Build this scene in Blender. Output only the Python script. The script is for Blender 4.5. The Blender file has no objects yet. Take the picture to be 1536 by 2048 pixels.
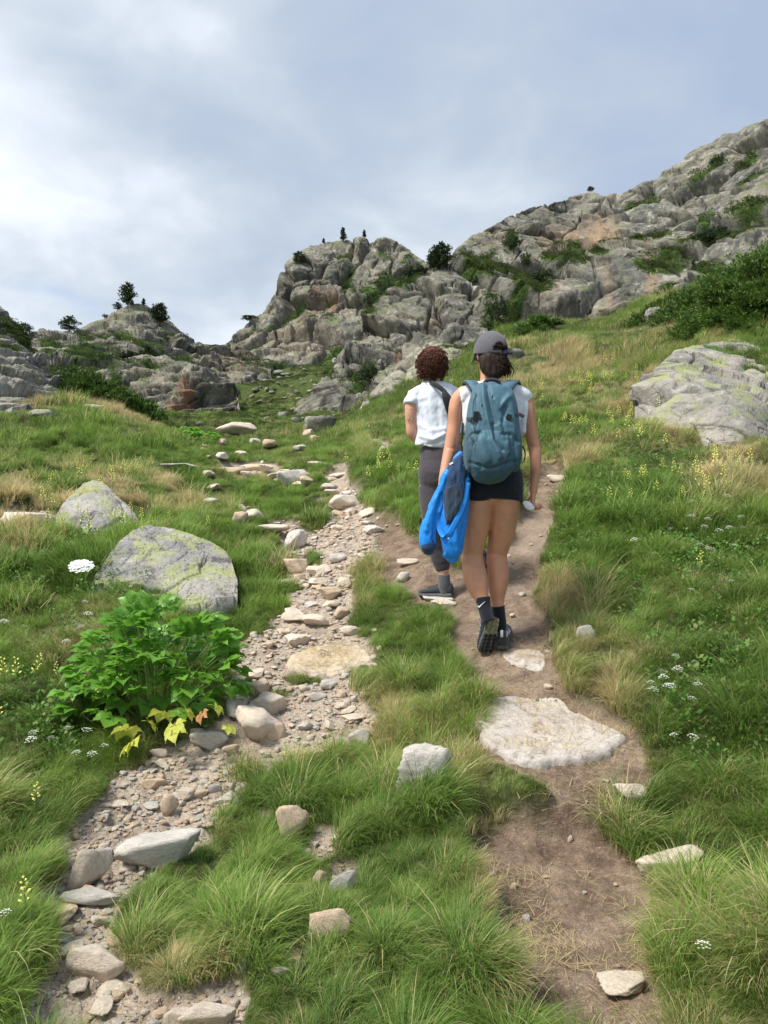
import bpy, bmesh, math, random
import numpy as np
from mathutils import Vector, Matrix

random.seed(7)
RNG = np.random.default_rng(11)
SC = bpy.context.scene
COL = SC.collection
F = 1479.0                                    # focal length in photo pixels (photo is 1536 x 2048)

# ------------------------------------------------------------------ camera
cam_data = bpy.data.cameras.new('camera')
cam_data.sensor_fit = 'VERTICAL'
cam_data.sensor_height = 36.0
cam_data.lens = 36.0 * F / 2048.0
cam_data.clip_start = 0.05
cam_data.clip_end = 4000
cam = bpy.data.objects.new('camera', cam_data)
COL.objects.link(cam)
cam.location = (0, 0, 0)                      # eye level is z = 0, the trail falls away below it
cam.rotation_euler = (math.radians(90), 0, 0)
SC.camera = cam

# ------------------------------------------------------------------ light
SUN_ELEV, SUN_AZ = math.radians(58), math.radians(-118)    # azimuth from +y towards +x; behind and to the left
sun_dir = Vector((math.sin(SUN_AZ) * math.cos(SUN_ELEV), math.cos(SUN_AZ) * math.cos(SUN_ELEV), math.sin(SUN_ELEV)))
sun = bpy.data.lights.new('sun', 'SUN')
sun.energy = 3.6
sun.angle = math.radians(12)
sun.color = (1.0, 0.955, 0.89)
sun_o = bpy.data.objects.new('sun', sun)
COL.objects.link(sun_o)
sun_o.rotation_euler = (-sun_dir).to_track_quat('-Z', 'Y').to_euler()

SC.view_settings.view_transform = 'Standard'
SC.view_settings.look = 'None'
SC.view_settings.gamma = 1.0
SC.view_settings.use_curve_mapping = False
SC.view_settings.exposure = 0.5
SC.render.film_transparent = False
SC.cycles.max_bounces = 6
SC.cycles.diffuse_bounces = 3
SC.cycles.glossy_bounces = 2
SC.cycles.transmission_bounces = 3
SC.cycles.transparent_max_bounces = 6
SC.cycles.use_denoising = True

# ------------------------------------------------------------------ node helper
class NT:
    def __init__(s, tree):
        s.t = tree; s.n = tree.nodes; s.l = tree.links; s.n.clear()
    def node(s, typ, **kw):
        nd = s.n.new(typ)
        for k, v in kw.items():
            if k == 'inp':
                for kk, vv in v.items():
                    if hasattr(vv, 'node'): s.l.new(vv, nd.inputs[kk])
                    else: nd.inputs[kk].default_value = vv
            else: setattr(nd, k, v)
        return nd
    def math(s, op, a, b=0.0, c=0.0, clamp=False):
        nd = s.n.new('ShaderNodeMath'); nd.operation = op; nd.use_clamp = clamp
        for i, v in enumerate((a, b, c)):
            if hasattr(v, 'node'): s.l.new(v, nd.inputs[i])
            else: nd.inputs[i].default_value = v
        return nd.outputs[0]
    def vmath(s, op, a, b=(0, 0, 0), scale=None):
        nd = s.n.new('ShaderNodeVectorMath'); nd.operation = op
        for i, v in enumerate((a, b)):
            if hasattr(v, 'node'): s.l.new(v, nd.inputs[i])
            else: nd.inputs[i].default_value = v
        if scale is not None: nd.inputs['Scale'].default_value = scale
        return nd.outputs['Value'] if op in ('DOT_PRODUCT', 'LENGTH') else nd.outputs[0]
    def mix(s, fac, a, b, blend='MIX'):
        nd = s.n.new('ShaderNodeMix'); nd.data_type = 'RGBA'; nd.blend_type = blend
        for sock, v in ((nd.inputs[0], fac), (nd.inputs[6], a), (nd.inputs[7], b)):
            if hasattr(v, 'node'): s.l.new(v, sock)
            elif isinstance(v, (tuple, list)): sock.default_value = (*v[:3], 1)
            else: sock.default_value = v
        return nd.outputs[2]
    def ramp(s, fac, stops, interp='LINEAR'):
        nd = s.n.new('ShaderNodeValToRGB'); cr = nd.color_ramp; cr.interpolation = interp
        while len(cr.elements) > 1: cr.elements.remove(cr.elements[-1])
        for i, (p, c) in enumerate(stops):
            e = cr.elements[0] if i == 0 else cr.elements.new(p)
            e.position = p
            if isinstance(c, (int, float)): c = (c, c, c)
            e.color = (*c[:3], 1)
        s.l.new(fac, nd.inputs[0])
        return nd.outputs[0]
    def noise(s, vec, scale, detail=4, rough=0.55, dist=0.0, out=0):
        nd = s.n.new('ShaderNodeTexNoise')
        if vec is not None: s.l.new(vec, nd.inputs['Vector'])
        nd.inputs['Scale'].default_value = scale; nd.inputs['Detail'].default_value = detail
        nd.inputs['Roughness'].default_value = rough; nd.inputs['Distortion'].default_value = dist
        return nd.outputs[out]
    def voro(s, vec, scale, feature='F1', out=0, rand=1.0):
        nd = s.n.new('ShaderNodeTexVoronoi'); nd.feature = feature
        if vec is not None: s.l.new(vec, nd.inputs['Vector'])
        nd.inputs['Scale'].default_value = scale; nd.inputs['Randomness'].default_value = rand
        return nd.outputs[out]
    def sstep(s, v, a, b):
        nd = s.n.new('ShaderNodeMapRange'); nd.interpolation_type = 'SMOOTHSTEP'
        s.l.new(v, nd.inputs[0]); nd.inputs[1].default_value = a; nd.inputs[2].default_value = b
        return nd.outputs[0]

# ------------------------------------------------------------------ sky: Nishita under a broken veil of soft cloud
world = bpy.data.worlds.new('World'); SC.world = world; world.use_nodes = True
w = NT(world.node_tree)
sky = w.node('ShaderNodeTexSky', sky_type='NISHITA', sun_disc=False, sun_elevation=SUN_ELEV, sun_rotation=SUN_AZ,
             altitude=2200, air_density=1.0, dust_density=1.0, ozone_density=1.0)
tc = w.node('ShaderNodeTexCoord').outputs['Generated']
sep = w.node('ShaderNodeSeparateXYZ', inp={0: tc})
zc = w.math('MAXIMUM', sep.outputs[2], 0.0)
den = w.math('ADD', zc, 0.32)
cx = w.math('DIVIDE', sep.outputs[0], den); cy = w.math('DIVIDE', sep.outputs[1], den)
plane = w.node('ShaderNodeCombineXYZ', inp={0: cx, 1: cy, 2: 0.0}).outputs[0]
big = w.noise(plane, 0.95, 2, 0.5, 0.2)
mid = w.noise(w.vmath('ADD', plane, (3.7, 1.2, 0.0)), 2.1, 4, 0.5, 0.25)
fine = w.noise(w.vmath('ADD', plane, (9.1, 4.4, 2.0)), 5.0, 5, 0.55, 0.3)
dens = w.math('ADD', w.math('MULTIPLY', big, 0.42), w.math('ADD', w.math('MULTIPLY', mid, 0.36), w.math('MULTIPLY', fine, 0.22)))
# the cloud deck thins towards the brighter sky low in the west, thickens overhead
side = w.math('MULTIPLY', w.math('SUBTRACT', w.math('MULTIPLY', sep.outputs[0], -1.0), w.math('MULTIPLY', sep.outputs[2], 0.45)), 0.26)
lum = w.math('ADD', dens, side)
cloud = w.ramp(lum, [(0.32, (2.9, 3.55, 4.75)), (0.43, (3.5, 4.1, 5.0)), (0.50, (4.3, 4.85, 5.55)), (0.59, (6.0, 6.45, 7.1)), (0.70, (8.4, 8.8, 9.2))])
hor = w.sstep(sep.outputs[2], 0.34, 0.02)
cloud = w.mix(w.math('MULTIPLY', hor, 0.40), cloud, (7.0, 7.6, 8.3))
gap = w.sstep(w.math('ADD', w.math('MULTIPLY', mid, 0.5), w.math('MULTIPLY', big, 0.5)), 0.40, 0.30)
skyc = w.mix(w.math('MULTIPLY', gap, 0.55), cloud, w.vmath('SCALE', sky.outputs[0], scale=1.6))
bg = w.node('ShaderNodeBackground', inp={0: skyc, 1: 0.107})
w.l.new(bg.outputs[0], w.node('ShaderNodeOutputWorld').inputs[0])

# ================================================================== numpy noise
def _h(ix, iy, iz, seed):
    h = (ix.astype(np.uint32) * np.uint32(374761393)) ^ (iy.astype(np.uint32) * np.uint32(668265263)) ^ (iz.astype(np.uint32) * np.uint32(2246822519))
    h = h + np.uint32((seed * 3266489917) & 0xffffffff)
    h = (h ^ (h >> np.uint32(13))) * np.uint32(1274126177)
    h = h ^ (h >> np.uint32(16)); h = h * np.uint32(2654435761); h = h ^ (h >> np.uint32(15))
    return h
def _f(h): return h.astype(np.float32) * np.float32(1 / 4294967296.0)
def vnoise(p, seed=0):
    """value noise in -1..1 of (N,3) points"""
    b = np.floor(p); f = (p - b).astype(np.float32); b = b.astype(np.int64)
    f = f * f * f * (f * (f * 6 - 15) + 10)
    r = 0
    for dx in (0, 1):
        wx = f[:, 0] if dx else 1 - f[:, 0]
        for dy in (0, 1):
            wy = f[:, 1] if dy else 1 - f[:, 1]
            for dz in (0, 1):
                wz = f[:, 2] if dz else 1 - f[:, 2]
                r = r + wx * wy * wz * _f(_h(b[:, 0] + dx, b[:, 1] + dy, b[:, 2] + dz, seed))
    return r * 2 - 1
def fbm(p, octv=4, seed=0, gain=0.5, lac=2.03):
    a = 1.0; r = 0; s = 0; q = np.array(p, dtype=np.float32)
    for o in range(octv):
        r = r + a * vnoise(q, seed + o * 17); s += a; a *= gain
        q = q * lac + 13.7
    return r / s
def voronoi(p, seed=0, ring=1):
    """returns F1, F2, random id (3 cols), vector to the cell point"""
    b = np.floor(p).astype(np.int64); f = (p - b).astype(np.float32)
    n = len(p); F1 = np.full(n, 9., np.float32); F2 = np.full(n, 9., np.float32)
    idv = np.zeros(n, np.uint32); vec = np.zeros((n, 3), np.float32)
    for dx in (-1, 0, 1):
        for dy in (-1, 0, 1):
            for dz in (-1, 0, 1):
                h = _h(b[:, 0] + dx, b[:, 1] + dy, b[:, 2] + dz, seed)
                jx = ((h & np.uint32(1023)).astype(np.float32)) / 1023.; jy = (((h >> np.uint32(10)) & np.uint32(1023)).astype(np.float32)) / 1023.
                jz = (((h >> np.uint32(20)) & np.uint32(1023)).astype(np.float32)) / 1023.
                vx = dx + jx - f[:, 0]; vy = dy + jy - f[:, 1]; vz = dz + jz - f[:, 2]
                d = vx * vx + vy * vy + vz * vz
                m = d < F1
                F2 = np.where(m, F1, np.minimum(F2, d)); F1 = np.where(m, d, F1)
                idv = np.where(m, h, idv)
                vec[m] = np.stack([vx[m], vy[m], vz[m]], 1)
    hid = idv * np.uint32(2654435761)
    ids = np.stack([((hid >> np.uint32(k)) & np.uint32(1023)).astype(np.float32) / 1023. for k in (2, 12, 21)], 1)
    return np.sqrt(F1), np.sqrt(F2), ids, vec
def sst(x, a, b):
    t = np.clip((x - a) / (b - a), 0, 1); return t * t * (3 - 2 * t)
def rotm(ax, ay, az):
    return np.array(Matrix.Rotation(az, 3, 'Z') @ Matrix.Rotation(ay, 3, 'Y') @ Matrix.Rotation(ax, 3, 'X'))
def blocks(P, size, seed, aniso=(1, 1, 1), R=None, tilt=0.5, warp=0.13):
    """cracked rock: planar facets with steps between them. Returns (offset, crack) in units of size"""
    Q = P / size
    Q = Q + warp * np.stack([fbm(Q * 1.3 + k * 31.7, 2, seed + 5 + k) for k in range(3)], 1)
    if R is not None: Q = Q @ R.T
    Q = Q * np.array(aniso, np.float32)
    f1, f2, ids, vec = voronoi(Q, seed)
    g = (ids - 0.5) * 2
    off = (vec * g).sum(1) * tilt + (ids[:, 0] + ids[:, 1] - 1.0) * 0.5
    return off, f2 - f1
def thinplate(X, Y):
    X = np.array(X, float); Y = np.array(Y, float); n = len(X)
    d2 = ((X[:, None] - X[None]) ** 2).sum(2)
    K = 0.5 * d2 * np.log(d2 + 1e-12) + np.eye(n) * 1e-3
    A = np.zeros((n + 3, n + 3)); A[:n, :n] = K; A[:n, n] = 1; A[:n, n + 1:] = X; A[n, :n] = 1; A[n + 1:, :n] = X.T
    c = np.linalg.solve(A, np.concatenate([Y, np.zeros(3)]))
    def ev(Q):
        Q = np.asarray(Q, float); out = np.empty(len(Q))
        for i in range(0, len(Q), 20000):
            q = Q[i:i + 20000]; d2 = ((q[:, None] - X[None]) ** 2).sum(2)
            out[i:i + 20000] = (0.5 * d2 * np.log(d2 + 1e-12)) @ c[:n] + c[n] + q @ c[n + 1:]
        return out
    return ev
def poly_sd(px, py, poly):
    """signed distance to a polygon, negative inside"""
    poly = np.array(poly, float); n = len(poly)
    d = np.full(len(px), 1e18); ins = np.zeros(len(px), bool)
    for i in range(n):
        a = poly[i]; b = poly[(i + 1) % n]; e = b - a
        wx = px - a[0]; wy = py - a[1]
        t = np.clip((wx * e[0] + wy * e[1]) / (e @ e), 0, 1)
        d = np.minimum(d, (wx - e[0] * t) ** 2 + (wy - e[1] * t) ** 2)
        c = ((a[1] > py) != (b[1] > py))
        if c.any():
            xi = a[0] + (py - a[1]) * e[0] / (e[1] if e[1] != 0 else 1e-9)
            ins ^= c & (px < xi)
    return np.where(ins, -1, 1) * np.sqrt(d)
def ell(px, py, L):
    """max of soft ellipses (cx, cy, rx, ry, angle_deg[, weight])"""
    m = np.zeros(len(px))
    for e in L:
        cx, cy, rx, ry, a = e[:5]; wgt = e[5] if len(e) > 5 else 1.0
        ca, sa = math.cos(math.radians(a)), math.sin(math.radians(a))
        x = (px - cx) * ca + (py - cy) * sa; y = -(px - cx) * sa + (py - cy) * ca
        d = np.sqrt((x / rx) ** 2 + (y / ry) ** 2)
        m = np.maximum(m, wgt * (1 - np.clip((d - 0.3) / 1.1, 0, 1)))
    return m
def grid_mesh(name, V, nr, nc, mat, wrap=False, attrs=None, flip=False, smooth=True):
    me = bpy.data.meshes.new(name)
    i = np.arange(nr - 1)[:, None]; j = np.arange(nc - 1 + (1 if wrap else 0))[None]
    j2 = (j + 1) % nc
    a = i * nc + j; b = i * nc + j2; c = (i + 1) * nc + j2; d = (i + 1) * nc + j
    q = np.stack([a, b, c, d] if not flip else [a, d, c, b], -1).reshape(-1, 4)
    me.vertices.add(len(V)); me.vertices.foreach_set('co', V.astype(np.float32).ravel())
    me.loops.add(q.size); me.loops.foreach_set('vertex_index', q.ravel().astype(np.int32))
    me.polygons.add(len(q)); me.polygons.foreach_set('loop_start', (np.arange(len(q)) * 4).astype(np.int32))
    me.polygons.foreach_set('loop_total', np.full(len(q), 4, np.int32))
    me.update(calc_edges=True)
    me.polygons.foreach_set('use_smooth', np.full(len(q), smooth))
    for k, v in (attrs or {}).items():
        at = me.attributes.new(k, 'FLOAT', 'POINT'); at.data.foreach_set('value', v.astype(np.float32))
    me.materials.append(mat)
    return me
def link(name, me, label=None, cat=None, group=None, kind=None, parent=None, loc=None):
    o = bpy.data.objects.new(name, me); COL.objects.link(o)
    if parent is not None: o.parent = parent
    if loc is not None: o.location = loc
    if label: o['label'] = label
    if cat: o['category'] = cat
    if group: o['group'] = group
    if kind: o['kind'] = kind
    return o
def pdir(px, py): return np.array([(px - 768) / F, 1.0, (1024 - py) / F])
def at(px, py, d): return Vector(pdir(px, py) * d)

# ================================================================== materials
def mat(name):
    m = bpy.data.materials.new(name); m.use_nodes = True
    return m, NT(m.node_tree)
def finish(m, t, col, rough=0.85, bump=None, spec=0.3, extra=None):
    p = t.node('ShaderNodeBsdfPrincipled')
    if hasattr(col, 'node'): t.l.new(col, p.inputs['Base Color'])
    else: p.inputs['Base Color'].default_value = (*col, 1)
    if hasattr(rough, 'node'): t.l.new(rough, p.inputs['Roughness'])
    else: p.inputs['Roughness'].default_value = rough
    p.inputs['Specular IOR Level'].default_value = spec
    if bump is not None: t.l.new(bump, p.inputs['Normal'])
    for k, v in (extra or {}).items(): p.inputs[k].default_value = v
    t.l.new(p.outputs[0], t.node('ShaderNodeOutputMaterial').inputs[0])
    return p
def bumpn(t, h, dist, strength=1.0):
    return t.node('ShaderNodeBump', inp={'Height': h, 'Distance': dist, 'Strength': strength}).outputs[0]

def rock_material(name, s, pale, grey, dark, lichen, lich=0.5, green=(0.05, 0.09, 0.02), tan=(0.38, 0.26, 0.17), speck=0.5, bumpd=None, crk=1.0):
    """s = feature size in metres; the mesh may carry veg / tan / streak attributes"""
    m, t = mat(name)
    P = t.node('ShaderNodeNewGeometry').outputs['Position'] if s > 0.6 else t.node('ShaderNodeTexCoord').outputs['Object']
    geo = t.node('ShaderNodeNewGeometry')
    nz = t.node('ShaderNodeSeparateXYZ', inp={0: geo.outputs['Normal']}).outputs[2]
    n1 = t.noise(P, 0.45 / s, 5, 0.6, 0.3); n2 = t.noise(P, 2.6 / s, 6, 0.65, 0.2); n3 = t.noise(P, 11.0 / s, 5, 0.7)
    col = t.mix(t.sstep(n1, 0.38, 0.62), grey, pale)
    col = t.mix(t.sstep(n2, 0.50, 0.70), col, t.mix(0.5, pale, (0.55, 0.52, 0.45)))
    col = t.mix(t.math('MULTIPLY', t.sstep(n2, 0.47, 0.32), 0.75), col, dark)
    # lichen, mostly on faces open to the sky
    lm = t.math('ADD', t.noise(t.vmath('ADD', P, (7.7, 3.1, 5.5)), 1.3 / s, 6, 0.7, 0.4), t.math('MULTIPLY', nz, 0.10))
    col = t.mix(t.math('MULTIPLY', t.sstep(lm, 0.66 - 0.20 * lich, 0.76 - 0.18 * lich), 0.75), col, lichen)
    sp = t.voro(t.vmath('ADD', P, (1.7, 8.1, 2.5)), 16.0 / s)
    col = t.mix(t.math('MULTIPLY', t.math('MULTIPLY', t.sstep(sp, 0.38, 0.2), t.sstep(n3, 0.45, 0.6)), speck), col, dark)
    col = t.mix(t.math('MULTIPLY', t.sstep(n3, 0.56, 0.75), 0.4 * speck), col, (0.62, 0.60, 0.54))
    tanA = t.node('ShaderNodeAttribute', attribute_name='tan').outputs['Fac']
    col = t.mix(t.math('MULTIPLY', tanA, t.sstep(n2, 0.3, 0.55)), col, tan)
    st = t.node('ShaderNodeAttribute', attribute_name='streak').outputs['Fac']
    col = t.mix(t.math('MULTIPLY', st, 0.8), col, dark)
    veg = t.node('ShaderNodeAttribute', attribute_name='veg').outputs['Fac']
    vg = t.mix(t.sstep(n3, 0.35, 0.65), green, tuple(1.9 * c for c in green))
    vfac = t.sstep(t.math('ADD', veg, t.math('MULTIPLY', t.math('SUBTRACT', n2, 0.5), 0.7)), 0.42, 0.58)
    col = t.mix(vfac, col, vg)
    wv = t.noise(P, 5.0 / s, 8, 0.72)
    cr = t.voro(t.vmath('ADD', P, t.vmath('SCALE', t.noise(P, 3.0 / s, 3, 0.5, 0, 1), scale=0.5 * s)), 1.9 / s, 'DISTANCE_TO_EDGE')
    crk_ = t.sstep(cr, 0.0, 0.035)
    h = t.math('ADD', t.math('MULTIPLY', wv, 0.6), t.math('MULTIPLY', crk_, 0.10 * crk))
    h = t.math('ADD', h, t.math('MULTIPLY', n3, 0.18))
    finish(m, t, col, 0.9, bumpn(t, h, bumpd or 0.14 * s, 0.9), 0.25)
    return m

M_ridge = rock_material('ridge_rock', 3.5, (0.25, 0.235, 0.185), (0.118, 0.117, 0.104), (0.032, 0.033, 0.034), (0.18, 0.195, 0.095), 0.45, (0.040, 0.066, 0.014), (0.34, 0.24, 0.15))
M_crag = rock_material('crag_rock', 2.2, (0.265, 0.245, 0.19), (0.120, 0.117, 0.100), (0.030, 0.030, 0.031), (0.19, 0.205, 0.105), 0.45, (0.038, 0.068, 0.014), (0.27, 0.145, 0.08))
M_pale = rock_material('pale_rock', 1.2, (0.34, 0.315, 0.245), (0.20, 0.195, 0.165), (0.055, 0.055, 0.052), (0.28, 0.30, 0.14), 0.5)
M_boulder = rock_material('boulder_rock', 0.55, (0.38, 0.345, 0.30), (0.25, 0.24, 0.215), (0.065, 0.065, 0.06), (0.33, 0.36, 0.15), 0.42)
M_lichen = rock_material('lichened_granite', 0.45, (0.40, 0.375, 0.34), (0.25, 0.245, 0.235), (0.07, 0.07, 0.068), (0.38, 0.41, 0.16), 0.55, speck=.9)
M_stone = rock_material('granite_stone', 0.30, (0.74, 0.62, 0.485), (0.63, 0.53, 0.425), (0.42, 0.345, 0.28), (0.56, 0.52, 0.38), 0.2, speck=0.7, bumpd=.012)
M_stone2 = rock_material('warm_stone', 0.30, (0.66, 0.51, 0.35), (0.57, 0.43, 0.31), (0.36, 0.26, 0.18), (0.62, 0.44, 0.22), 0.3, speck=0.6, bumpd=.010)
M_stone3 = rock_material('white_grey_stone', 0.30, (0.68, 0.62, 0.545), (0.55, 0.505, 0.45), (0.30, 0.28, 0.26), (0.46, 0.46, 0.36), 0.2, speck=0.9, bumpd=.013)
M_slab = rock_material('slab_granite', 0.10, (0.57, 0.52, 0.47), (0.46, 0.41, 0.37), (0.24, 0.18, 0.155), (0.50, 0.46, 0.42), 0.15, speck=0.9, crk=.25)
M_slab2 = rock_material('sandy_slab', 0.12, (0.60, 0.50, 0.38), (0.50, 0.41, 0.31), (0.34, 0.27, 0.20), (0.56, 0.47, 0.26), 0.2, speck=0.7, bumpd=.012)

def ground_material():
    m, t = mat('meadow_ground')
    P = t.node('ShaderNodeNewGeometry').outputs['Position']
    A = lambda n: t.node('ShaderNodeAttribute', attribute_name=n).outputs['Fac']
    n_big = t.noise(P, 0.9, 4, 0.6); n_mid = t.noise(P, 7.0, 5, 0.65, 0.3); n_fin = t.noise(P, 42.0, 6, 0.7, 0.6); n_gr = t.noise(P, 170.0, 3, 0.7)
    # under the grass
    turf = t.mix(t.sstep(n_mid, 0.35, 0.65), (0.030, 0.042, 0.012), (0.085, 0.10, 0.03))
    turf = t.mix(t.math('MULTIPLY', t.sstep(n_fin, 0.5, 0.7), 0.6), turf, (0.14, 0.13, 0.055))
    far = A('far')
    turf = t.mix(far, turf, t.mix(t.sstep(n_mid, 0.4, 0.6), (0.040, 0.062, 0.014), (0.085, 0.105, 0.03)))
    # trodden soil
    soil = t.mix(t.sstep(n_mid, 0.32, 0.68), (0.150, 0.102, 0.070), (0.37, 0.275, 0.200))
    soil = t.mix(t.math('MULTIPLY', t.sstep(n_big, 0.42, 0.62), 0.65), soil, (0.48, 0.38, 0.300))
    soil = t.mix(t.math('MULTIPLY', t.sstep(n_fin, 0.50, 0.66), 0.45), soil, (0.42, 0.33, 0.24))
    soil = t.mix(t.math('MULTIPLY', t.sstep(n_gr, 0.42, 0.62), 0.5), soil, (0.12, 0.08, 0.06))
    st1 = t.node('ShaderNodeMapping', inp={0: P, 'Scale': (30, 160, 60), 'Rotation': (0, 0, 0.6)}).outputs[0]
    st2 = t.node('ShaderNodeMapping', inp={0: P, 'Scale': (150, 34, 60), 'Rotation': (0, 0, 0.2)}).outputs[0]
    s1 = t.sstep(t.noise(st1, 1.0, 3, 0.6, 0.8), 0.60, 0.66); s2 = t.sstep(t.noise(st2, 1.0, 3, 0.6, 0.8), 0.61, 0.67)
    straw = t.math('MULTIPLY', t.math('MAXIMUM', s1, s2), t.math('MULTIPLY', t.sstep(n_mid, 0.35, 0.6), 0.7))
    soil = t.mix(straw, soil, (0.52, 0.41, 0.27))
    # gravelly soil with worn granite chips
    f = t.voro(P, 55.0, 'F1'); fid = t.voro(P, 55.0, 'F1', 1)
    chip = t.sstep(f, 0.42, 0.30)
    cc = t.mix(0.45, (0.52, 0.44, 0.35), fid)
    cc = t.mix(0.78, cc, (0.55, 0.46, 0.37))
    grav = t.mix(t.math('MULTIPLY', chip, t.sstep(n_mid, 0.30, 0.5)), t.mix(t.sstep(n_mid, 0.3, 0.6), (0.32, 0.245, 0.185), (0.52, 0.43, 0.335)), cc)
    col = t.mix(A('dirt'), turf, soil)
    col = t.mix(A('gravel'), col, grav)
    h = t.math('ADD', t.math('MULTIPLY', n_fin, 0.7), t.math('ADD', t.math('MULTIPLY', n_gr, 0.3), t.math('MULTIPLY', t.math('MAXIMUM', s1, s2), 0.22)))
    h = t.math('ADD', h, t.math('MULTIPLY', t.math('MULTIPLY', chip, A('gravel')), 0.5))
    finish(m, t, col, 0.95, bumpn(t, h, 0.022, 0.9), 0.15)
    return m
M_ground = ground_material()

def leafy(name, c_dark, c_light, dry=(0.36, 0.27, 0.12), trans=0.35, rough=0.6, spec=0.25, objrand=False):
    """thin foliage: colour follows the instance attributes tint (0..1) and dry (0..1)"""
    m, t = mat(name)
    if objrand:
        tint = t.node('ShaderNodeObjectInfo').outputs['Random']; dryA = None
    else:
        tint = t.node('ShaderNodeAttribute', attribute_name='tint', attribute_type='INSTANCER').outputs['Fac']
        dryA = t.node('ShaderNodeAttribute', attribute_name='dry', attribute_type='INSTANCER').outputs['Fac']
    bl = t.node('ShaderNodeAttribute', attribute_name='blade').outputs['Fac']      # random per blade, baked in the mesh
    hh = t.node('ShaderNodeAttribute', attribute_name='along').outputs['Fac']      # 0 at the root, 1 at the tip
    col = t.mix(tint, c_dark, c_light)
    col = t.mix(t.math('MULTIPLY', bl, 0.5), col, tuple(min(1, c * 1.5) for c in c_light))
    if dryA is not None:
        k = t.sstep(t.math('ADD', dryA, t.math('MULTIPLY', t.math('SUBTRACT', bl, 0.5), 0.9)), 0.35, 0.8)
        k = t.math('MAXIMUM', k, t.math('MULTIPLY', t.sstep(bl, 0.86, 0.95), 0.7))
        col = t.mix(k, col, dry)
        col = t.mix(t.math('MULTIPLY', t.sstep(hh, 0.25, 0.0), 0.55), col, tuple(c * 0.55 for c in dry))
    p = t.node('ShaderNodeBsdfPrincipled', inp={'Base Color': col, 'Roughness': rough, 'Specular IOR Level': spec})
    tr = t.node('ShaderNodeBsdfTranslucent', inp={'Color': t.mix(0.5, col, t.vmath('SCALE', col, scale=1.4))})
    mx = t.node('ShaderNodeMixShader', inp={0: trans, 1: p.outputs[0], 2: tr.outputs[0]})
    t.l.new(mx.outputs[0], t.node('ShaderNodeOutputMaterial').inputs[0])
    return m
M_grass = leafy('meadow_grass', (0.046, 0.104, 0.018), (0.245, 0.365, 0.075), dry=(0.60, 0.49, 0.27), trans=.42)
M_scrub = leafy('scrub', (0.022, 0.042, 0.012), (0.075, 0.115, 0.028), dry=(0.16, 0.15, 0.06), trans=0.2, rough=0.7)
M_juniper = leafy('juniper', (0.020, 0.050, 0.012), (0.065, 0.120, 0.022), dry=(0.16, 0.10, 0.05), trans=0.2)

def simple(name, col, rough=0.8, scale=0, amp=0.15, spec=0.3, bump=0, bscale=None, extra=None):
    m, t = mat(name)
    P = t.node('ShaderNodeTexCoord').outputs['Object']
    c = col
    if scale:
        n = t.noise(P, scale, 4, 0.6)
        c = t.mix(t.sstep(n, 0.3, 0.7), tuple(x * (1 - amp) for x in col), tuple(min(1, x * (1 + amp)) for x in col))
    b = None
    if bump: b = bumpn(t, t.noise(P, bscale or scale, 4, 0.6), bump)
    finish(m, t, c, rough, b, spec, extra)
    return m

# ================================================================== the hillside (one sheet in polar rows around the eye)
CP = [  # photo column, photo row, distance of the ground seen there
 (0,2048,2.0),(400,2048,1.93),(768,2048,1.92),(1150,2048,1.95),(1536,2048,1.85),
 (0,1750,2.6),(400,1750,2.68),(768,1750,2.6),(1150,1730,2.6),(1536,1750,2.42),
 (1130,1640,2.82),(960,1600,2.93),
 (0,1530,3.35),(400,1530,3.45),(768,1530,3.35),(1000,1530,3.08),(1300,1530,3.08),(1536,1530,2.95),(1100,1400,3.5),
 (0,1300,4.35),(400,1300,4.6),(600,1300,4.5),(850,1300,4.25),(1000,1295,4.03),(1200,1300,3.95),(1536,1300,3.7),
 (880,1195,4.77),(650,1200,5.2),(300,1200,5.2),(0,1200,5.1),(1100,1200,4.65),(1400,1200,4.3),(1536,1200,4.2),
 (0,1100,6.3),(300,1100,6.4),(650,1100,6.5),(820,1100,5.65),(1080,1100,5.5),(1400,1100,5.1),(1536,1100,5.0),
 (0,1000,8.5),(300,1000,8.6),(650,1000,9.0),(760,1000,7.6),(1090,1000,6.8),(1400,1000,6.2),(1536,1000,6.0),
 (0,940,10.5),(300,940,11.0),(560,940,12.0),(700,940,10.3),(1100,940,8.0),(1400,940,7.3),(1536,940,7.2),
 (0,890,13.0),(250,890,14.0),(480,890,18.0),(650,890,17.5),(750,890,14.0),(1100,880,9.5),(1400,890,8.4),(1536,885,8.5),
 (0,850,16.0),(150,850,17.0),(330,850,23.0),(500,862,30.0),(650,860,26.0),(760,840,20.0),(900,850,14.0),(1080,830,11.5),
 (0,830,19.0),(100,818,20.0),(200,808,23.0),(300,840,26.0),(-200,800,22.0),(0,815,26.0),(100,790,26.5),(200,790,27.0),
 (760,800,24.0),(900,790,19.0),(1050,780,14.0),(1050,700,19.0),(1000,665,24.0),(1100,658,23.0),(1200,648,22.0),(1300,610,20.5),
 (1400,590,19.0),(1536,560,17.5),(1250,720,15.0),(1200,780,12.5),(1250,850,10.0),(1450,690,12.8),(1536,650,13.5),
 (1800,1300,3.4),(1800,1000,5.2),(1900,700,10.0),(1900,500,16.0),(1800,1700,2.1),
 (-300,1300,4.1),(-300,1000,7.5),(-300,850,14.0),(-350,600,30.0),(-300,1700,2.6),
 (500,828,42.0),(520,790,58.0),(600,748,85.0),(450,768,88.0),(700,728,95.0),(470,752,125.0),
 (0,830,45.0),(200,835,50.0),(1150,720,40.0),(1400,650,38.0),(1700,600,40.0),(900,800,45.0)]
X_, Y_ = [], []
def _ul(x, y, z):
    r = math.hypot(x, y)
    X_.append((math.atan2(x, y) * 2.2, math.log(r))); Y_.append((z + 1.5) / r)
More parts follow.
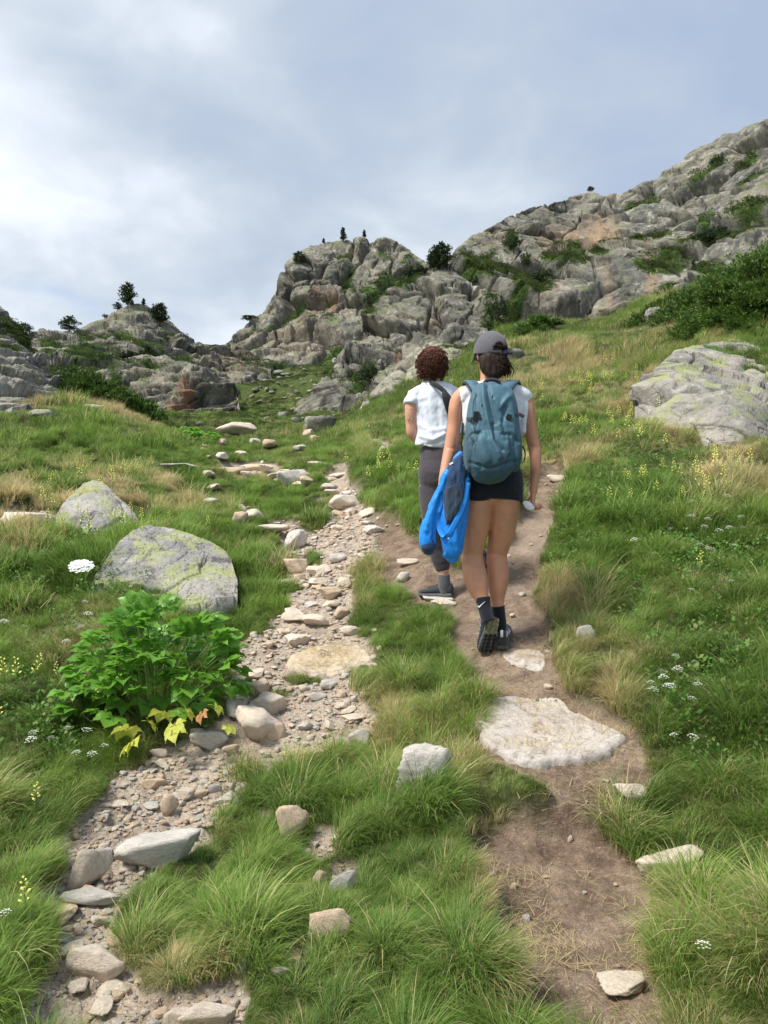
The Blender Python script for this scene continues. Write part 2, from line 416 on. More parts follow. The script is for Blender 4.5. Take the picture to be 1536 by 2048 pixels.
for px, py, d in CP: _ul((px - 768) / F * d, d, (1024 - py) / F * d)
for a in (-1.2, -0.6, -0.2, 0.2, 0.6, 1.2):                     # under the photographer
    X_.append((a * 2.2, math.log(0.7))); Y_.append(0.0)
for a in (-1.2, 1.2):
    for r in (3, 10, 40): X_.append((a * 2.2, math.log(r))); Y_.append(0.10 if a < 0 else 0.30)
for a in (-1.2, -0.5, 0, 0.5, 1.2): X_.append((a * 2.2, math.log(400))); Y_.append(0.12)
_S = thinplate(X_, Y_)
def h_base(u, r):
    uc = np.clip(u, -1.2, 1.2); lr = np.clip(np.log(np.maximum(r, 0.5)), math.log(0.5), math.log(420))
    s = _S(np.stack([uc * 2.2, lr], 1))
    k = sst(np.abs(u), 1.15, 2.3)
    return -1.5 + r * (s * (1 - k) + (-0.10) * k)

POLY_DIRT_NEAR = [(1012,2100),(985,1860),(965,1760),(948,1700),(960,1650),(1040,1615),(1160,1595),(1225,1640),(1290,1715),(1312,1790),(1310,1900),(1350,2100)]
POLY_DIRT_FAR = [(960,1480),(985,1395),(935,1360),(915,1300),(895,1235),(850,1195),(800,1182),(762,1125),(725,1095),(700,1065),(735,1040),(800,1060),(850,1100),(920,1145),(960,1130),(1035,1050),(1050,1000),(1068,945),(1112,935),(1130,970),(1112,1040),(1085,1110),(1060,1200),(1085,1280),(1105,1330),(1145,1400),(1210,1450),(1268,1480),(1290,1560),(1220,1600),(1130,1590),(1040,1540)]
POLY_GRAVEL = [(40,2100),(90,1900),(95,1800),(120,1700),(215,1620),(265,1550),(365,1500),(400,1460),(470,1400),(478,1300),(560,1265),(600,1180),(578,1110),(575,1075),(640,1068),(655,1035),(672,1000),(662,955),(685,950),(702,985),(725,1025),(745,1062),(722,1100),(705,1180),(725,1250),(762,1310),(745,1400),(765,1440),(720,1480),(560,1530),(465,1590),(470,1640),(400,1680),(300,1740),(250,1830),(250,1940),(300,1975),(470,2010),(480,2100)]
GRAV_ELL = [(560,1925,60,35,0),(650,1700,45,40,-30),(540,1620,30,30,0),(690,1760,40,30,0),(740,893,60,9,10),(60,1045,60,14,0),(480,1960,40,30,0),(500,1035,50,22,25),(560,1062,45,12,0),(500,945,80,12,0),(590,965,36,10,0),(370,880,22,7,0),(420,900,40,7,20),(395,870,30,5,10),(470,925,30,6,0),(640,1010,14,8,0),(420,1003,20,6,0)]
GRASS_ELL = [(600,1356,48,14,0),(682,1342,26,8,0),(560,1385,16,6,0),(625,1120,22,12,0),(745,1380,30,30,0),(490,1560,40,12,0),(660,1180,10,6,0)]
def masks(px, py, x, y):
    P = np.stack([x, y, np.zeros_like(x)], 1)
    r = np.hypot(x, y)
    nz = fbm(P * 5.0, 3, 3) * 26 * np.clip(4 / r, 0.35, 1.3) + fbm(P * 1.3, 2, 9) * 14 * np.clip(4 / r, 0.2, 1.2)
    vis = (y > 0.5) & (np.abs(px - 768) < 1400) & (r < 24)
    dirt = np.zeros(len(px)); grav = np.zeros(len(px))
    i = np.where(vis)[0]
    if len(i):
        qx, qy, nn = px[i], py[i], nz[i]
        d = np.minimum(poly_sd(qx, qy, POLY_DIRT_NEAR), poly_sd(qx, qy, POLY_DIRT_FAR)) + nn - 9
        g = poly_sd(qx, qy, POLY_GRAVEL) + nn * 1.5 - 8
        ge = ell(qx, qy, GRAV_ELL)
        grav[i] = np.maximum(1 - sst(g, -12, 9), sst(ge + nn * 0.012, 0.45, 0.7))
        grav[i] *= 1 - sst(ell(qx, qy, GRASS_ELL) + nn * 0.01, .35, .6)
        dirt[i] = (1 - sst(d, -12, 9)) * (1 - grav[i])
    return dirt, grav

# grid
aa = np.concatenate([np.linspace(-math.pi, -0.68, 46)[:-1], np.linspace(-0.68, 0.68, 640), np.linspace(0.68, math.pi, 46)[1:]])
rr = np.concatenate([np.geomspace(0.35, 1.75, 22)[:-1], np.geomspace(1.75, 5.6, 400)[:-1], np.geomspace(5.6, 30, 210)[:-1], np.geomspace(30, 150, 60)[:-1], np.geomspace(150, 900, 14)])
UU, RR = np.meshgrid(aa, rr)
u = UU.ravel(); r = RR.ravel()
x = np.sin(u) * r; y = np.cos(u) * r
# solve the smooth base on a coarse grid, then interpolate
ac = np.linspace(-math.pi, math.pi, 260); lc = np.linspace(math.log(0.35), math.log(900), 220)
AC, LC = np.meshgrid(ac, lc)
HB = (h_base(AC.ravel(), np.exp(LC.ravel())) / np.exp(LC.ravel())).reshape(AC.shape)
def bil(G, ax, ay, qx, qy):
    ix = np.clip((qx - ax[0]) / (ax[1] - ax[0]), 0, len(ax) - 1.001); iy = np.clip((qy - ay[0]) / (ay[1] - ay[0]), 0, len(ay) - 1.001)
    x0 = ix.astype(int); y0 = iy.astype(int); fx = ix - x0; fy = iy - y0
    return (G[y0, x0] * (1 - fx) + G[y0, x0 + 1] * fx) * (1 - fy) + (G[y0 + 1, x0] * (1 - fx) + G[y0 + 1, x0 + 1] * fx) * fy
zb = bil(HB, ac, lc, u, np.log(r)) * r
px = 768 + F * np.tan(np.clip(u, -1.3, 1.3)); py = 1024 - F * zb / np.maximum(y, 0.2)
DIRT, GRAV = masks(px, py, x, y)
P = np.stack([x, y, zb * 0], 1)
bare = np.clip(DIRT + GRAV, 0, 1)
lump = fbm(P * 1.7, 3, 21) * 0.075 + fbm(P * 0.55, 2, 25) * 0.10
scale_r = np.clip((r - 5) / 25, 0, 1)
lump = lump * (1 - scale_r) + (fbm(P * 0.30, 4, 27) * 0.55 + fbm(P * 1.1, 3, 22) * 0.20) * scale_r
near = np.clip((r - 0.8) / 1.0, 0, 1)
zz = zb + lump * near * (1 - 0.80 * bare * (1 - scale_r))
hm = sst(r, 4.5, 8) * (1 - sst(r, 22, 32)) * (1 - bare)
f1h, f2h, idh, _v = voronoi(P / 1.1 + .3 * np.stack([fbm(P * .8, 2, 71), fbm(P * .8, 2, 72), P[:, 2]], 1), 73)
zz += hm * ((1 - np.clip(f1h, 0, 1) ** 1.5) * (.10 + .16 * idh[:, 0]) - .07)
zz += near * (1 - scale_r) * ((1 - bare) * 0.035 - DIRT * 0.02)
zz += DIRT * (fbm(P * 9, 3, 31) * 0.020 + fbm(P * 40, 2, 32) * 0.005)
# the trodden step below the slab
step_y = 2.93 + 0.10 * fbm(np.stack([x * 4, x * 0, x * 0], 1), 3, 44) - 0.10 * (x - 0.6)
zz -= 0.085 * (1 - sst(y - step_y, -0.03, 0.03)) * sst(y, 2.0, 2.8) * sst(x, 0.28, 0.42) * (1 - sst(x, 1.05, 1.25))
i = np.where(GRAV > 0.01)[0]
f1, f2, ids, _v = voronoi(P[i] * 13, 41)
g1, g2, gid, _v = voronoi(P[i] * 34, 42)
zz[i] += GRAV[i] * ((ids[:, 0] - 0.5) * 0.024 + np.clip(f2 - f1, 0, 0.3) * 0.03 + (gid[:, 0] - 0.5) * 0.008 + np.clip(g2 - g1, 0, .3) * 0.012)
far = sst(r, 26, 45)
i = np.where(r > 30)[0]
o_, c_ = blocks(np.stack([x[i], y[i], zb[i]], 1), 6.0, 77)
zz[i] += o_ * 1.2 * far[i] * sst(r[i], 30, 60)
ZG = zz.reshape(UU.shape)
me = grid_mesh('hillside', np.stack([x, y, zz], 1), len(rr), len(aa), M_ground, attrs={'dirt': DIRT, 'gravel': GRAV, 'far': far}, flip=True)
hillside = link('hillside', me, kind='structure')
_ai = np.arange(len(aa)); _ri = np.arange(len(rr)); _lr = np.log(rr)
def ground(qx, qy, G=None):
    G = ZG if G is None else G
    qx = np.asarray(qx, float); qy = np.asarray(qy, float)
    a = np.interp(np.arctan2(qx, qy), aa, _ai); b = np.interp(np.log(np.maximum(np.hypot(qx, qy), 0.36)), _lr, _ri)
    a = np.clip(a, 0, len(aa) - 1.001); b = np.clip(b, 0, len(rr) - 1.001)
    a0 = a.astype(int); b0 = b.astype(int); fa = a - a0; fb = b - b0
    return (G[b0, a0] * (1 - fa) + G[b0, a0 + 1] * fa) * (1 - fb) + (G[b0 + 1, a0] * (1 - fa) + G[b0 + 1, a0 + 1] * fa) * fb
DG = DIRT.reshape(UU.shape); GG = GRAV.reshape(UU.shape)
def hits(pxs, pys):
    """where the sight lines through photo pixels meet the hillside"""
    out = []
    rs = np.geomspace(1.0, 140, 1600)
    for a, b in zip(np.atleast_1d(pxs), np.atleast_1d(pys)):
        dx = (a - 768) / F; t = (1024 - b) / F
        yy = rs; zz_ = ground(yy * dx, yy)
        k = np.where(t * yy <= zz_)[0]
        j = k[0] if len(k) else len(rs) - 1
        if j > 0:
            e0 = t * yy[j - 1] - zz_[j - 1]; e1 = t * yy[j] - zz_[j]; w_ = e0 / (e0 - e1 + 1e-9); d = yy[j - 1] + (yy[j] - yy[j - 1]) * min(max(w_, 0), 1)
        else: d = yy[0]
        out.append((dx * d, d, float(ground(dx * d, d))))
    return np.array(out)
def hit(a, b): return hits([a], [b])[0]

# ================================================================== the rock masses behind
def relief(name, sil, bottom, dctrl, mat_, step, block, seed, R=None, aniso=(1, 1, 1), veg=(), tan=(), streak=(), vegbias=0.0, jag=6, label=None, group=None, ledges=0.0, cat='rock outcrop', xpad=0):
    """a rock face: silhouette and foot as seen, every point at its own distance, split into blocks and cracks, with a back slope behind its crest"""
    sil = np.array(sil, float); x0, x1 = sil[0, 0], sil[-1, 0]
    nc = int((x1 - x0) / step) + 1; cx = np.linspace(x0, x1, nc)
    top = np.interp(cx, sil[:, 0], sil[:, 1])
    top += jag * fbm(np.stack([cx / 22, cx * 0, cx * 0], 1), 4, seed, 0.6)
    bt = np.array(bottom, float); bot = np.maximum(np.interp(cx, bt[:, 0], bt[:, 1]), top + 4)
    nr = max(24, int(np.max(bot - top) / step)); v = np.linspace(0, 1, nr)
    PX = np.repeat(cx[None], nr, 0); PY = top[None] + (bot - top)[None] * v[:, None]
    ev = thinplate([(a / 300., b / 300.) for a, b, c in dctrl], [math.log(c) for a, b, c in dctrl])
    # solve depth coarsely
    gx = np.linspace(x0, x1, 50); gy = np.linspace(PY.min(), PY.max(), 50); GX, GY = np.meshgrid(gx, gy)
    GD = ev(np.stack([GX.ravel() / 300., GY.ravel() / 300.], 1)).reshape(GX.shape)
    D = np.exp(bil(GD, gx, gy, PX.ravel(), PY.ravel()))
    p_x = PX.ravel(); p_y = PY.ravel()
    P = np.stack([(p_x - 768) / F * D, D, (1024 - p_y) / F * D], 1)
    # back of the mass
    nb = 14; T = P.reshape(nr, nc, 3)[0]
    Dt = T[:, 1:2]; hx = T[:, :2] / np.linalg.norm(T[:, :2], axis=1, keepdims=True)
    back = []
    for k in range(nb, 0, -1):
        s_ = Dt[:, 0] * 0.004 * k ** 1.75
        back.append(np.stack([T[:, 0] + hx[:, 0] * s_, T[:, 1] + hx[:, 1] * s_, T[:, 2] - s_ * (0.10 + 0.06 * k)], 1))
    P = np.concatenate([np.concatenate(back, 0), P]); p_x = np.concatenate([np.tile(cx, nb), p_x]); p_y = np.concatenate([np.tile(top, nb), p_y])
    NR = nr + nb
    G = P.reshape(NR, nc, 3)
    du = np.gradient(G, axis=1); dv = np.gradient(G, axis=0)
    N = np.cross(dv, du).reshape(-1, 3); N /= np.linalg.norm(N, axis=1, keepdims=True) + 1e-9
    N[(N * P).sum(1) > 0] *= 1
    toward = -P / np.linalg.norm(P, axis=1, keepdims=True)
    flipm = (N * toward).sum(1) < 0
    N[:nb * nc][flipm[:nb * nc] & (N[:nb * nc, 2] < 0)] *= -1
    m2 = flipm.copy(); m2[:nb * nc] = False; N[m2] *= -1
    disp = np.zeros(len(P)); crackm = np.zeros(len(P))
    Ng = N.reshape(NR, nc, 3)
    for _k in range(10):
        Ng = np.concatenate([Ng[:1], Ng, Ng[-1:]]); Ng = (Ng[:-2] + Ng[1:-1] + Ng[2:]) / 3
        Ng = np.concatenate([Ng[:, :1], Ng, Ng[:, -1:]], 1); Ng = (Ng[:, :-2] + Ng[:, 1:-1] + Ng[:, 2:]) / 3
    N = Ng.reshape(-1, 3); N /= np.linalg.norm(N, axis=1, keepdims=True) + 1e-9
    Rm = R if R is not None else np.eye(3)
    for k, (sz, amp) in enumerate(block):
        o, c = blocks(P, sz, seed + 100 * k, aniso, Rm, 1.15)
        disp += o * amp * sz - np.exp(-(c / 0.05) ** 2) * amp * sz * 1.25 * (0.35 + 0.65 * sst(fbm(P / sz * 0.7, 2, seed + 7 + k), -0.1, 0.3))
        crackm = np.maximum(crackm, np.exp(-(c / 0.10) ** 2) * (0.5 if k else 1))
    sz0 = block[0][0]
    disp += fbm(P / (sz0 * 1.2), 5, seed + 9, 0.55) * block[0][1] * sz0 * 0.45
    if ledges:
        q = P @ Rm.T
        lv = q[:, 2] / (ledges) + fbm(P / (ledges * 4), 3, seed + 71) * 1.2
        fr = lv - np.floor(lv); disp += (sst(fr, 0.0, 0.18) - fr) * ledges * 0.32
    edge = np.ones((NR, nc)); edge[:nb + 1] = np.linspace(1, 0.28, nb + 1)[:, None]; kk = min(12, nr // 3)
    edge[nb:nb + kk] = np.linspace(0.28, 1, kk)[:, None]
    P2 = P + N * (disp * edge.ravel())[:, None]
    # the foot of the mass runs on down into the ground
    foot = P2.reshape(NR, nc, 3)[-1].copy(); sk_ = []
    for k in range(1, 5):
        f_ = foot.copy(); f_[:, 2] -= k * 0.02 * f_[:, 1]; sk_.append(f_)
    P2 = np.concatenate([P2] + sk_); N = np.concatenate([N, np.tile(N.reshape(NR, nc, 3)[-1], (4, 1))])
    P = np.concatenate([P] + sk_); p_x = np.concatenate([p_x, np.tile(cx, 4)]); p_y = np.concatenate([p_y, np.tile(bot, 4)]); NR += 4
    G2 = P2.reshape(NR, nc, 3); du = np.gradient(G2, axis=1); dv = np.gradient(G2, axis=0)
    N2 = np.cross(dv, du).reshape(-1, 3); N2 /= np.linalg.norm(N2, axis=1, keepdims=True) + 1e-9
    N2[(N2 * N).sum(1) < 0] *= -1
    nn = fbm(P / (sz0 * 0.9), 4, seed + 33)
    vg = ell(p_x + nn * 40, p_y + fbm(P / sz0, 3, seed + 34) * 24, veg) if len(veg) else np.zeros(len(P))
    up = sst(N2[:, 2], 0.45, 0.85)
    vegm = np.clip(vg * (0.62 + 0.55 * sst(N2[:, 2], 0.0, 0.6)) + up * (0.45 + nn * 0.8 + vegbias), 0, 1)
    tn = ell(p_x + nn * 14, p_y + nn * 14, tan) if len(tan) else np.zeros(len(P))
    sk = ell(p_x + nn * 10, p_y, streak) if len(streak) else np.zeros(len(P))
    ns = fbm(P * np.array([1, 1, 0.25]) / (sz0 * 0.16), 3, seed + 55)
    sk = np.clip(sk * 1.1 * (0.7 + ns) + sst(ns, 0.30, 0.6) * 0.22, 0, 1) * (1 - vegm)
    me = grid_mesh(name, P2, NR, nc, mat_, attrs={'veg': vegm, 'tan': tn, 'streak': sk})
    o = link(name, me, label, cat, group)
    VEGPTS.append((P2[nb * nc:], vegm[nb * nc:], N2[nb * nc:], o))
    RELIEF[name if name not in RELIEF else o.name] = (sil, cx, P2.reshape(NR, nc, 3), nb, top, bot)
    return o
VEGPTS = []; RELIEF = {}
def mass_point(name, px, py):
    """point of a rock mass behind a photo pixel"""
    sil, cx, G, nb, top, bot = RELIEF[name]
    j = int(np.clip(np.searchsorted(cx, px), 0, len(cx) - 1))
    colm = G[nb:, j]; pyy = 1024 - F * colm[:, 2] / colm[:, 1]
    k = int(np.argmin(np.abs(pyy - py)))
    return Vector(colm[k])

STR = rotm(0.15, -0.30, 0.0)
relief('rocky_ridge', [(840,560),(880,530),(905,505),(930,484),(985,450),(1035,421),(1060,412),(1110,402),(1150,393),(1200,387),(1240,385),(1275,370),(1310,352),(1350,328),(1385,305),(1420,290),(1450,272),(1480,262),(1510,250),(1540,238),(1640,195),(1760,160)],
       [(840,760),(1000,720),(1200,700),(1400,660),(1760,640)],
       [(840,600,105),(905,505,116),(1060,412,138),(1240,385,145),(1400,300,138),(1536,240,128),(1760,160,120),(1000,560,113),(1150,495,128),(1150,530,119),(1300,430,128),(1500,400,112),(1060,660,100),(1250,640,98),(1250,560,106),(1400,600,90),(1536,520,88),(1740,500,80),(1740,640,70),(900,740,92),(1536,660,72),(1000,700,92)],
       M_ridge, 1.55, [(16, .18), (5.6, .16), (1.8, .11)], 5, rotm(0.2, -0.55, 0.1), (1, 1, 1.6),
       veg=[(930,560,55,22,20),(1010,560,90,20,10),(1060,600,40,25,-20),(1170,525,80,20,-10),(1290,500,60,13,-15),(1010,620,40,50,0),(1350,570,60,14,-25),(1450,480,70,14,-15),(1500,440,60,20,-20),(1410,450,26,18,0),(1300,400,50,10,-25),(1400,350,60,8,-30),(1480,330,50,12,-25),(1500,380,60,10,-30),(1340,520,60,10,-20),(1250,410,40,8,-10),(1020,478,14,30,0),(1430,320,10,14,0),(1220,500,40,14,0),(1390,545,60,10,-15),(950,520,40,8,-30)],
       tan=[(1130,490,60,40,10,0.75),(1200,475,40,35,-10,1.0),(1215,580,10,60,0,.5),(1300,565,12,50,0,.8),(1230,620,60,30,0,.3),(985,480,25,20,0,.4),(1100,600,50,40,0,.3)],
       streak=[(1120,440,60,30,0,.5),(1050,470,40,30,20,.4),(1240,570,30,50,0,.5),(1100,560,40,30,0,.3)], vegbias=-0.22, jag=5,
       label='long grey rock ridge rising to the top corner above the right meadow', cat='rock ridge')
relief('rock_crag', [(385,712),(410,700),(440,690),(455,675),(480,655),(500,640),(525,628),(548,592),(553,562),(560,545),(575,525),(590,510),(620,492),(650,484),(690,479),(750,479),(790,487),(830,508),(870,530),(930,560)],
       [(385,740),(480,770),(560,800),(930,830)],
       [(385,712,112),(440,690,115),(500,640,119),(550,590,120),(560,545,122),(620,492,126),(700,479,127),(790,487,127),(870,530,122),(650,630,113),(600,560,117),(560,660,111),(720,620,112),(520,700,104),(600,700,103),(700,680,102),(480,760,92),(600,790,84),(900,650,106),(900,820,76)],
       M_crag, 1.45, [(11, .19), (4.0, .17), (1.4, .12)], 15, rotm(0.1, 0.25, 0.3), (1, 1, 1.3),
       veg=[(745,590,26,14,0),(700,560,12,40,0),(770,600,20,26,0),(790,520,40,8,10),(690,500,14,14,0),(580,625,30,7,-15),(530,640,30,6,-25),(690,700,70,16,-12),(640,740,80,14,-20),(570,740,40,12,0),(660,770,70,14,-15),(770,570,14,30,0),(620,800,60,20,0),(500,762,60,10,-10),(800,560,20,14,0),(650,625,14,6,0)],
       tan=[(662,608,16,30,0,1.0),(632,580,14,20,0,.6),(640,620,60,22,0,.35),(590,680,80,40,0,.25)],
       streak=[(600,590,40,40,0,.7),(560,570,12,30,0,.7),(640,560,60,30,0,.4)], vegbias=-0.18, jag=5,
       label='tall dome-shaped grey crag with a small pine on its summit')
relief('rock_buttress', [(580,850),(590,838),(602,800),(640,760),(680,720),(715,668),(745,612),(770,585),(800,560),(840,541),(870,537),(905,545),(960,570),(992,592),(1008,630),(1016,690),(1040,720)],
       [(580,880),(700,880),(860,870),(1040,800)],
       [(590,838,43),(640,760,47),(715,668,54),(770,585,57),(850,541,58),(960,570,57),(1010,640,53),(1040,720,50),(620,840,40),(700,800,42),(660,760,45),(760,740,47),(850,650,51),(950,650,51),(900,720,47),(800,860,38),(600,875,38),(1000,790,46)],
       M_crag, 1.4, [(5.2, .19), (2.0, .18), (0.75, .13)], 27, rotm(0.3, -0.5, 0.2), (1, 1, 1.5),
       veg=[(735,745,18,34,10),(720,735,40,10,-25),(800,560,24,12,0),(640,745,30,8,-30),(745,640,26,10,-30),(985,640,20,50,0),(830,560,20,14,0),(755,600,20,10,0),(770,575,20,16,0)],
       tan=[(792,702,6,10,0,.9),(870,640,20,20,0,.3),(700,810,14,30,0,.3)],
       streak=[(660,800,22,50,-8,1.0),(730,640,40,30,-20,.8),(690,820,16,30,0,.8),(900,620,70,60,0,.35),(620,830,10,30,0,.6)], vegbias=-0.25, jag=5,
       label='dark broken rock buttress behind the two hikers with bushes on its crest')
relief('rock_outcrop', [(40,690),(52,665),(80,656),(110,658),(160,656),(178,649),(215,636),(245,623),(265,614),(290,618),(330,641),(350,655),(368,672),(382,692),(400,692),(430,694),(455,700),(500,712),(540,740)],
       [(40,800),(200,790),(400,780),(540,800)],
       [(40,690,66),(110,658,72),(178,649,76),(265,614,80),(330,641,80),(382,692,78),(455,700,88),(540,740,84),(100,720,58),(220,700,68),(220,740,61),(330,700,71),(440,730,78),(500,780,68),(400,780,60),(200,790,52),(60,800,46)],
       M_crag, 1.35, [(7.5, .14), (2.6, .15), (0.95, .13)], 38, rotm(0.12, 0.20, 0.2), (0.6, 0.8, 2.4),
       veg=[(150,700,70,12,10),(120,740,80,20,15),(250,690,40,8,20),(200,740,60,16,5),(300,712,40,10,10),(180,670,30,6,0),(330,680,20,5,20),(170,720,60,10,0),(100,690,30,8,0),(345,725,30,8,0),(230,760,60,20,0)],
       tan=[(460,730,70,30,10,.35)], streak=[(360,700,14,20,0,.6)], vegbias=-0.1, jag=4, ledges=1.6,
       label='pale banded rock dome with pines on top at the left of the valley')
relief('rock_outcrop', [(176,770),(190,745),(215,735),(240,742),(262,722),(290,716),(330,713),(352,722),(384,724),(410,735),(432,742),(455,756),(468,770),(476,795),(482,830),(486,860)],
       [(176,860),(300,885),(405,890),(430,872),(450,835),(470,815),(486,866)],
       [(176,760,48),(240,742,49),(290,716,50.5),(352,718,50.5),(432,742,48),(470,775,46),(486,850,43),(405,850,42),(200,850,41.5),(300,800,45),(370,780,44),(370,840,42),(300,860,41),(440,800,45)],
       M_crag, 1.3, [(4.0, .15), (1.6, .19), (0.62, .17)], 49, rotm(0.15, 0.28, 0.1), (0.7, 0.8, 2.2),
       veg=[(236,765,14,30,10),(300,735,40,7,0),(225,790,20,16,0),(400,790,10,5,0),(420,830,24,8,0)],
       tan=[(372,790,14,26,-20,1.0),(352,815,18,14,0,.9)], streak=[(400,770,14,40,10,.7),(350,760,12,30,0,.5)], vegbias=-0.25, jag=4, ledges=1.0,
       label='dark cracked outcrop with an orange-stained face above the stony trail')
relief('rock_slab', [(-160,560),(-60,590),(0,612),(20,628),(45,655),(62,690),(80,720),(100,750),(108,785),(112,812)],
       [(-160,860),(0,850),(112,850)],
       [(-160,560,27),(0,612,25.5),(45,655,25.5),(62,690,25),(100,750,24),(110,812,21.5),(0,700,22.5),(0,760,20.5),(50,800,20),(0,850,18),(-160,800,18),(112,850,20)],
       M_boulder, 1.3, [(2.6, .10), (1.0, .15), (0.36, .10)], 60, rotm(0.2, 0.5, 0.1), (0.5, 0.8, 2.8),
       veg=[(30,665,60,12,38,1.2),(-40,640,60,20,30),(60,690,30,8,45),(10,700,40,6,20)], streak=[(50,750,30,30,0,.4)], vegbias=-0.2, jag=3, ledges=0.5,
       label='grey tilted rock slabs with juniper along the top at the left edge')
relief('rock_outcrop', [(640,872),(690,852),(712,830),(735,798),(760,768),(790,740),(820,708),(845,688),(875,680),(930,688),(975,706),(1010,738),(1045,765),(1075,786),(1088,812),(1092,850)],
       [(640,885),(800,880),(1000,870),(1092,862)],
       [(640,872,25.5),(735,798,25.5),(790,740,25.3),(850,686,25.5),(930,688,25.2),(1010,738,21.5),(1085,800,17),(700,870,22),(860,760,23),(800,850,20),(900,860,17),(1060,850,14.5),(980,800,17.5),(1000,720,24)],
       M_pale, 1.3, [(3.2, .12), (1.2, .15), (0.45, .14)], 71, rotm(0.1, -0.7, 0.3), (0.6, 1, 1.9),
       veg=[(905,692,40,6,10),(1010,820,30,14,0,.6)], streak=[(740,790,20,10,-45,.5)], vegbias=-0.35, jag=3,
       label='low pale lichened outcrop just beyond the two hikers')
relief('boulder', [(1262,796),(1268,780),(1282,770),(1300,752),(1320,728),(1350,704),(1390,690),(1440,684),(1475,672),(1500,668),(1545,690),(1620,720),(1700,760),(1740,860)],
       [(1262,800),(1300,845),(1340,880),(1400,905),(1536,905),(1740,900)],
       [(1262,796,10.2),(1300,752,10.8),(1350,704,11.6),(1440,684,12.2),(1500,668,12.6),(1620,720,12.0),(1740,860,10),(1280,800,9.9),(1340,860,8.9),(1400,900,8.3),(1536,900,8.2),(1740,900,9),(1360,780,9.7),(1420,800,9.1),(1450,795,8.95),(1450,770,9.9),(1500,740,10.7),(1536,800,9.1),(1540,760,10.4),(1400,740,10.6)],
       M_boulder, 1.5, [(1.7, .10), (0.65, .09), (0.22, .07)], 83, rotm(0.2, -0.5, 0.5), (0.7, 1, 1.5),
       veg=[(1480,690,50,6,10,.8)], streak=[(1430,850,60,30,0,.25),(1400,720,50,10,0,.3)], vegbias=-0.6, jag=2,
       label='big cracked boulder with yellow-green lichen in the right meadow', cat='boulder')

# ================================================================== grass and low scrub: blades gathered in tufts, tufts set out by geometry nodes
def tuft_mesh(name, n, h, spread, width, lean, droop, rng, segs=4, stray=0.1, radial=0.5):
    """n tapering, bending blades; lean > 0 combs them towards +x"""
    V, Fc, bl, al = [], [], [], []
    for k in range(n):
        a = rng.uniform(0, 2 * math.pi); rad = spread * math.sqrt(rng.uniform(0, 1))
        bx, by = rad * math.cos(a), rad * math.sin(a)
        hh = h * rng.uniform(0.55, 1.15) * (1.35 if rng.uniform() < stray else 1)
        ya = rng.normal(0, 0.55)
        dx = lean * math.cos(ya) + radial * math.cos(a) * rad / spread + rng.normal(0, 0.22)
        dy = lean * math.sin(ya) + radial * math.sin(a) * rad / spread + rng.normal(0, 0.22)
        dl = math.hypot(dx, dy) + 1e-6
        wv = width * rng.uniform(0.6, 1.2); tw = rng.uniform(-0.7, 0.7)
        sx, sy = -dy / dl, dx / dl
        sx, sy = sx * math.cos(tw) - sy * math.sin(tw), sx * math.sin(tw) + sy * math.cos(tw)
        dr = droop * rng.uniform(0.5, 1.5); b = rng.uniform()
        base = len(V); th = math.atan(dl) * 0.35; px_, pz_ = 0.0, -0.015
        st = hh / segs
        for s in range(segs + 1):
            f = s / segs
            wd = wv * (1 - f ** 1.6) * 0.5
            cx_, cy_ = bx + dx / dl * px_, by + dy / dl * px_
            if s < segs:
                V.append((cx_ - sx * wd, cy_ - sy * wd, pz_)); V.append((cx_ + sx * wd, cy_ + sy * wd, pz_)); bl += [b, b]; al += [f, f]
            else:
                V.append((cx_, cy_, pz_)); bl.append(b); al.append(f)
            th2 = th + (math.atan(dl) * 0.9 + dr) * f ** 1.1
            px_ += math.sin(th2) * st; pz_ += math.cos(th2) * st
        for s in range(segs - 1):
            q = base + 2 * s; Fc.append((q, q + 1, q + 3, q + 2))
        q = base + 2 * (segs - 1); Fc.append((q, q + 1, q + 2))
    me = bpy.data.meshes.new(name); me.from_pydata(V, [], Fc)
    for nm, vals in (('blade', bl), ('along', al)):
        at_ = me.attributes.new(nm, 'FLOAT', 'POINT'); at_.data.foreach_set('value', vals)
    me.polygons.foreach_set('use_smooth', [True] * len(Fc))
    return me
def sprig_mesh(name, n, h, spread, leaf, rng):
    """low bushy sprays of small leaves, for scrub on the far slopes and juniper"""
    V, Fc, bl, al = [], [], [], []
    for k in range(n):
        a = rng.uniform(0, 2 * math.pi); el = rng.uniform(0.0, 1.0)
        rad = spread * math.sqrt(1 - el ** 2) * rng.uniform(0.4, 1.05)
        c = np.array([rad * math.cos(a), rad * math.sin(a), h * el * rng.uniform(0.5, 1.05)])
        d = np.array([math.cos(a), math.sin(a), rng.uniform(0.0, 1.3)]) + rng.normal(0, 0.35, 3); d /= np.linalg.norm(d)
        s_ = np.cross(d, rng.normal(0, 1, 3)); s_ /= np.linalg.norm(s_)
        L = leaf * rng.uniform(0.6, 1.4); W = L * 0.32; b = rng.uniform(); q = len(V)
        V += [tuple(c), tuple(c + d * L * .5 + s_ * W), tuple(c + d * L), tuple(c + d * L * .5 - s_ * W)]
        Fc.append((q, q + 1, q + 2, q + 3)); bl += [b] * 4; al += [el * .6 + .4] * 4
    me = bpy.data.meshes.new(name); me.from_pydata(V, [], Fc)
    for nm, vals in (('blade', bl), ('along', al)):
        at_ = me.attributes.new(nm, 'FLOAT', 'POINT'); at_.data.foreach_set('value', vals)
    return me
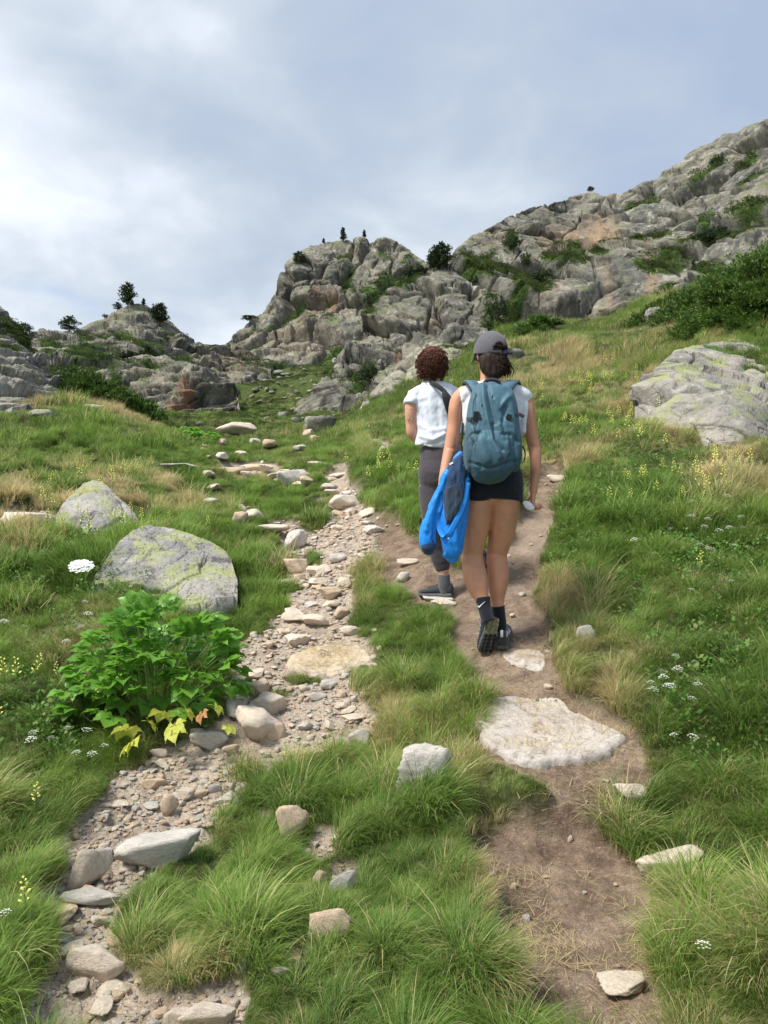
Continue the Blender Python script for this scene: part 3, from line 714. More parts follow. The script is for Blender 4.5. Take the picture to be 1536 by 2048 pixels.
def scatter(name, pts, nrm_lean, yaw, scale, tint, dry, meshes, material, label, tilt=None):
    """one 'stuff' object: a point cloud whose points carry the tufts"""
    me = bpy.data.meshes.new(name); me.vertices.add(len(pts)); me.vertices.foreach_set('co', np.asarray(pts, np.float32).ravel())
    def A(nm, typ, v):
        a_ = me.attributes.new(nm, typ, 'POINT')
        a_.data.foreach_set('vector' if typ == 'FLOAT_VECTOR' else 'value', np.asarray(v, np.float32 if typ != 'INT' else np.int32).ravel())
    rot = np.zeros((len(pts), 3)); rot[:, 2] = yaw
    if tilt is not None: rot[:, :2] = tilt
    A('rot', 'FLOAT_VECTOR', rot); A('sc', 'FLOAT_VECTOR', scale if np.ndim(scale) == 2 else np.repeat(np.asarray(scale)[:, None], 3, 1))
    A('tint', 'FLOAT', tint); A('dry', 'FLOAT', dry); A('idx', 'INT', RNG.integers(0, len(meshes), len(pts)))
    o = link(name, me, label=label, kind='stuff')
    ng = bpy.data.node_groups.new(name, 'GeometryNodeTree')
    ng.interface.new_socket('Geometry', in_out='INPUT', socket_type='NodeSocketGeometry')
    ng.interface.new_socket('Geometry', in_out='OUTPUT', socket_type='NodeSocketGeometry')
    N = ng.nodes; L = ng.links
    gi = N.new('NodeGroupInput'); go = N.new('NodeGroupOutput'); iop = N.new('GeometryNodeInstanceOnPoints'); jn = N.new('GeometryNodeJoinGeometry')
    for k, m_ in enumerate(meshes):
        if not m_.materials: m_.materials.append(material)
        so = bpy.data.objects.new(m_.name, m_)
        oi = N.new('GeometryNodeObjectInfo'); oi.inputs[0].default_value = so; oi.inputs['As Instance'].default_value = True
        L.new(oi.outputs['Geometry'], jn.inputs[0])
    def NA(nm, typ):
        a_ = N.new('GeometryNodeInputNamedAttribute'); a_.data_type = typ; a_.inputs[0].default_value = nm
        return next(s for s in a_.outputs if s.enabled and s.name == 'Attribute')
    L.new(gi.outputs[0], iop.inputs['Points']); L.new(jn.outputs[0], iop.inputs['Instance'])
    iop.inputs['Pick Instance'].default_value = True
    L.new(NA('idx', 'INT'), iop.inputs['Instance Index']); L.new(NA('rot', 'FLOAT_VECTOR'), iop.inputs['Rotation']); L.new(NA('sc', 'FLOAT_VECTOR'), iop.inputs['Scale'])
    L.new(iop.outputs[0], go.inputs[0])
    md = o.modifiers.new('scatter', 'NODES'); md.node_group = ng
    return o
rg = np.random.default_rng(5)
T_near = [tuft_mesh('tuft_near', 46, 0.135, 0.045, 0.0034, 0.9, 0.9, rg), tuft_mesh('tuft_near', 40, 0.16, 0.05, 0.0032, 1.3, 0.9, rg),
          tuft_mesh('tuft_near', 50, 0.115, 0.05, 0.0034, 0.35, 0.6, rg), tuft_mesh('tuft_near', 36, 0.19, 0.04, 0.0036, 0.7, 1.1, rg), tuft_mesh('tuft_near', 44, 0.10, 0.055, 0.0038, 1.1, 1.2, rg)]
T_wide = [tuft_mesh('broad_tuft', 26, 0.20, 0.05, 0.0062, 0.8, 0.9, rg, 5), tuft_mesh('broad_tuft', 22, 0.25, 0.05, 0.0066, 1.1, 0.8, rg, 5)]
T_mid = [tuft_mesh('tuft_mid', 46, 0.20, 0.09, 0.0085, 0.8, 0.9, rg, 3), tuft_mesh('tuft_mid', 44, 0.24, 0.10, 0.008, 0.5, 0.8, rg, 3), tuft_mesh('tuft_mid', 50, 0.16, 0.10, 0.009, 1.1, 1.1, rg, 3)]
T_far = [tuft_mesh('tuft_far', 40, 0.42, 0.26, 0.028, 0.6, 0.8, rg, 2), tuft_mesh('tuft_far', 40, 0.34, 0.30, 0.03, 0.3, 0.7, rg, 2)]
T_straw = [tuft_mesh('straw', 5, 0.12, 0.06, 0.0026, 3.0, 0.9, rg, 4, 0.1, 0.3), tuft_mesh('straw', 4, 0.09, 0.06, 0.0024, 3.5, 0.9, rg, 4, 0.1, 0.3)]

SLABS = []
# where the grass is straw-coloured, lush or short, as ellipses over the photo
DRYE = [(1010,1650,60,110,10,.9),(975,1800,50,90,0,.75),(1230,1650,60,50,30,.6),(1480,960,110,70,10,.9),(1400,1160,90,50,0,.55),(1130,1180,60,40,0,.5),(1330,650,90,30,-15,.8),(1250,690,90,40,-20,.6),
        (1090,720,80,50,0,.45),(1270,800,60,60,-50,.6),(1100,900,120,60,0,.3),(1350,880,100,30,0,.45),(240,985,80,30,15,.7),(330,970,60,30,30,.7),(40,980,60,70,0,.7),(130,920,90,40,20,.55),(230,820,60,20,10,.8),
        (300,845,40,14,0,.7),(60,815,60,16,0,.6),(1190,1400,60,40,0,.5),(450,1680,60,50,0,.45),(700,1480,90,30,0,.35),(1100,1600,80,30,0,.5),(820,980,100,20,0,.2),(560,1370,60,20,0,.5),(430,1900,90,90,0,.35),
        (1160,790,140,60,0,.35),(1400,1030,80,40,0,.5),(900,1560,90,30,0,.25),(1000,1970,60,60,0,.55),(1500,1560,60,50,0,.3),(1310,1900,30,90,0,.3),(640,1010,40,30,0,.3),(160,1000,50,30,0,.4),(50,1120,60,30,0,.5)]
LUSH = [(120,1640,150,170,0,1),(330,1330,150,150,0,.6),(90,1900,120,100,0,.7),(800,960,110,60,0,.8),(1350,1080,170,120,0,.6),(850,1330,70,130,0,.35),(700,1900,200,150,0,.8),(400,1830,130,100,0,.7),(1420,1900,120,120,0,.6),
        (560,1000,70,40,0,.4),(130,860,160,60,0,.8),(480,1130,90,70,0,.4),(1450,1400,110,120,0,.6),(220,1090,120,50,0,.7),(900,1900,90,150,0,.4),(1000,1560,100,40,0,.2)]
OLIVE = [(1150,730,160,70,0,1),(1300,700,200,60,0,.8),(1100,1450,0.1,0.1,0),(640,960,200,60,0,.4),(860,1500,100,120,0,.4)]
DEEP = [(120,870,170,45,5,1),(400,905,110,35,0,.8),(800,955,110,50,0,.9),(250,1060,120,30,0,.8),(1430,1420,130,150,0,.8),(1330,1020,150,70,0,.7),(560,1010,70,30,0,.7),(120,1640,110,110,0,.5),(460,1150,90,60,0,.6),(850,1600,70,30,0,.9),(1420,1700,110,90,0,.5),(870,1340,40,90,0,.5),(90,1150,120,50,0,.7),(1000,590,.1,.1,0),(1150,860,90,30,0,.5),(700,1700,120,50,0,.5)]
BROAD = [(60,1640,120,120,0,1),(700,1930,200,110,0,.9),(380,1850,120,110,0,.8),(90,1930,110,90,0,.8),(1450,1900,100,110,0,.3),(850,1600,80,60,0,.5)]
SHORT = [(150,1780,130,160,0,1),(180,1960,150,100,0,1),(330,1700,150,60,0,1),(300,1900,100,100,0,.5),(250,1560,60,60,0,.7),(190,1050,110,30,0),(330,1180,150,40,0),(1400,900,200,30,0),(330,860,120,30,0),(60,850,90,30,0),(660,960,200,60,0,.6),(450,900,120,60,0,.7),(850,1570,60,20,0,.4),(1290,880,60,60,0,.6),(1150,1560,200,60,0,.4),(700,1840,80,50,0,.5),(600,1690,60,30,0,.5)]
def clumpmap(x_, y_, seed, s): return fbm(np.stack([x_ / s, y_ / s, x_ * 0], 1), 3, seed)
def place(n, r0, r1, power, amax=0.60):
    """density falls off with distance as 1/r^power"""
    U = RNG.uniform(0, 1, n); e = 2 - power
    r_ = (r0 ** e + U * (r1 ** e - r0 ** e)) ** (1 / e)
    a_ = RNG.uniform(-amax, amax, n)
    return np.sin(a_) * r_, np.cos(a_) * r_, r_
def topix(x_, y_, z_): return 768 + F * x_ / y_, 1024 - F * z_ / y_
ROCKS_XY = []                                                   # (x, y, radius) of stones laid on the ground: no grass grows through them
def clear_of_stones(x_, y_, shrink=0.8):
    keep = np.ones(len(x_), bool)
    for (a, b, ra, rb, ca, sa) in ROCKS_XY:
        dx = x_ - a; dy = y_ - b; p = dx * ca + dy * sa; q = -dx * sa + dy * ca
        keep &= (p / ra) ** 2 + (q / rb) ** 2 > shrink ** 2
    return keep
def sow(name, n, r0, r1, power, meshes, size, label, amax=0.74, broad=None, thin=1.0, dens=None):
    x_, y_, r_ = place(n, r0, r1, power, amax)
    z_ = ground(x_, y_); dg = ground(x_, y_, DG); gg = ground(x_, y_, GG); bare_ = dg + gg
    p_, q_ = topix(x_, y_, z_)
    # grass also goes where the sward is thick, leaving small gaps
    c1 = clumpmap(x_, y_, 61, 0.22 if r0 < 6 else 0.8); c2 = clumpmap(x_, y_, 62, 0.9 if r0 < 6 else 3.0)
    ok = ((bare_ < 0.30 + 0.20 * c1) | ((bare_ < .8) & (RNG.uniform(0, 1, n) < .07))) & (y_ > 0.4)
    edge = np.clip(bare_ * 2.2, 0, 1)
    if broad is not None:
        bm = ell(p_, q_, BROAD); ok &= (bm + 0.4 * c2 > 0.35) if broad else (RNG.uniform(0, 1, n) > 0.45 * sst(bm, 0.3, 0.7))
    ok &= clear_of_stones(x_, y_)
    ok &= RNG.uniform(0, 1, n) < 0.95 * thin + 0.5 * c1
    i_ = np.where(ok)[0]; x_, y_, z_, r_, p_, q_, c1, c2, edge = (v[i_] for v in (x_, y_, z_, r_, p_, q_, c1, c2, edge))
    dryv = ell(p_, q_, DRYE); lush = ell(p_, q_, LUSH); ol = ell(p_, q_, OLIVE)
    rnd = RNG.uniform(0, 1, len(i_))
    dry_ = np.clip(dryv * (0.75 + 0.6 * c1) + edge * 0.40 + 0.10 + 0.42 * sst(c2, 0.0, 0.45) - lush * 0.25 + (rnd - 0.5) * 0.15 + ol * 0.12, 0, 1)
    tint_ = np.clip(0.42 + 0.5 * c2 + 0.35 * c1 + lush * 0.22 + ol * 0.35 + (rnd - 0.5) * 0.3 + edge * 0.2, 0, 1)
    deep = ell(p_, q_, DEEP) * (.7 + .6 * c2); tint_ = np.clip(tint_ - .42 * deep, 0, 1); dry_ = np.clip(dry_ - .30 * deep, 0, 1)
    # tussocks: blades spill outward from the middle of each clump
    cell = 0.17 if r0 < 5 else (0.34 if r0 < 10 else 0.9)
    f1, f2, ids_, vec_ = voronoi(np.stack([x_ / cell + 0.3 * c2, y_ / cell * .9, x_ * 0 + .5], 1), 66)
    crown_ = 1 - sst(f1, 0.1, 0.75); out_ = np.arctan2(-vec_[:, 1], -vec_[:, 0])
    tint_ = np.clip(tint_ + (ids_[:, 0] - .5) * .5, 0, 1); dry_ = np.clip(dry_ + (ids_[:, 1] - .62) * .45 + .25 * (1 - crown_) * (ids_[:, 2] > .6), 0, 1)
    wnd = fbm(np.stack([x_ / 0.7, y_ / 0.7, x_ * 0], 1), 2, 77) * 2.6
    wy = -1.2 + wnd; k1 = .55
    yaw = np.arctan2(np.sin(out_) * k1 + np.sin(wy) * (1 - k1), np.cos(out_) * k1 + np.cos(wy) * (1 - k1)) + RNG.normal(0, 0.4, len(i_))
    sc = size * (0.72 + 0.75 * c1 + 0.25 * c2 + lush * 0.25) * RNG.uniform(0.7, 1.25, len(i_)) * (1 - 0.45 * edge) * (.62 + .62 * crown_) * (.75 + .5 * ids_[:, 2]) * (1 + .25 * np.clip(deep, 0, 1)) * (1 - .5 * ell(p_, q_, SHORT))
    sc3 = np.stack([sc, sc, sc * (1 + 0.15 * c2)], 1)
    return scatter(name, np.stack([x_, y_, z_ - 0.005], 1), None, yaw, np.clip(sc3, 0.25, 3), tint_, dry_, meshes, M_grass, label)
def all_grass():
    sow('meadow_grass', 52000, 1.45, 5.8, 1.15, T_near, 0.95, 'fine green tufted grass on both sides of the trails', broad=False)
    sow('lush_grass', 11000, 1.45, 4.2, 1.0, T_wide, 0.72, 'bright broad-bladed grass near the stony trail', broad=True)
    sow('meadow_grass', 52000, 5.2, 15.0, 1.45, T_mid, 0.90, 'green tufted grass on the slopes further up')
    sow('slope_grass', 40000, 13.5, 60.0, 1.9, T_far, 0.6, 'grass covering the distant slopes')
    # dead stalks strewn on the trodden soil
    x_, y_, r_ = place(42000, 1.5, 8, 1.2); z_ = ground(x_, y_); dg = ground(x_, y_, DG); gg = ground(x_, y_, GG)
    edge_ = 4 * dg * (1 - dg); k = (RNG.uniform(0, 1, len(x_)) < dg * (0.22 + 0.9 * clumpmap(x_, y_, 91, 0.22)) + edge_ * .9 + gg * 0.05) & clear_of_stones(x_, y_)
    x_, y_, z_ = x_[k], y_[k], z_[k]; n = len(x_)
    for (c, g_, R_, seed_) in SLABS:                            # and over the slabs
        m_ = 260 if R_.mean() > .2 else 60; a_ = RNG.uniform(-math.pi, math.pi, m_); f_ = RNG.uniform(0, 1, m_) ** .45 * .93; rr_ = np.interp(a_, np.linspace(-math.pi, math.pi, len(R_)), R_) * f_
        q = np.stack([c[0] + np.cos(a_) * rr_, c[1] + np.sin(a_) * rr_], 1); x_ = np.append(x_, q[:, 0]); y_ = np.append(y_, q[:, 1]); z_ = np.append(z_, g_[2] + g_[3] + (q - c) @ g_[:2] * .9 + .006)
    n = len(x_)
    scatter('dead_grass_litter', np.stack([x_, y_, z_ + 0.004], 1), None, RNG.uniform(0, 6.28, n), np.stack([RNG.uniform(.5, 1.2, n)] * 2 + [np.full(n, 0.25)], 1), RNG.uniform(.3, .9, n), np.full(n, 1.0), T_straw, M_grass, 'dead straw-coloured stalks strewn over the trodden soil')

def far_scrub():
    S1 = [sprig_mesh('scrub_clump', 90, 0.55, 0.6, 0.16, rg), sprig_mesh('scrub_clump', 90, 0.4, 0.7, 0.15, rg), sprig_mesh('scrub_clump', 70, 0.7, 0.5, 0.17, rg)]
    pts, scs, tn = [], [], []
    for Pm, vm, Nm, o in VEGPTS:
        if o.name.startswith('boulder'): continue
        d = np.linalg.norm(Pm, axis=1)
        w_ = sst(vm, 0.45, 0.65) * 0.11
        k = RNG.uniform(0, 1, len(Pm)) < w_
        q = Pm[k]; dk = d[k]
        pts.append(q + RNG.normal(0, 0.002, q.shape) * dk[:, None]); scs.append(np.clip(dk * 0.0075, 0.2, 1.6) * RNG.uniform(0.5, 1.4, len(q)))
        tn.append(np.clip(0.45 + fbm(q / (dk.mean() * 0.05), 3, 5) * 1.1, 0, 1))
    # and the green floor of the valley beyond the stones
    x_, y_, r_ = place(26000, 24, 130, 1.9, 0.35); z_ = ground(x_, y_)
    k = clumpmap(x_, y_, 13, 4.0) > -0.18
    q = np.stack([x_, y_, z_], 1)[k]; dk = r_[k]
    pts.append(q); scs.append(np.clip(dk * 0.0065, 0.2, 1.4) * RNG.uniform(0.5, 1.3, len(q))); tn.append(np.clip(0.5 + clumpmap(q[:, 0], q[:, 1], 14, 3.0) * 1.0, 0, 1))
    pts = np.concatenate(pts); scs = np.concatenate(scs); tn = np.concatenate(tn)
    scatter('mountain_scrub', pts, None, RNG.uniform(0, 6.28, len(pts)), np.stack([scs, scs, scs * 0.6], 1), tn, np.clip(RNG.uniform(-.3, .5, len(pts)), 0, 1), S1, M_scrub, 'dark green scrub and turf on the ledges of the far rocks')

# ================================================================== stones
def ico(sub):
    bm = bmesh.new(); bmesh.ops.create_icosphere(bm, subdivisions=sub, radius=1.0)
    V = np.array([v.co[:] for v in bm.verts]); Fc = [[v.index for v in f.verts] for f in bm.faces]; bm.free()
    return V, np.array(Fc, np.int32)
ICO = {k: ico(k) for k in (2, 3, 4, 5)}
def tri_mesh(name, V, Fc, material, smooth=True):
    me = bpy.data.meshes.new(name); n = len(Fc); k = Fc.shape[1]
    me.vertices.add(len(V)); me.vertices.foreach_set('co', V.astype(np.float32).ravel())
    me.loops.add(n * k); me.loops.foreach_set('vertex_index', Fc.ravel().astype(np.int32))
    me.polygons.add(n); me.polygons.foreach_set('loop_start', (np.arange(n) * k).astype(np.int32)); me.polygons.foreach_set('loop_total', np.full(n, k, np.int32))
    me.update(calc_edges=True); me.polygons.foreach_set('use_smooth', np.full(n, smooth)); me.materials.append(material)
    return me
def rock_mesh(seed, sub=4, planes=11, flat=0.0, sharp=60, rough=0.035, material=None, name='stone', smooth=True):
    """a broken stone of about unit width: cut by random planes, edges a little worn, surface rough"""
    rg_ = np.random.default_rng(seed); D, Fc = ICO[sub]
    n = rg_.normal(0, 1, (planes, 3)); n /= np.linalg.norm(n, axis=1, keepdims=True)
    off = rg_.uniform(0.55, 0.95, planes)
    n = np.concatenate([n, [[0.08 * rg_.normal(), 0.08 * rg_.normal(), 1]]]); n[-1] /= np.linalg.norm(n[-1]); off = np.append(off, 0.72 - 0.15 * flat)
    dn = D @ n.T; q = off[None] / np.maximum(dn, 1e-3); q = np.where(dn > 1e-3, q, 1e3)
    rad = (np.exp(-sharp * np.log(np.maximum(q, 1e-3))).sum(1)) ** (-1 / sharp)
    rad = np.minimum(rad, 1.25)
    P = D * rad[:, None]
    off_ = seed * 3.7
    nz = fbm(P * 2.2 + off_, 3, seed % 50) * rough * 2 + fbm(P * 8 + off_, 3, seed % 50 + 1) * rough * 0.75
    o, c = blocks(P + off_, 0.75, seed % 91, tilt=0.8); nz += o * rough * 0.9 - np.exp(-(c / 0.05) ** 2) * rough * 0.6
    if sub >= 4: nz += fbm(P * 24 + off_, 2, seed % 50 + 2) * rough * 0.3
    P = P * (1 + nz[:, None])
    P[:, 2] -= P[:, 2].min(); P[:, :2] -= (P[:, :2].max(0) + P[:, :2].min(0)) / 2
    P /= np.array([np.ptp(P[:, 0]), np.ptp(P[:, 1]), np.ptp(P[:, 2])])
    return tri_mesh(name, P, Fc, material, smooth)
def put_stone(cx, cy, w_, h_, zr, yaw=0.0, me=None, material=None, seed=0, label=None, group=None, cat='stone', name='stone', tilt=(0, 0), sink=0.13, sub=4, rough=0.04, planes=11, grass_r=1.2, dmax=1.5):
    """w_, h_ as seen in the photo; zr = height over width"""
    p = hit(cx, cy + h_ * 0.5); d = p[1]
    w_ *= 1.08; h_ *= 1.12; W = w_ * d / F; ta = max(0.06, (cy + h_ / 2 - 1024) / F); hw = h_ * d / F
    dz = zr * W; dy = np.clip((hw - dz) / ta if ta > 0.12 else 0.8 * W, 0.35 * W, dmax * W)
    yc = d + dy * 0.5; x_ = p[0] * yc / d; z_ = float(ground(x_, yc)) * 0.5 + float(ground(p[0], d)) * 0.5
    if me is None: me = rock_mesh(seed or int(cx * 7 + cy), sub, planes, material=material, rough=rough, name=name)
    o = link(name, me, label, cat, group)
    Wz = dz * (1 + sink)
    # yaw keeps the footprint: approximate by swapping extents
    o.scale = (W, dy, Wz); o.location = (x_, yc, z_ - dz * sink); o.rotation_euler = (tilt[0], tilt[1], yaw)
    ROCKS_XY.append((x_, yc, W * 0.5 * grass_r, dy * 0.5 * grass_r, math.cos(yaw), math.sin(yaw)))
    return o
def slab_outline(name, pts, thick, seed, material, label, lift=0.03, rough=0.012, res=70, cat='stone slab', group=None, far_drop=0.0):
    """flat stone whose outline is laid on the ground"""
    H = hits([a for a, b in pts], [b for a, b in pts]); XY = H[:, :2]
    c = XY.mean(0); n = 130
    # resample outline by angle
    ang = np.arctan2(XY[:, 1] - c[1], XY[:, 0] - c[0]); rad = np.hypot(XY[:, 0] - c[0], XY[:, 1] - c[1]); o_ = np.argsort(ang); ang, rad = ang[o_], rad[o_]
    A_ = np.linspace(-math.pi, math.pi, n, endpoint=False)
    R_ = np.interp(A_, np.concatenate([ang - 2 * math.pi, ang, ang + 2 * math.pi]), np.tile(rad, 3))
    R_ = R_ * (1 + 0.10 * fbm(np.stack([np.cos(A_) * 5, np.sin(A_) * 5, A_ * 0 + seed], 1), 5, seed, .6))
    zc_ = H[:, 2].max() * 0.55 + H[:, 2].mean() * 0.45 + lift
    gxy = np.linalg.lstsq(np.c_[XY - c, np.ones(len(XY))], H[:, 2], rcond=None)[0]
    SLABS.append((c, np.array([gxy[0], gxy[1], gxy[2], lift]), R_, seed))
    rows = []
    for f in list(np.linspace(0.02, 0.93, 40)) + [0.97, 0.99, 1.0, 1.005, 1.0, 0.98, 0.95]:
        rows.append(np.stack([c[0] + np.cos(A_) * R_ * f, c[1] + np.sin(A_) * R_ * f, np.zeros(n)], 1))
    dz = [0.0] * 40 + [-0.004, -0.010, -0.02, -0.25 * thick, -0.5 * thick, -0.8 * thick, -thick]
    V = []
    for rw, z in zip(rows, dz):
        rw = rw.copy(); rw[:, 2] = gxy[2] + lift + (rw[:, :2] - c) @ gxy[:2] * 0.9
        k = np.clip(1 + z / 0.03, 0, 1)
        nn = fbm(rw * 6, 4, seed + 1) * rough * 1.6 + fbm(rw * 30, 3, seed + 2) * rough * 0.45
        oo, cc = blocks(rw * np.array([1, 1, .3]), 0.17, seed + 3, tilt=.5); nn += oo * rough * 0.5
        rw[:, 2] += nn + z; rw[:, :2] += (fbm(rw * 25, 2, seed + 5) * 0.006 * (1 - k))[:, None]; V.append(rw)
    V = np.concatenate(V) - np.array([c[0], c[1], gxy[2]])
    me = grid_mesh(name, V, len(rows), n, material, wrap=True)
    bm = bmesh.new(); bm.from_mesh(me); bm.verts.ensure_lookup_table(); bm.faces.new([bm.verts[i] for i in range(n)]); bmesh.ops.recalc_face_normals(bm, faces=bm.faces); bm.to_mesh(me); bm.free()
    o = link(name, me, label, cat, group, loc=(c[0], c[1], gxy[2]))
    ext = XY.max(0) - XY.min(0)
    ROCKS_XY.append((c[0], c[1], ext[0] * .5, ext[1] * .5, 1, 0))
    return o

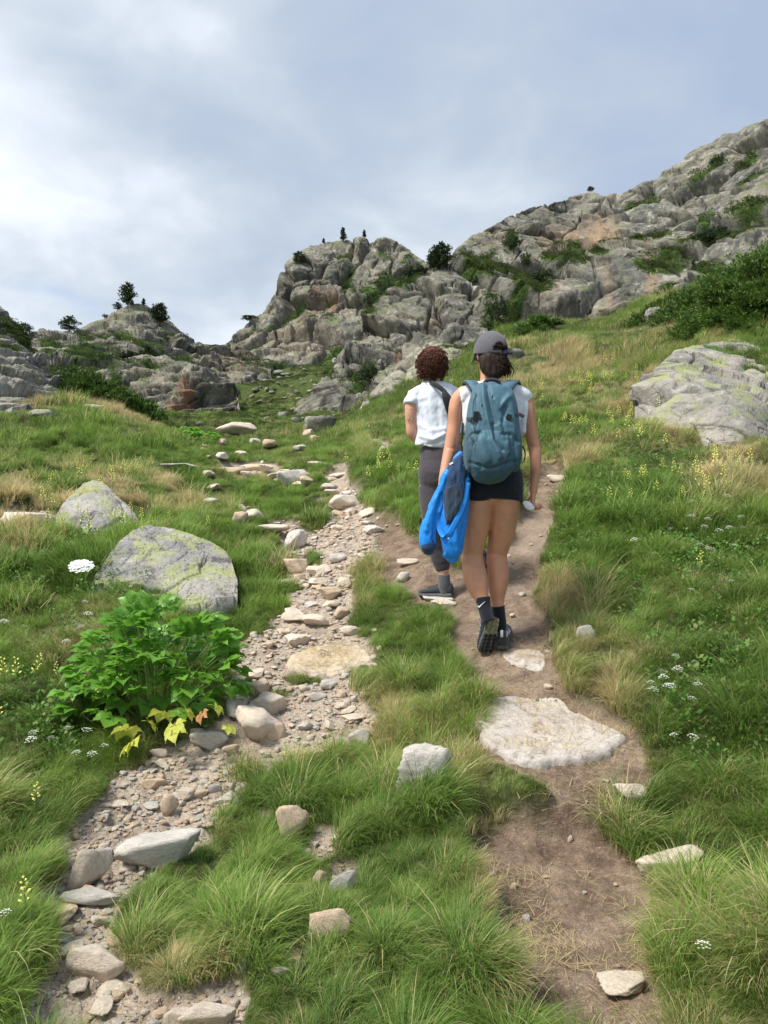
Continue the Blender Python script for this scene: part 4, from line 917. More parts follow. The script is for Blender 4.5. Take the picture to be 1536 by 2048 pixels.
slab_outline('stone_slab', [(955,1430),(985,1403),(1060,1397),(1125,1400),(1140,1430),(1190,1450),(1248,1475),(1235,1502),(1180,1527),(1100,1535),(1030,1533),(985,1508),(958,1470)], 0.13, 3,
             M_slab, 'broad flat pale granite slab set across the dirt trail', lift=0.028, rough=0.010)
slab_outline('stone_slab', [(570,1326),(598,1302),(640,1296),(690,1292),(735,1302),(745,1318),(700,1338),(640,1345),(590,1340)], 0.07, 4,
             M_slab2, 'flat sandy slab lying in the middle of the stony trail', lift=0.012, rough=0.010)
slab_outline('stone_slab', [(1003,1308),(1040,1302),(1080,1308),(1090,1322),(1083,1342),(1050,1336),(1020,1326)], 0.06, 5,
             M_slab, 'small pale slab at the heels of the hiker with the backpack', lift=0.012, rough=0.008)
BIG = [  # px, py, w, h, height/width, yaw, material, label, extra
 (1246,1968,98,66,.22,.3,M_stone,'rounded flat stone in the bare soil at the bottom of the trail',{}),
 (1348,1728,128,62,.26,-0.35,M_stone,'long sandy stone slanting out of the grass at the trail edge',{'tilt':(0,-.38)}),
 (848,1545,112,104,.80,.2,M_stone3,'jagged white-grey stone standing in the grass strip between the trails',{'rough':.09}),
 (1262,1592,66,44,.5,.1,M_stone,'brownish grey stone tucked under the step of the trail',{}),
 (578,1650,64,76,1.05,.25,M_stone2,'pale upright stone with a tapered top beside the grass clump',{'tilt':(.1,.1)}),
 (181,1738,82,90,.95,.5,M_stone,'rounded pinkish stone standing at the edge of the stony trail',{}),
 (322,1703,160,66,.34,.25,M_stone3,'long grey slab stone half overgrown by grass',{'tilt':(0,-.12),'grass_r':.7}),
 (180,1803,118,36,.2,.05,M_stone3,'low flat grey stone just below the rounded pinkish stone',{}),
 (193,1938,120,78,.48,-.15,M_stone,'blocky beige stone in the bottom corner of the stony trail',{}),
 (340,1613,34,46,1.1,.3,M_stone2,'small upright stone alone on the bare patch of the stony trail',{}),
 (660,1856,84,76,.7,.2,M_stone2,'beige stone poking out of the bright green grass',{'grass_r':.8}),
 (686,1770,58,48,.7,.5,M_stone3,'whitish rough stone above the beige one in the grass',{}),
 (640,1755,34,30,.7,.5,M_stone2,'small ochre stone beside the whitish rough stone',{}),
 (515,1462,98,86,.62,.3,M_stone,'large pale angular block beside the yellowed leaves',{'tilt':(.1,.15)}),
 (545,1468,50,34,.6,.2,M_stone2,'ochre stone leaning on the large pale block',{}),
 (532,1411,80,52,.5,.15,M_stone,'cream rounded stone just right of the leafy plant',{}),
 (508,1385,54,38,.5,-.2,M_stone2,'tan stone resting behind the cream rounded stone',{}),
 (419,1485,72,42,.5,.0,M_stone3,'smooth grey rounded stone under the leafy plant',{}),
 (476,1421,46,54,.8,.3,M_stone3,'dark grey block between the plant and the pale stones',{}),
 (722,1480,50,42,.7,.3,M_stone3,'white stone at the grassy edge opposite the pale block',{}),
 (588,1236,50,24,.4,-.1,M_stone,'wedge-shaped stone at the left edge above the sandy slab',{}),
 (630,1246,52,32,.4,.2,M_stone,'pale flat stone in the middle above the sandy slab',{}),
 (657,1190,46,26,.5,.3,M_stone2,'brown stone with a dark hollow under it',{}),
 (684,1228,32,26,.6,.1,M_stone2,'tan stone just right of the pale flat stone',{}),
 (593,1082,46,44,.85,.2,M_stone3,'white and grey block at the top of the bare stony stretch',{'rough':.08}),
 (592,1131,46,38,.6,.4,M_stone2,'brown stone directly below the white and grey block',{}),
 (575,1155,30,40,.5,.8,M_stone,'narrow slanting stone at the grass edge below the brown stone',{}),
 (1171,1270,38,30,.8,.1,M_stone3,'small pale stone alone in the grass to the right of the hikers',{}),
 (888,1213,50,20,.3,.3,M_stone,'flat pale stone below the boot of the front hiker',{}),
 (876,1202,62,16,.18,-.1,M_stone3,'thin flat stone under the boot of the front hiker',{'sink':.6}),
 (817,1124,46,16,.25,.1,M_stone,'flat stone on the dirt side path below the grass bank',{}),
 (806,1156,24,22,.8,.1,M_stone3,'small whitish stone on the dirt side path',{}),
 (690,1004,62,34,.45,.2,M_stone,'pale peaked stone at the head of the stony trail',{}),
 (583,963,58,32,.6,.2,M_stone3,'twin-humped white stone in the tussocks up the trail',{}),
 (606,955,40,28,.6,.6,M_stone,'cream stone behind the twin-humped white stone',{}),
 (657,957,32,12,.3,.0,M_stone,'flat round stone at the start of the narrow stone steps',{}),
 (660,972,34,12,.3,.2,M_stone3,'second flat stone of the narrow stone steps',{}),
 (664,986,30,12,.3,.2,M_stone,'third flat stone of the narrow stone steps',{}),
 (636,931,38,10,.25,.0,M_stone,'thin pale stone lying alone in the grass above the steps',{}),
 (352,938,90,14,.14,-.1,M_stone3,'long low pale stone band in the left grass slope',{}),
 (420,1003,36,18,.4,.1,M_stone3,'pale stone in the grass left of the small stone heap',{}),
 (474,1014,28,14,.4,.1,M_stone3,'dark grey cobble on the small stone heap',{}),
 (480,1038,30,30,.9,.1,M_stone2,'upright tan stone on the small stone heap',{}),
 (508,1030,40,22,.5,.5,M_stone,'long cream stone leaning on the small stone heap',{}),
 (545,1062,70,20,.25,.1,M_stone,'flat broad stone left of the white and grey block',{}),
 (468,862,86,24,.3,.0,M_stone,'long pale boulder across the far end of the trail',{}),
 (640,858,62,34,.6,.1,M_pale,'pale pointed boulder at the foot of the dark buttress',{}),
 (466,942,60,16,.22,.1,M_stone2,'ochre flat stone on the yellow-green patch up the trail',{}),
 (512,934,40,18,.35,.3,M_stone2,'ochre stone at the right end of the yellow-green patch',{}),
 (742,884,50,10,.2,.1,M_stone,'low pale stone on the small side path below the pale outcrop',{}),
 (768,900,24,14,.6,.2,M_stone3,'white stone near the elbow of the front hiker',{}),
 (55,1048,100,36,.35,.1,M_stone,'flat pinkish stones showing at the left edge of the slope',{}),
 (1305,628,30,34,.9,.1,M_boulder,'dark pointed stone in the grass below the juniper',{}),
 (1112,957,40,18,.35,.2,M_stone,'pale stone on the edge of the right trail beyond the hikers',{}),
 (1045,1190,14,10,.6,.1,M_stone3,'tiny white stone beside the calf of the hiker with the backpack',{}),
 (1140,1000,10,8,.6,.1,M_stone3,'tiny white stone at the right edge of the upper trail',{}),
 (85,832,50,20,.4,.1,M_boulder,'grey rock showing through the grass below the tilted slabs',{}),
 (190,818,40,16,.4,.1,M_stone3,'pale rock in the straw-coloured grass of the left slope',{}),
 (1020,715,60,26,.5,.1,M_boulder,'mossy hummock stone right of the grey cap',{}),
 (355,2035,54,56,.6,.2,M_stone,'pale stone split along a crack at the bottom edge',{}),
 (415,2040,110,50,.4,-.1,M_stone,'broad stone cut off by the bottom edge beside the split one',{}),
 (482,1930,44,56,.6,.4,M_stone3,'grey-beige stone in the small gravel gap in the grass',{}),
 (545,1918,38,28,.5,.1,M_stone3,'white chip stone in the small gravel gap in the grass',{}),
 (560,1945,40,22,.4,.3,M_stone,'flat beige stone in the small gravel gap in the grass',{}),
 (318,1508,34,20,.5,.1,M_stone,'small cream stone below the yellowed leaves',{}),
 (310,1570,50,28,.4,.2,M_stone2,'flat tan stone at the grass edge above the bare patch',{}),
 (398,1592,34,20,.4,.2,M_stone2,'pinkish flat stone in the middle of the stony trail',{}),
 (475,1606,18,14,.6,.2,M_stone3,'white round pebble at the tip of the grass clump',{}),
 (430,1580,26,16,.6,.2,M_stone3,'bluish grey pebble above the white round pebble',{}),
 (462,1503,34,18,.5,.5,M_stone2,'reddish stone right below the large pale block',{}),
 (605,1510,90,26,.2,.1,M_stone2,'broad sandy stone at the top of the grass clump',{}),
 (635,1395,36,18,.4,.2,M_stone3,'pale stone just below the sandy slab',{}),
 (607,1378,20,16,.6,.2,M_stone,'small cream stone left below the sandy slab',{}),
 (700,1265,40,18,.4,.2,M_stone,'cream stone at the right edge above the sandy slab',{}),
]
for q in BIG:
    cx_, cy_, w_, h_, zr, yaw, mt_, lab, ex = q
    put_stone(cx_, cy_, w_, h_, zr, yaw, material=mt_, label=lab, sub=4 if w_ > 45 else 3, cat='boulder' if w_ > 200 else 'stone', **ex)

def lichen_boulder(outline, dpts, label, seed, mt_=None, block=((0.5, .035), (0.18, .05), (0.07, .045)), lich=()):
    """boulder with its own silhouette, solid behind"""
    return relief('boulder', *outline, dpts, mt_ or M_lichen, 1.6, block, seed, rotm(.2, -.3, .3), (1, 1, 1.4), jag=2.0, vegbias=-3, label=label, cat='boulder')
lichen_boulder(([(178,1190),(190,1150),(215,1115),(240,1080),(268,1058),(300,1050),(345,1056),(385,1068),(425,1085),(452,1105),(466,1130),(475,1160)], [(178,1215),(300,1230),(475,1190)]),
               [(178,1190,5.0),(240,1080,5.75),(300,1050,6.05),(385,1068,6.0),(452,1105,5.8),(475,1160,5.35),(300,1215,4.95),(330,1120,5.45),(200,1210,4.9),(440,1190,5.1),(380,1200,5.0)], 'broad grey boulder capped with yellow lichen behind the leafy plant', 91)
lichen_boulder(([(110,1035),(125,1008),(148,985),(168,965),(186,959),(205,964),(228,985),(250,1005),(268,1025),(280,1045)], [(110,1060),(200,1066),(280,1062)]),
               [(110,1035,7.2),(186,959,8.2),(268,1025,7.5),(280,1050,7.2),(200,1060,6.9),(190,1010,7.35)], 'pointed pale lichened boulder on the left grass slope', 97)
for (cx_, cy_, a_, b_) in ((325,1120,.62,.5),(190,1010,.75,.9)):
    p_ = hit(cx_, cy_ + 40); ROCKS_XY.append((p_[0], p_[1] + b_ * (.9 if a_ < .7 else .2), a_ * 0.85, b_ * 0.8, 1, 0))

# loose stones: a dozen shapes, each stone an object of its own
KIT = [rock_mesh(200 + k, 3, 8, flat=.4, sharp=140, material=(M_stone, M_stone2, M_stone3, M_stone)[k % 4], rough=.03, smooth=False) for k in range(14)]
LOOK = {0: 'cream', 1: 'sandy brown', 2: 'whitish grey', 3: 'cream'}
def loose(n, r0, r1, s0, s1, label, group, region=None, seed=0, power=1.2, amax=.5):
    x_, y_, r_ = place(n * 40, r0, r1, power, amax); z_ = ground(x_, y_); gg = ground(x_, y_, GG)
    k = gg > 0.72
    if region is not None: p_, q_ = topix(x_, y_, z_); k &= region(p_, q_)
    k &= clear_of_stones(x_, y_, 1.0)
    i_ = np.where(k)[0][:n]
    for j in i_:
        s = s0 * (s1 / s0) ** (RNG.uniform() ** 1.9)
        kk_ = int(RNG.integers(len(KIT))); o = link('stone', KIT[kk_], '%s %s stone %s' % ('larger' if s > math.sqrt(s0 * s1) * 1.15 else 'small', LOOK[kk_ % 4], label), 'stone', group)
        o.scale = (s * RNG.uniform(.8, 1.3), s * RNG.uniform(.7, 1.2), s * RNG.uniform(.3, .62)); o.rotation_euler = (RNG.normal(0, .15), RNG.normal(0, .15), RNG.uniform(0, 6.28))
        o.location = (x_[j], y_[j], z_[j] - o.scale[2] * .22)
    return x_, y_
loose(104, 1.6, 4.6, .026, .105, 'lying loose on the lower stretch of the stony trail', 'loose stones on the lower stony trail')
loose(68, 4.6, 7.5, .045, .19, 'lying loose on the upper stretch of the stony trail', 'loose stones on the upper stony trail', power=1.4)
loose(38, 7.5, 20, .10, .34, 'among the tussocks where the stony trail narrows', 'stones where the trail narrows', power=1.3)
rg_s = np.random.default_rng(77)
for k in range(26):                                             # up the gully, among the tussocks
    f_ = k / 25; a_ = (400 + 230 * rg_s.uniform()) if k % 2 else (640 - 250 * f_ + rg_s.normal(0, 22)); b_ = rg_s.uniform(872, 985) if k % 2 else 985 - 100 * f_ + rg_s.normal(0, 8)
    p = hit(a_, b_); s = rg_s.uniform(12, 34) * p[1] / F; kk_ = int(rg_s.integers(14))
    o = link('stone', KIT[kk_], '%s stone lying in the turf of the gully below the crags' % LOOK[kk_ % 4], 'stone', 'stones in the turf of the upper gully')
    o.scale = (s, s * rg_s.uniform(.6, 1), s * rg_s.uniform(.35, .6)); o.rotation_euler = (rg_s.normal(0, .15), rg_s.normal(0, .15), rg_s.uniform(0, 6.28)); o.location = (p[0], p[1], p[2] + .01)
    ROCKS_XY.append((p[0], p[1] - s * .3, s * .7, s * 1.0, 1, 0))
# gravel and chips
chips = [rock_mesh(300 + k, 2, 7, flat=.3, sharp=140, smooth=False, material=(M_stone, M_stone2, M_stone3)[k % 3], rough=.03, name='gravel_chip') for k in range(6)]
x_, y_, r_ = place(80000, 1.5, 9, 1.3); z_ = ground(x_, y_); g_ = ground(x_, y_, GG); d_ = ground(x_, y_, DG)
k_ = (RNG.uniform(0, 1, len(x_)) < np.clip(g_ * (0.75 + 0.9 * clumpmap(x_, y_, 95, .2)), 0, 1) + d_ * .012) & clear_of_stones(x_, y_, 1.0)
x_, y_, z_, r_ = x_[k_], y_[k_], z_[k_], r_[k_]; n_ = len(x_)
s_ = (0.006 + 0.030 * RNG.uniform(0, 1, n_) ** 3) * (0.6 + r_ * 0.13)
scatter('gravel', np.stack([x_, y_, z_ - s_ * .1], 1), None, RNG.uniform(0, 6.28, n_), np.stack([s_ * RNG.uniform(.8, 1.5, n_), s_, s_ * RNG.uniform(.3, .8, n_)], 1), np.zeros(n_), np.zeros(n_), chips, M_stone, 'pale granite gravel and chips on the stony trail')

# boulders strewn over the valley slope and the left hill
KITB = [rock_mesh(400 + k, 3, 12, material=M_pale, rough=.06, name='boulder') for k in range(7)]
def strewn(n, region, s0, s1, label, group, seed):
    rg_ = np.random.default_rng(seed); k = 0
    while k < n:
        a_, b_ = rg_.uniform(region[0], region[2]), rg_.uniform(region[1], region[3])
        p = hit(a_, b_)
        if p[1] > 135 or p[1] < 20: k += .2; continue
        s = (s0 * (s1 / s0) ** (rg_.uniform() ** 2)) * p[1] / F
        o = link('boulder', KITB[rg_.integers(len(KITB))], label, 'boulder', group)
        o.scale = (s, s * rg_.uniform(.6, 1), s * rg_.uniform(.4, .75)); o.rotation_euler = (rg_.normal(0, .2), rg_.normal(0, .2), rg_.uniform(0, 6.28)); o.location = (p[0], p[1], p[2] - o.scale[2] * .3)
        k += 1
strewn(60, (520, 700, 720, 850), 8, 34, 'pale boulder in the scree below the crags', 'pale boulders in the scree', 5)
strewn(70, (380, 700, 720, 860), 7, 26, 'pale boulder strewn on the green floor of the far valley', 'pale boulders strewn down the valley', 3)

# ================================================================== trees, bushes and flowers
M_bark = simple('bark', (0.11, 0.075, 0.05), .95, 20, .4)
def plain_leaf(name, dark, light, dry=(.3, .25, .08), trans=.3, rough=.55, spec=.3):
    m, t = mat(name)
    bl = t.node('ShaderNodeAttribute', attribute_name='blade').outputs['Fac']; rn = t.node('ShaderNodeObjectInfo').outputs['Random']
    col = t.mix(t.math('MULTIPLY', t.math('ADD', bl, rn), .5), dark, light)
    n = t.noise(t.node('ShaderNodeTexCoord').outputs['Object'], 30, 3, .6)
    col = t.mix(t.math('MULTIPLY', t.sstep(n, .5, .75), .35), col, tuple(min(1, c * 1.7) for c in light))
    p = t.node('ShaderNodeBsdfPrincipled', inp={'Base Color': col, 'Roughness': rough, 'Specular IOR Level': spec})
    tr = t.node('ShaderNodeBsdfTranslucent', inp={'Color': t.vmath('SCALE', col, scale=1.3)})
    t.l.new(t.node('ShaderNodeMixShader', inp={0: trans, 1: p.outputs[0], 2: tr.outputs[0]}).outputs[0], t.node('ShaderNodeOutputMaterial').inputs[0])
    return m
M_pine = plain_leaf('pine_needles', (0.016, 0.032, 0.013), (0.060, 0.090, 0.032), trans=.12, rough=.7)
M_bush = plain_leaf('bush_leaves', (0.016, 0.030, 0.012), (0.050, 0.080, 0.026), trans=.15, rough=.7)
M_jun = plain_leaf('juniper_sprays', (0.030, 0.070, 0.012), (0.125, 0.210, 0.034), trans=.2, rough=.6)
M_leaf = plain_leaf('broad_leaf', (0.085, 0.215, 0.022), (0.210, 0.430, 0.055), trans=.42, rough=.38, spec=.5)
M_yleaf = plain_leaf('yellowed_leaf', (0.42, 0.46, 0.06), (0.62, 0.64, 0.14), trans=.35)
M_bleaf = plain_leaf('withered_leaf', (0.36, 0.17, 0.06), (0.50, 0.28, 0.12), trans=.2)
M_stem = simple('green_stem', (0.13, 0.21, 0.045), .6)
M_yflower = simple('yellow_petals', (0.74, 0.73, 0.17), .7)
M_wflower = simple('white_petals', (0.70, 0.71, 0.64), .8)
M_pinkbrown = simple('faded_clover', (0.42, 0.22, 0.17), .8)

def quads(name, V, Fc, bl, material, smooth=False):
    me = bpy.data.meshes.new(name); me.from_pydata(V, [], Fc)
    a_ = me.attributes.new('blade', 'FLOAT', 'POINT'); a_.data.foreach_set('value', bl); me.materials.append(material)
    if smooth: me.polygons.foreach_set('use_smooth', [True] * len(Fc))
    return me
def tube(pts, rads, n=6):
    """tapered tube through points, returns V, F"""
    pts = [Vector(p) for p in pts]; V, Fc = [], []
    for i, p in enumerate(pts):
        t = (pts[min(i + 1, len(pts) - 1)] - pts[max(i - 1, 0)]).normalized()
        a_ = t.orthogonal().normalized() if i == 0 else (a_ - t * a_.dot(t)).normalized(); b_ = t.cross(a_)
        for k in range(n):
            an = 2 * math.pi * k / n; V.append(tuple(p + (a_ * math.cos(an) + b_ * math.sin(an)) * rads[i]))
        if i:
            for k in range(n):
                k2 = (k + 1) % n; o = (i - 1) * n; Fc.append((o + k, o + k2, o + n + k2, o + n + k))
    Fc.append(tuple(range(n - 1, -1, -1))); Fc.append(tuple(len(V) - n + k for k in range(n)))
    return V, Fc
def merge(parts):
    V, Fc = [], []
    for v, f in parts:
        o = len(V); V += list(v); Fc += [tuple(o + i for i in q) for q in f]
    return V, Fc
def spray(c, d, L, W, rng, V, Fc, bl, n=7):
    """one flat spray of needles or small leaves around direction d"""
    b = rng.uniform()
    for k in range(n):
        dd = d + rng.normal(0, .55, 3); dd /= np.linalg.norm(dd); s = np.cross(dd, rng.normal(0, 1, 3)); s /= np.linalg.norm(s) + 1e-6
        l = L * rng.uniform(.5, 1.2); w_ = W * rng.uniform(.7, 1.3); q = len(V)
        c2 = c + rng.normal(0, L * .25, 3)
        V += [tuple(c2 - s * w_ * .3), tuple(c2 + dd * l * .5 + s * w_), tuple(c2 + dd * l), tuple(c2 + dd * l * .5 - s * w_)]
        Fc.append((q, q + 1, q + 2, q + 3)); bl += [np.clip(b + rng.normal(0, .15), 0, 1)] * 4
def pine(h, wd, seed, kind='cone'):
    """unit meshes for a mountain pine: trunk with limbs, uneven crown"""
    rng = np.random.default_rng(seed); parts = [tube([(0, 0, -.05 * h), (.02 * h, 0, .4 * h), (0, .01 * h, .93 * h)], [.035 * h, .024 * h, .006 * h])]
    V, Fc, bl = [], [], []
    nl = 16 if kind == 'cone' else 20
    for k in range(nl):
        f = (k + rng.uniform(-.3, .3)) / nl
        z = h * (0.10 + 0.88 * f) if kind == 'cone' else h * (.18 + .75 * f)
        prof = (1 - f) ** .75 * .9 + .07 if kind == 'cone' else math.sqrt(max(.05, 1 - (2 * f - .75) ** 2 * .75))
        for j in range(5 if f < .75 else 3):
            a = rng.uniform(0, 6.28); R_ = wd * .5 * prof * rng.uniform(.55, 1.2)
            e = np.array([math.cos(a) * R_, math.sin(a) * R_, z + rng.uniform(-.02, .07) * h])
            parts.append(tube([(0, 0, z - .03 * h), tuple(e)], [.008 * h, .003 * h], 3))
            for s in range(5):
                g = .35 + .65 * s / 4; c = np.array([0, 0, z - .03 * h]) * (1 - g) + e * g
                spray(c + rng.normal(0, .02 * h, 3), np.array([math.cos(a), math.sin(a), .5]), .075 * h, .017 * h, rng, V, Fc, bl, 7)
    tv, tf = merge(parts)
    return quads('trunk', tv, tf, [.5] * len(tv), M_bark), quads('crown', V, Fc, bl, M_pine)
def bush_mesh(seed, material, n=260, flat=.7, leaf=.10):
    rng = np.random.default_rng(seed); V, Fc, bl = [], [], []; parts = []
    lob = [(rng.uniform(-.32, .32), rng.uniform(-.3, .3), rng.uniform(.25, .6) * flat, rng.uniform(.2, .36)) for _ in range(7)]
    for lx, ly, lz, lr in lob:
        parts.append(tube([(0, 0, -.05), (lx * .6, ly * .6, lz * .6), (lx, ly, lz)], [.03, .018, .006], 5))
        for k in range(n // 7):
            d = rng.normal(0, 1, 3); d[2] = abs(d[2]) * .8 - .15; d /= np.linalg.norm(d)
            c = np.array([lx, ly, lz]) + d * lr * rng.uniform(.45, 1.05) * np.array([1, 1, .8]); c[2] = max(c[2], .0)
            spray(c, d + np.array([0, 0, .4]), leaf, leaf * .22, rng, V, Fc, bl, 7)
    tv, tf = merge(parts)
    return quads('branches', tv, tf, [.5] * len(tv), M_bark), quads('foliage', V, Fc, bl, material)
PINES = [pine(1, .48, 1), pine(1, .62, 2, 'round'), pine(1, .9, 3, 'round'), pine(1, .42, 4)]
BUSH = [bush_mesh(10 + k, M_bush) for k in range(3)]
def plant_thing(name, kit, part, loc, h, w_, label, cat, group=None, rz=0.0):
    r = link(name, None, label, cat, group, loc=loc)
    r.rotation_euler = (0, 0, rz); r.scale = (w_, w_, h)
    for nm, m_ in zip(part, kit): link(nm, m_, parent=r)
    return r
def top_of(name, px):
    sil, cx, G, nb, top, bot = RELIEF[name]
    j = int(np.clip(np.searchsorted(cx, px), 1, len(cx) - 2)); c_ = G[:, j]; el = c_[:, 2] / c_[:, 1]
    return Vector(c_[int(np.argmax(el))])
TREES = [  # rock mass, px, py of foot (None = on the crest), height px, width px, kit, kind, label
 ('rock_outcrop', 258, None, 44, 30, 1, 'pine', 'tall dark pine on the summit of the banded dome'),
 ('rock_outcrop', 318, 648, 42, 34, 1, 'pine', 'pine leaning on the seaward shoulder of the banded dome'),
 ('rock_outcrop', 138, None, 32, 38, 2, 'pine', 'round-crowned pine alone on the skyline at the left'),
 ('rock_outcrop', 54, None, 18, 28, 2, 'pine', 'small pine at the far left of the skyline'),
 ('rock_outcrop', 238, None, 16, 18, 2, 'pine', 'small shrubby pine just below the tall one on the dome'),
 ('rock_outcrop', 284, None, 12, 9, 0, 'pine', 'tiny sapling between the two dome pines'),
 ('rock_outcrop', 298, 742, 48, 40, 1, 'pine', 'dark pine standing on the ledge above the cracked outcrop'),
 ('rock_crag', 685, None, 26, 14, 0, 'pine', 'slim conical pine on top of the tall crag'),
 ('rock_crag', 727, None, 14, 9, 0, 'pine', 'small conical sapling right of the slim pine on the crag'),
 ('rock_crag', 646, None, 10, 6, 3, 'pine', 'tiny sapling left of the slim pine on the crag'),
 ('rock_crag', 598, 528, 26, 26, 2, 'pine', 'scrubby pine clinging to the left shoulder of the tall crag'),
 ('rock_buttress', 882, None, 52, 48, 1, 'pine', 'tall ragged pine on the crest of the dark buttress'),
 ('rock_buttress', 866, None, 40, 24, 1, 'pine', 'narrower pine beside the ragged one on the buttress'),
 ('rocky_ridge', 1378, 560, 40, 16, 0, 'pine', 'narrow dark pine at the foot of the ridge above the juniper'),
 ('rocky_ridge', 1180, None, 10, 14, 2, 'pine', 'tiny bush-like pine on the ridge skyline'),
]
BUSHES = [
 ('rock_outcrop', 256, 722, 26, 50, 'round dark bush left of the ledge pine below the dome'),
 ('rock_outcrop', 218, 722, 20, 20, 'small dark bush in the scree under the dome'),
 ('rock_outcrop', 210, None, 8, 12, 'tiny bush on the left shoulder of the dome'),
 ('rock_buttress', 826, 560, 34, 52, 'dense dark bush on the crest left of the buttress pines'),
 ('rock_crag', 745, 612, 40, 36, 'dark bush in the gully of the tall crag'),
 ('rock_crag', 770, 600, 46, 30, 'tall dark bush beside the gully bush on the crag'),
 ('rock_crag', 715, 604, 20, 34, 'low bush at the foot of the crag wall'),
 ('rock_crag', 500, None, 8, 40, 'low scrub on the step left of the tall crag'),
 ('rock_buttress', 985, 640, 60, 40, 'dark bush hanging on the right flank of the buttress'),
 ('rock_buttress', 738, 770, 60, 34, 'dark bush in the cleft of the lower buttress'),
 ('rocky_ridge', 1020, 500, 44, 30, 'dark bush under the ridge cliff at its left end'),
 ('rocky_ridge', 1042, 532, 36, 24, 'dark bush right of the one under the ridge cliff'),
 ('rocky_ridge', 1075, 566, 32, 44, 'broad dark bush on the ledge below the ridge cliff'),
 ('rocky_ridge', 1425, 490, 54, 66, 'large dark bush on the green ledge of the ridge'),
 ('rocky_ridge', 1432, 330, 28, 26, 'dark bush high on the ridge near the skyline'),
 ('rocky_ridge', 1503, 350, 30, 28, 'dark bush high on the ridge near the right edge'),
 ('rocky_ridge', 1345, 585, 26, 34, 'low bush left of the narrow pine at the foot of the ridge'),
 ('rocky_ridge', 940, 570, 20, 30, 'small bush on the green slope at the left end of the ridge'),
]
for k_, (ms, a_, b_, h_, w_, kit, kind, lab) in enumerate(TREES):
    p_ = top_of(ms, a_) if b_ is None else mass_point(ms, a_, b_); sc_ = p_.y / F
    plant_thing('pine_tree', PINES[kit], ('trunk', 'crown'), p_ - Vector((0, 0, h_ * sc_ * .06)), h_ * sc_ * 1.08, w_ * sc_ / {0: .48, 1: .62, 2: .9, 3: .42}[kit], lab.replace('seaward', 'right'), 'tree', 'pines on the rocks', k_ * 1.7)
for k_, (ms, a_, b_, h_, w_, lab) in enumerate(BUSHES):
    p_ = top_of(ms, a_) if b_ is None else mass_point(ms, a_, b_); sc_ = p_.y / F
    plant_thing('bush', BUSH[k_ % 3], ('branches', 'foliage'), p_ - Vector((0, 0, h_ * sc_ * .05)), h_ * sc_ * 1.15, w_ * sc_ * 1.05, lab, 'bush', 'dark bushes on the rocks', k_ * 2.1)

# junipers: wide layered bushes of upturned sprays
def juniper(px0, py0, d, W, D, H, seed, label, nbr=60, lay=1.0, leaf=.09, mt_=None):
    rng = np.random.default_rng(seed); V, Fc, bl, parts = [], [], [], []
    c0 = at(px0, py0, d); gz = float(ground(c0.x, c0.y))
    for k in range(nbr):
        a = rng.uniform(0, 6.28); rr_ = math.sqrt(rng.uniform(0, 1)); ex, ey = math.cos(a) * rr_ * W / 2, math.sin(a) * rr_ * D / 2
        ez = H * (1 - rr_ ** 2.2) * rng.uniform(.55, 1.05) + .08 * H; gx = float(ground(c0.x + ex, c0.y + ey)) - gz
        e = np.array([ex, ey, ez + gx]); s0 = np.array([ex * .35, ey * .35, gx * .35])
        parts.append(tube([tuple(s0), tuple((s0 + e) * .5 + np.array([0, 0, .1 * H])), tuple(e)], [.03, .02, .008], 4))
        out = np.array([ex / W, ey / D, .25]); out /= np.linalg.norm(out) + 1e-6
        for s in range(13):
            g = .30 + .75 * s / 12
            c = s0 * (1 - g) + e * g + np.array([0, 0, .1 * H * 4 * g * (1 - g)])
            for _ in range(5):
                c2 = c + rng.normal(0, 1, 3) * np.array([W * .035, D * .035, H * .045])
                spray(c2, out + rng.normal(0, .3, 3) + np.array([0, 0, .25]), leaf, leaf * .16, rng, V, Fc, bl, 7)
    r = link('juniper_bush', None, label, 'bush', 'junipers', loc=(c0.x, c0.y, gz)); tv, tf = merge(parts)
    link('branches', quads('branches', tv, tf, [.5] * len(tv), M_bark), parent=r); link('foliage', quads('foliage', V, Fc, bl, mt_ or M_jun), parent=r)
    return r
juniper(1540, 640, 13.6, 3.4, 2.6, 1.15, 1, 'large spreading juniper at the right edge above the boulder', 150)
juniper(1420, 590, 16.5, 2.6, 1.6, .42, 2, 'low flat juniper arm creeping along the crest of the right slope', 60)
juniper(1330, 612, 17.5, 1.8, 1.2, .34, 3, 'small low juniper beside the dark pointed stone', 36)
juniper(165, 735, 24.0, 4.2, 3, .8, 4, 'bright green juniper spreading beside the tilted slabs', 80, leaf=.14)
juniper(60, 705, 24.8, 3.0, 2, .6, 5, 'green juniper strip growing over the tilted slabs', 60, leaf=.14)
juniper(235, 775, 24.5, 3.2, 2.4, .6, 6, 'yellowish green juniper lower down the left slope', 60, leaf=.14)
juniper(1075, 668, 22.5, 1.6, 1.2, .3, 7, 'low green shrub on the grass crest under the ridge', 24, leaf=.12)

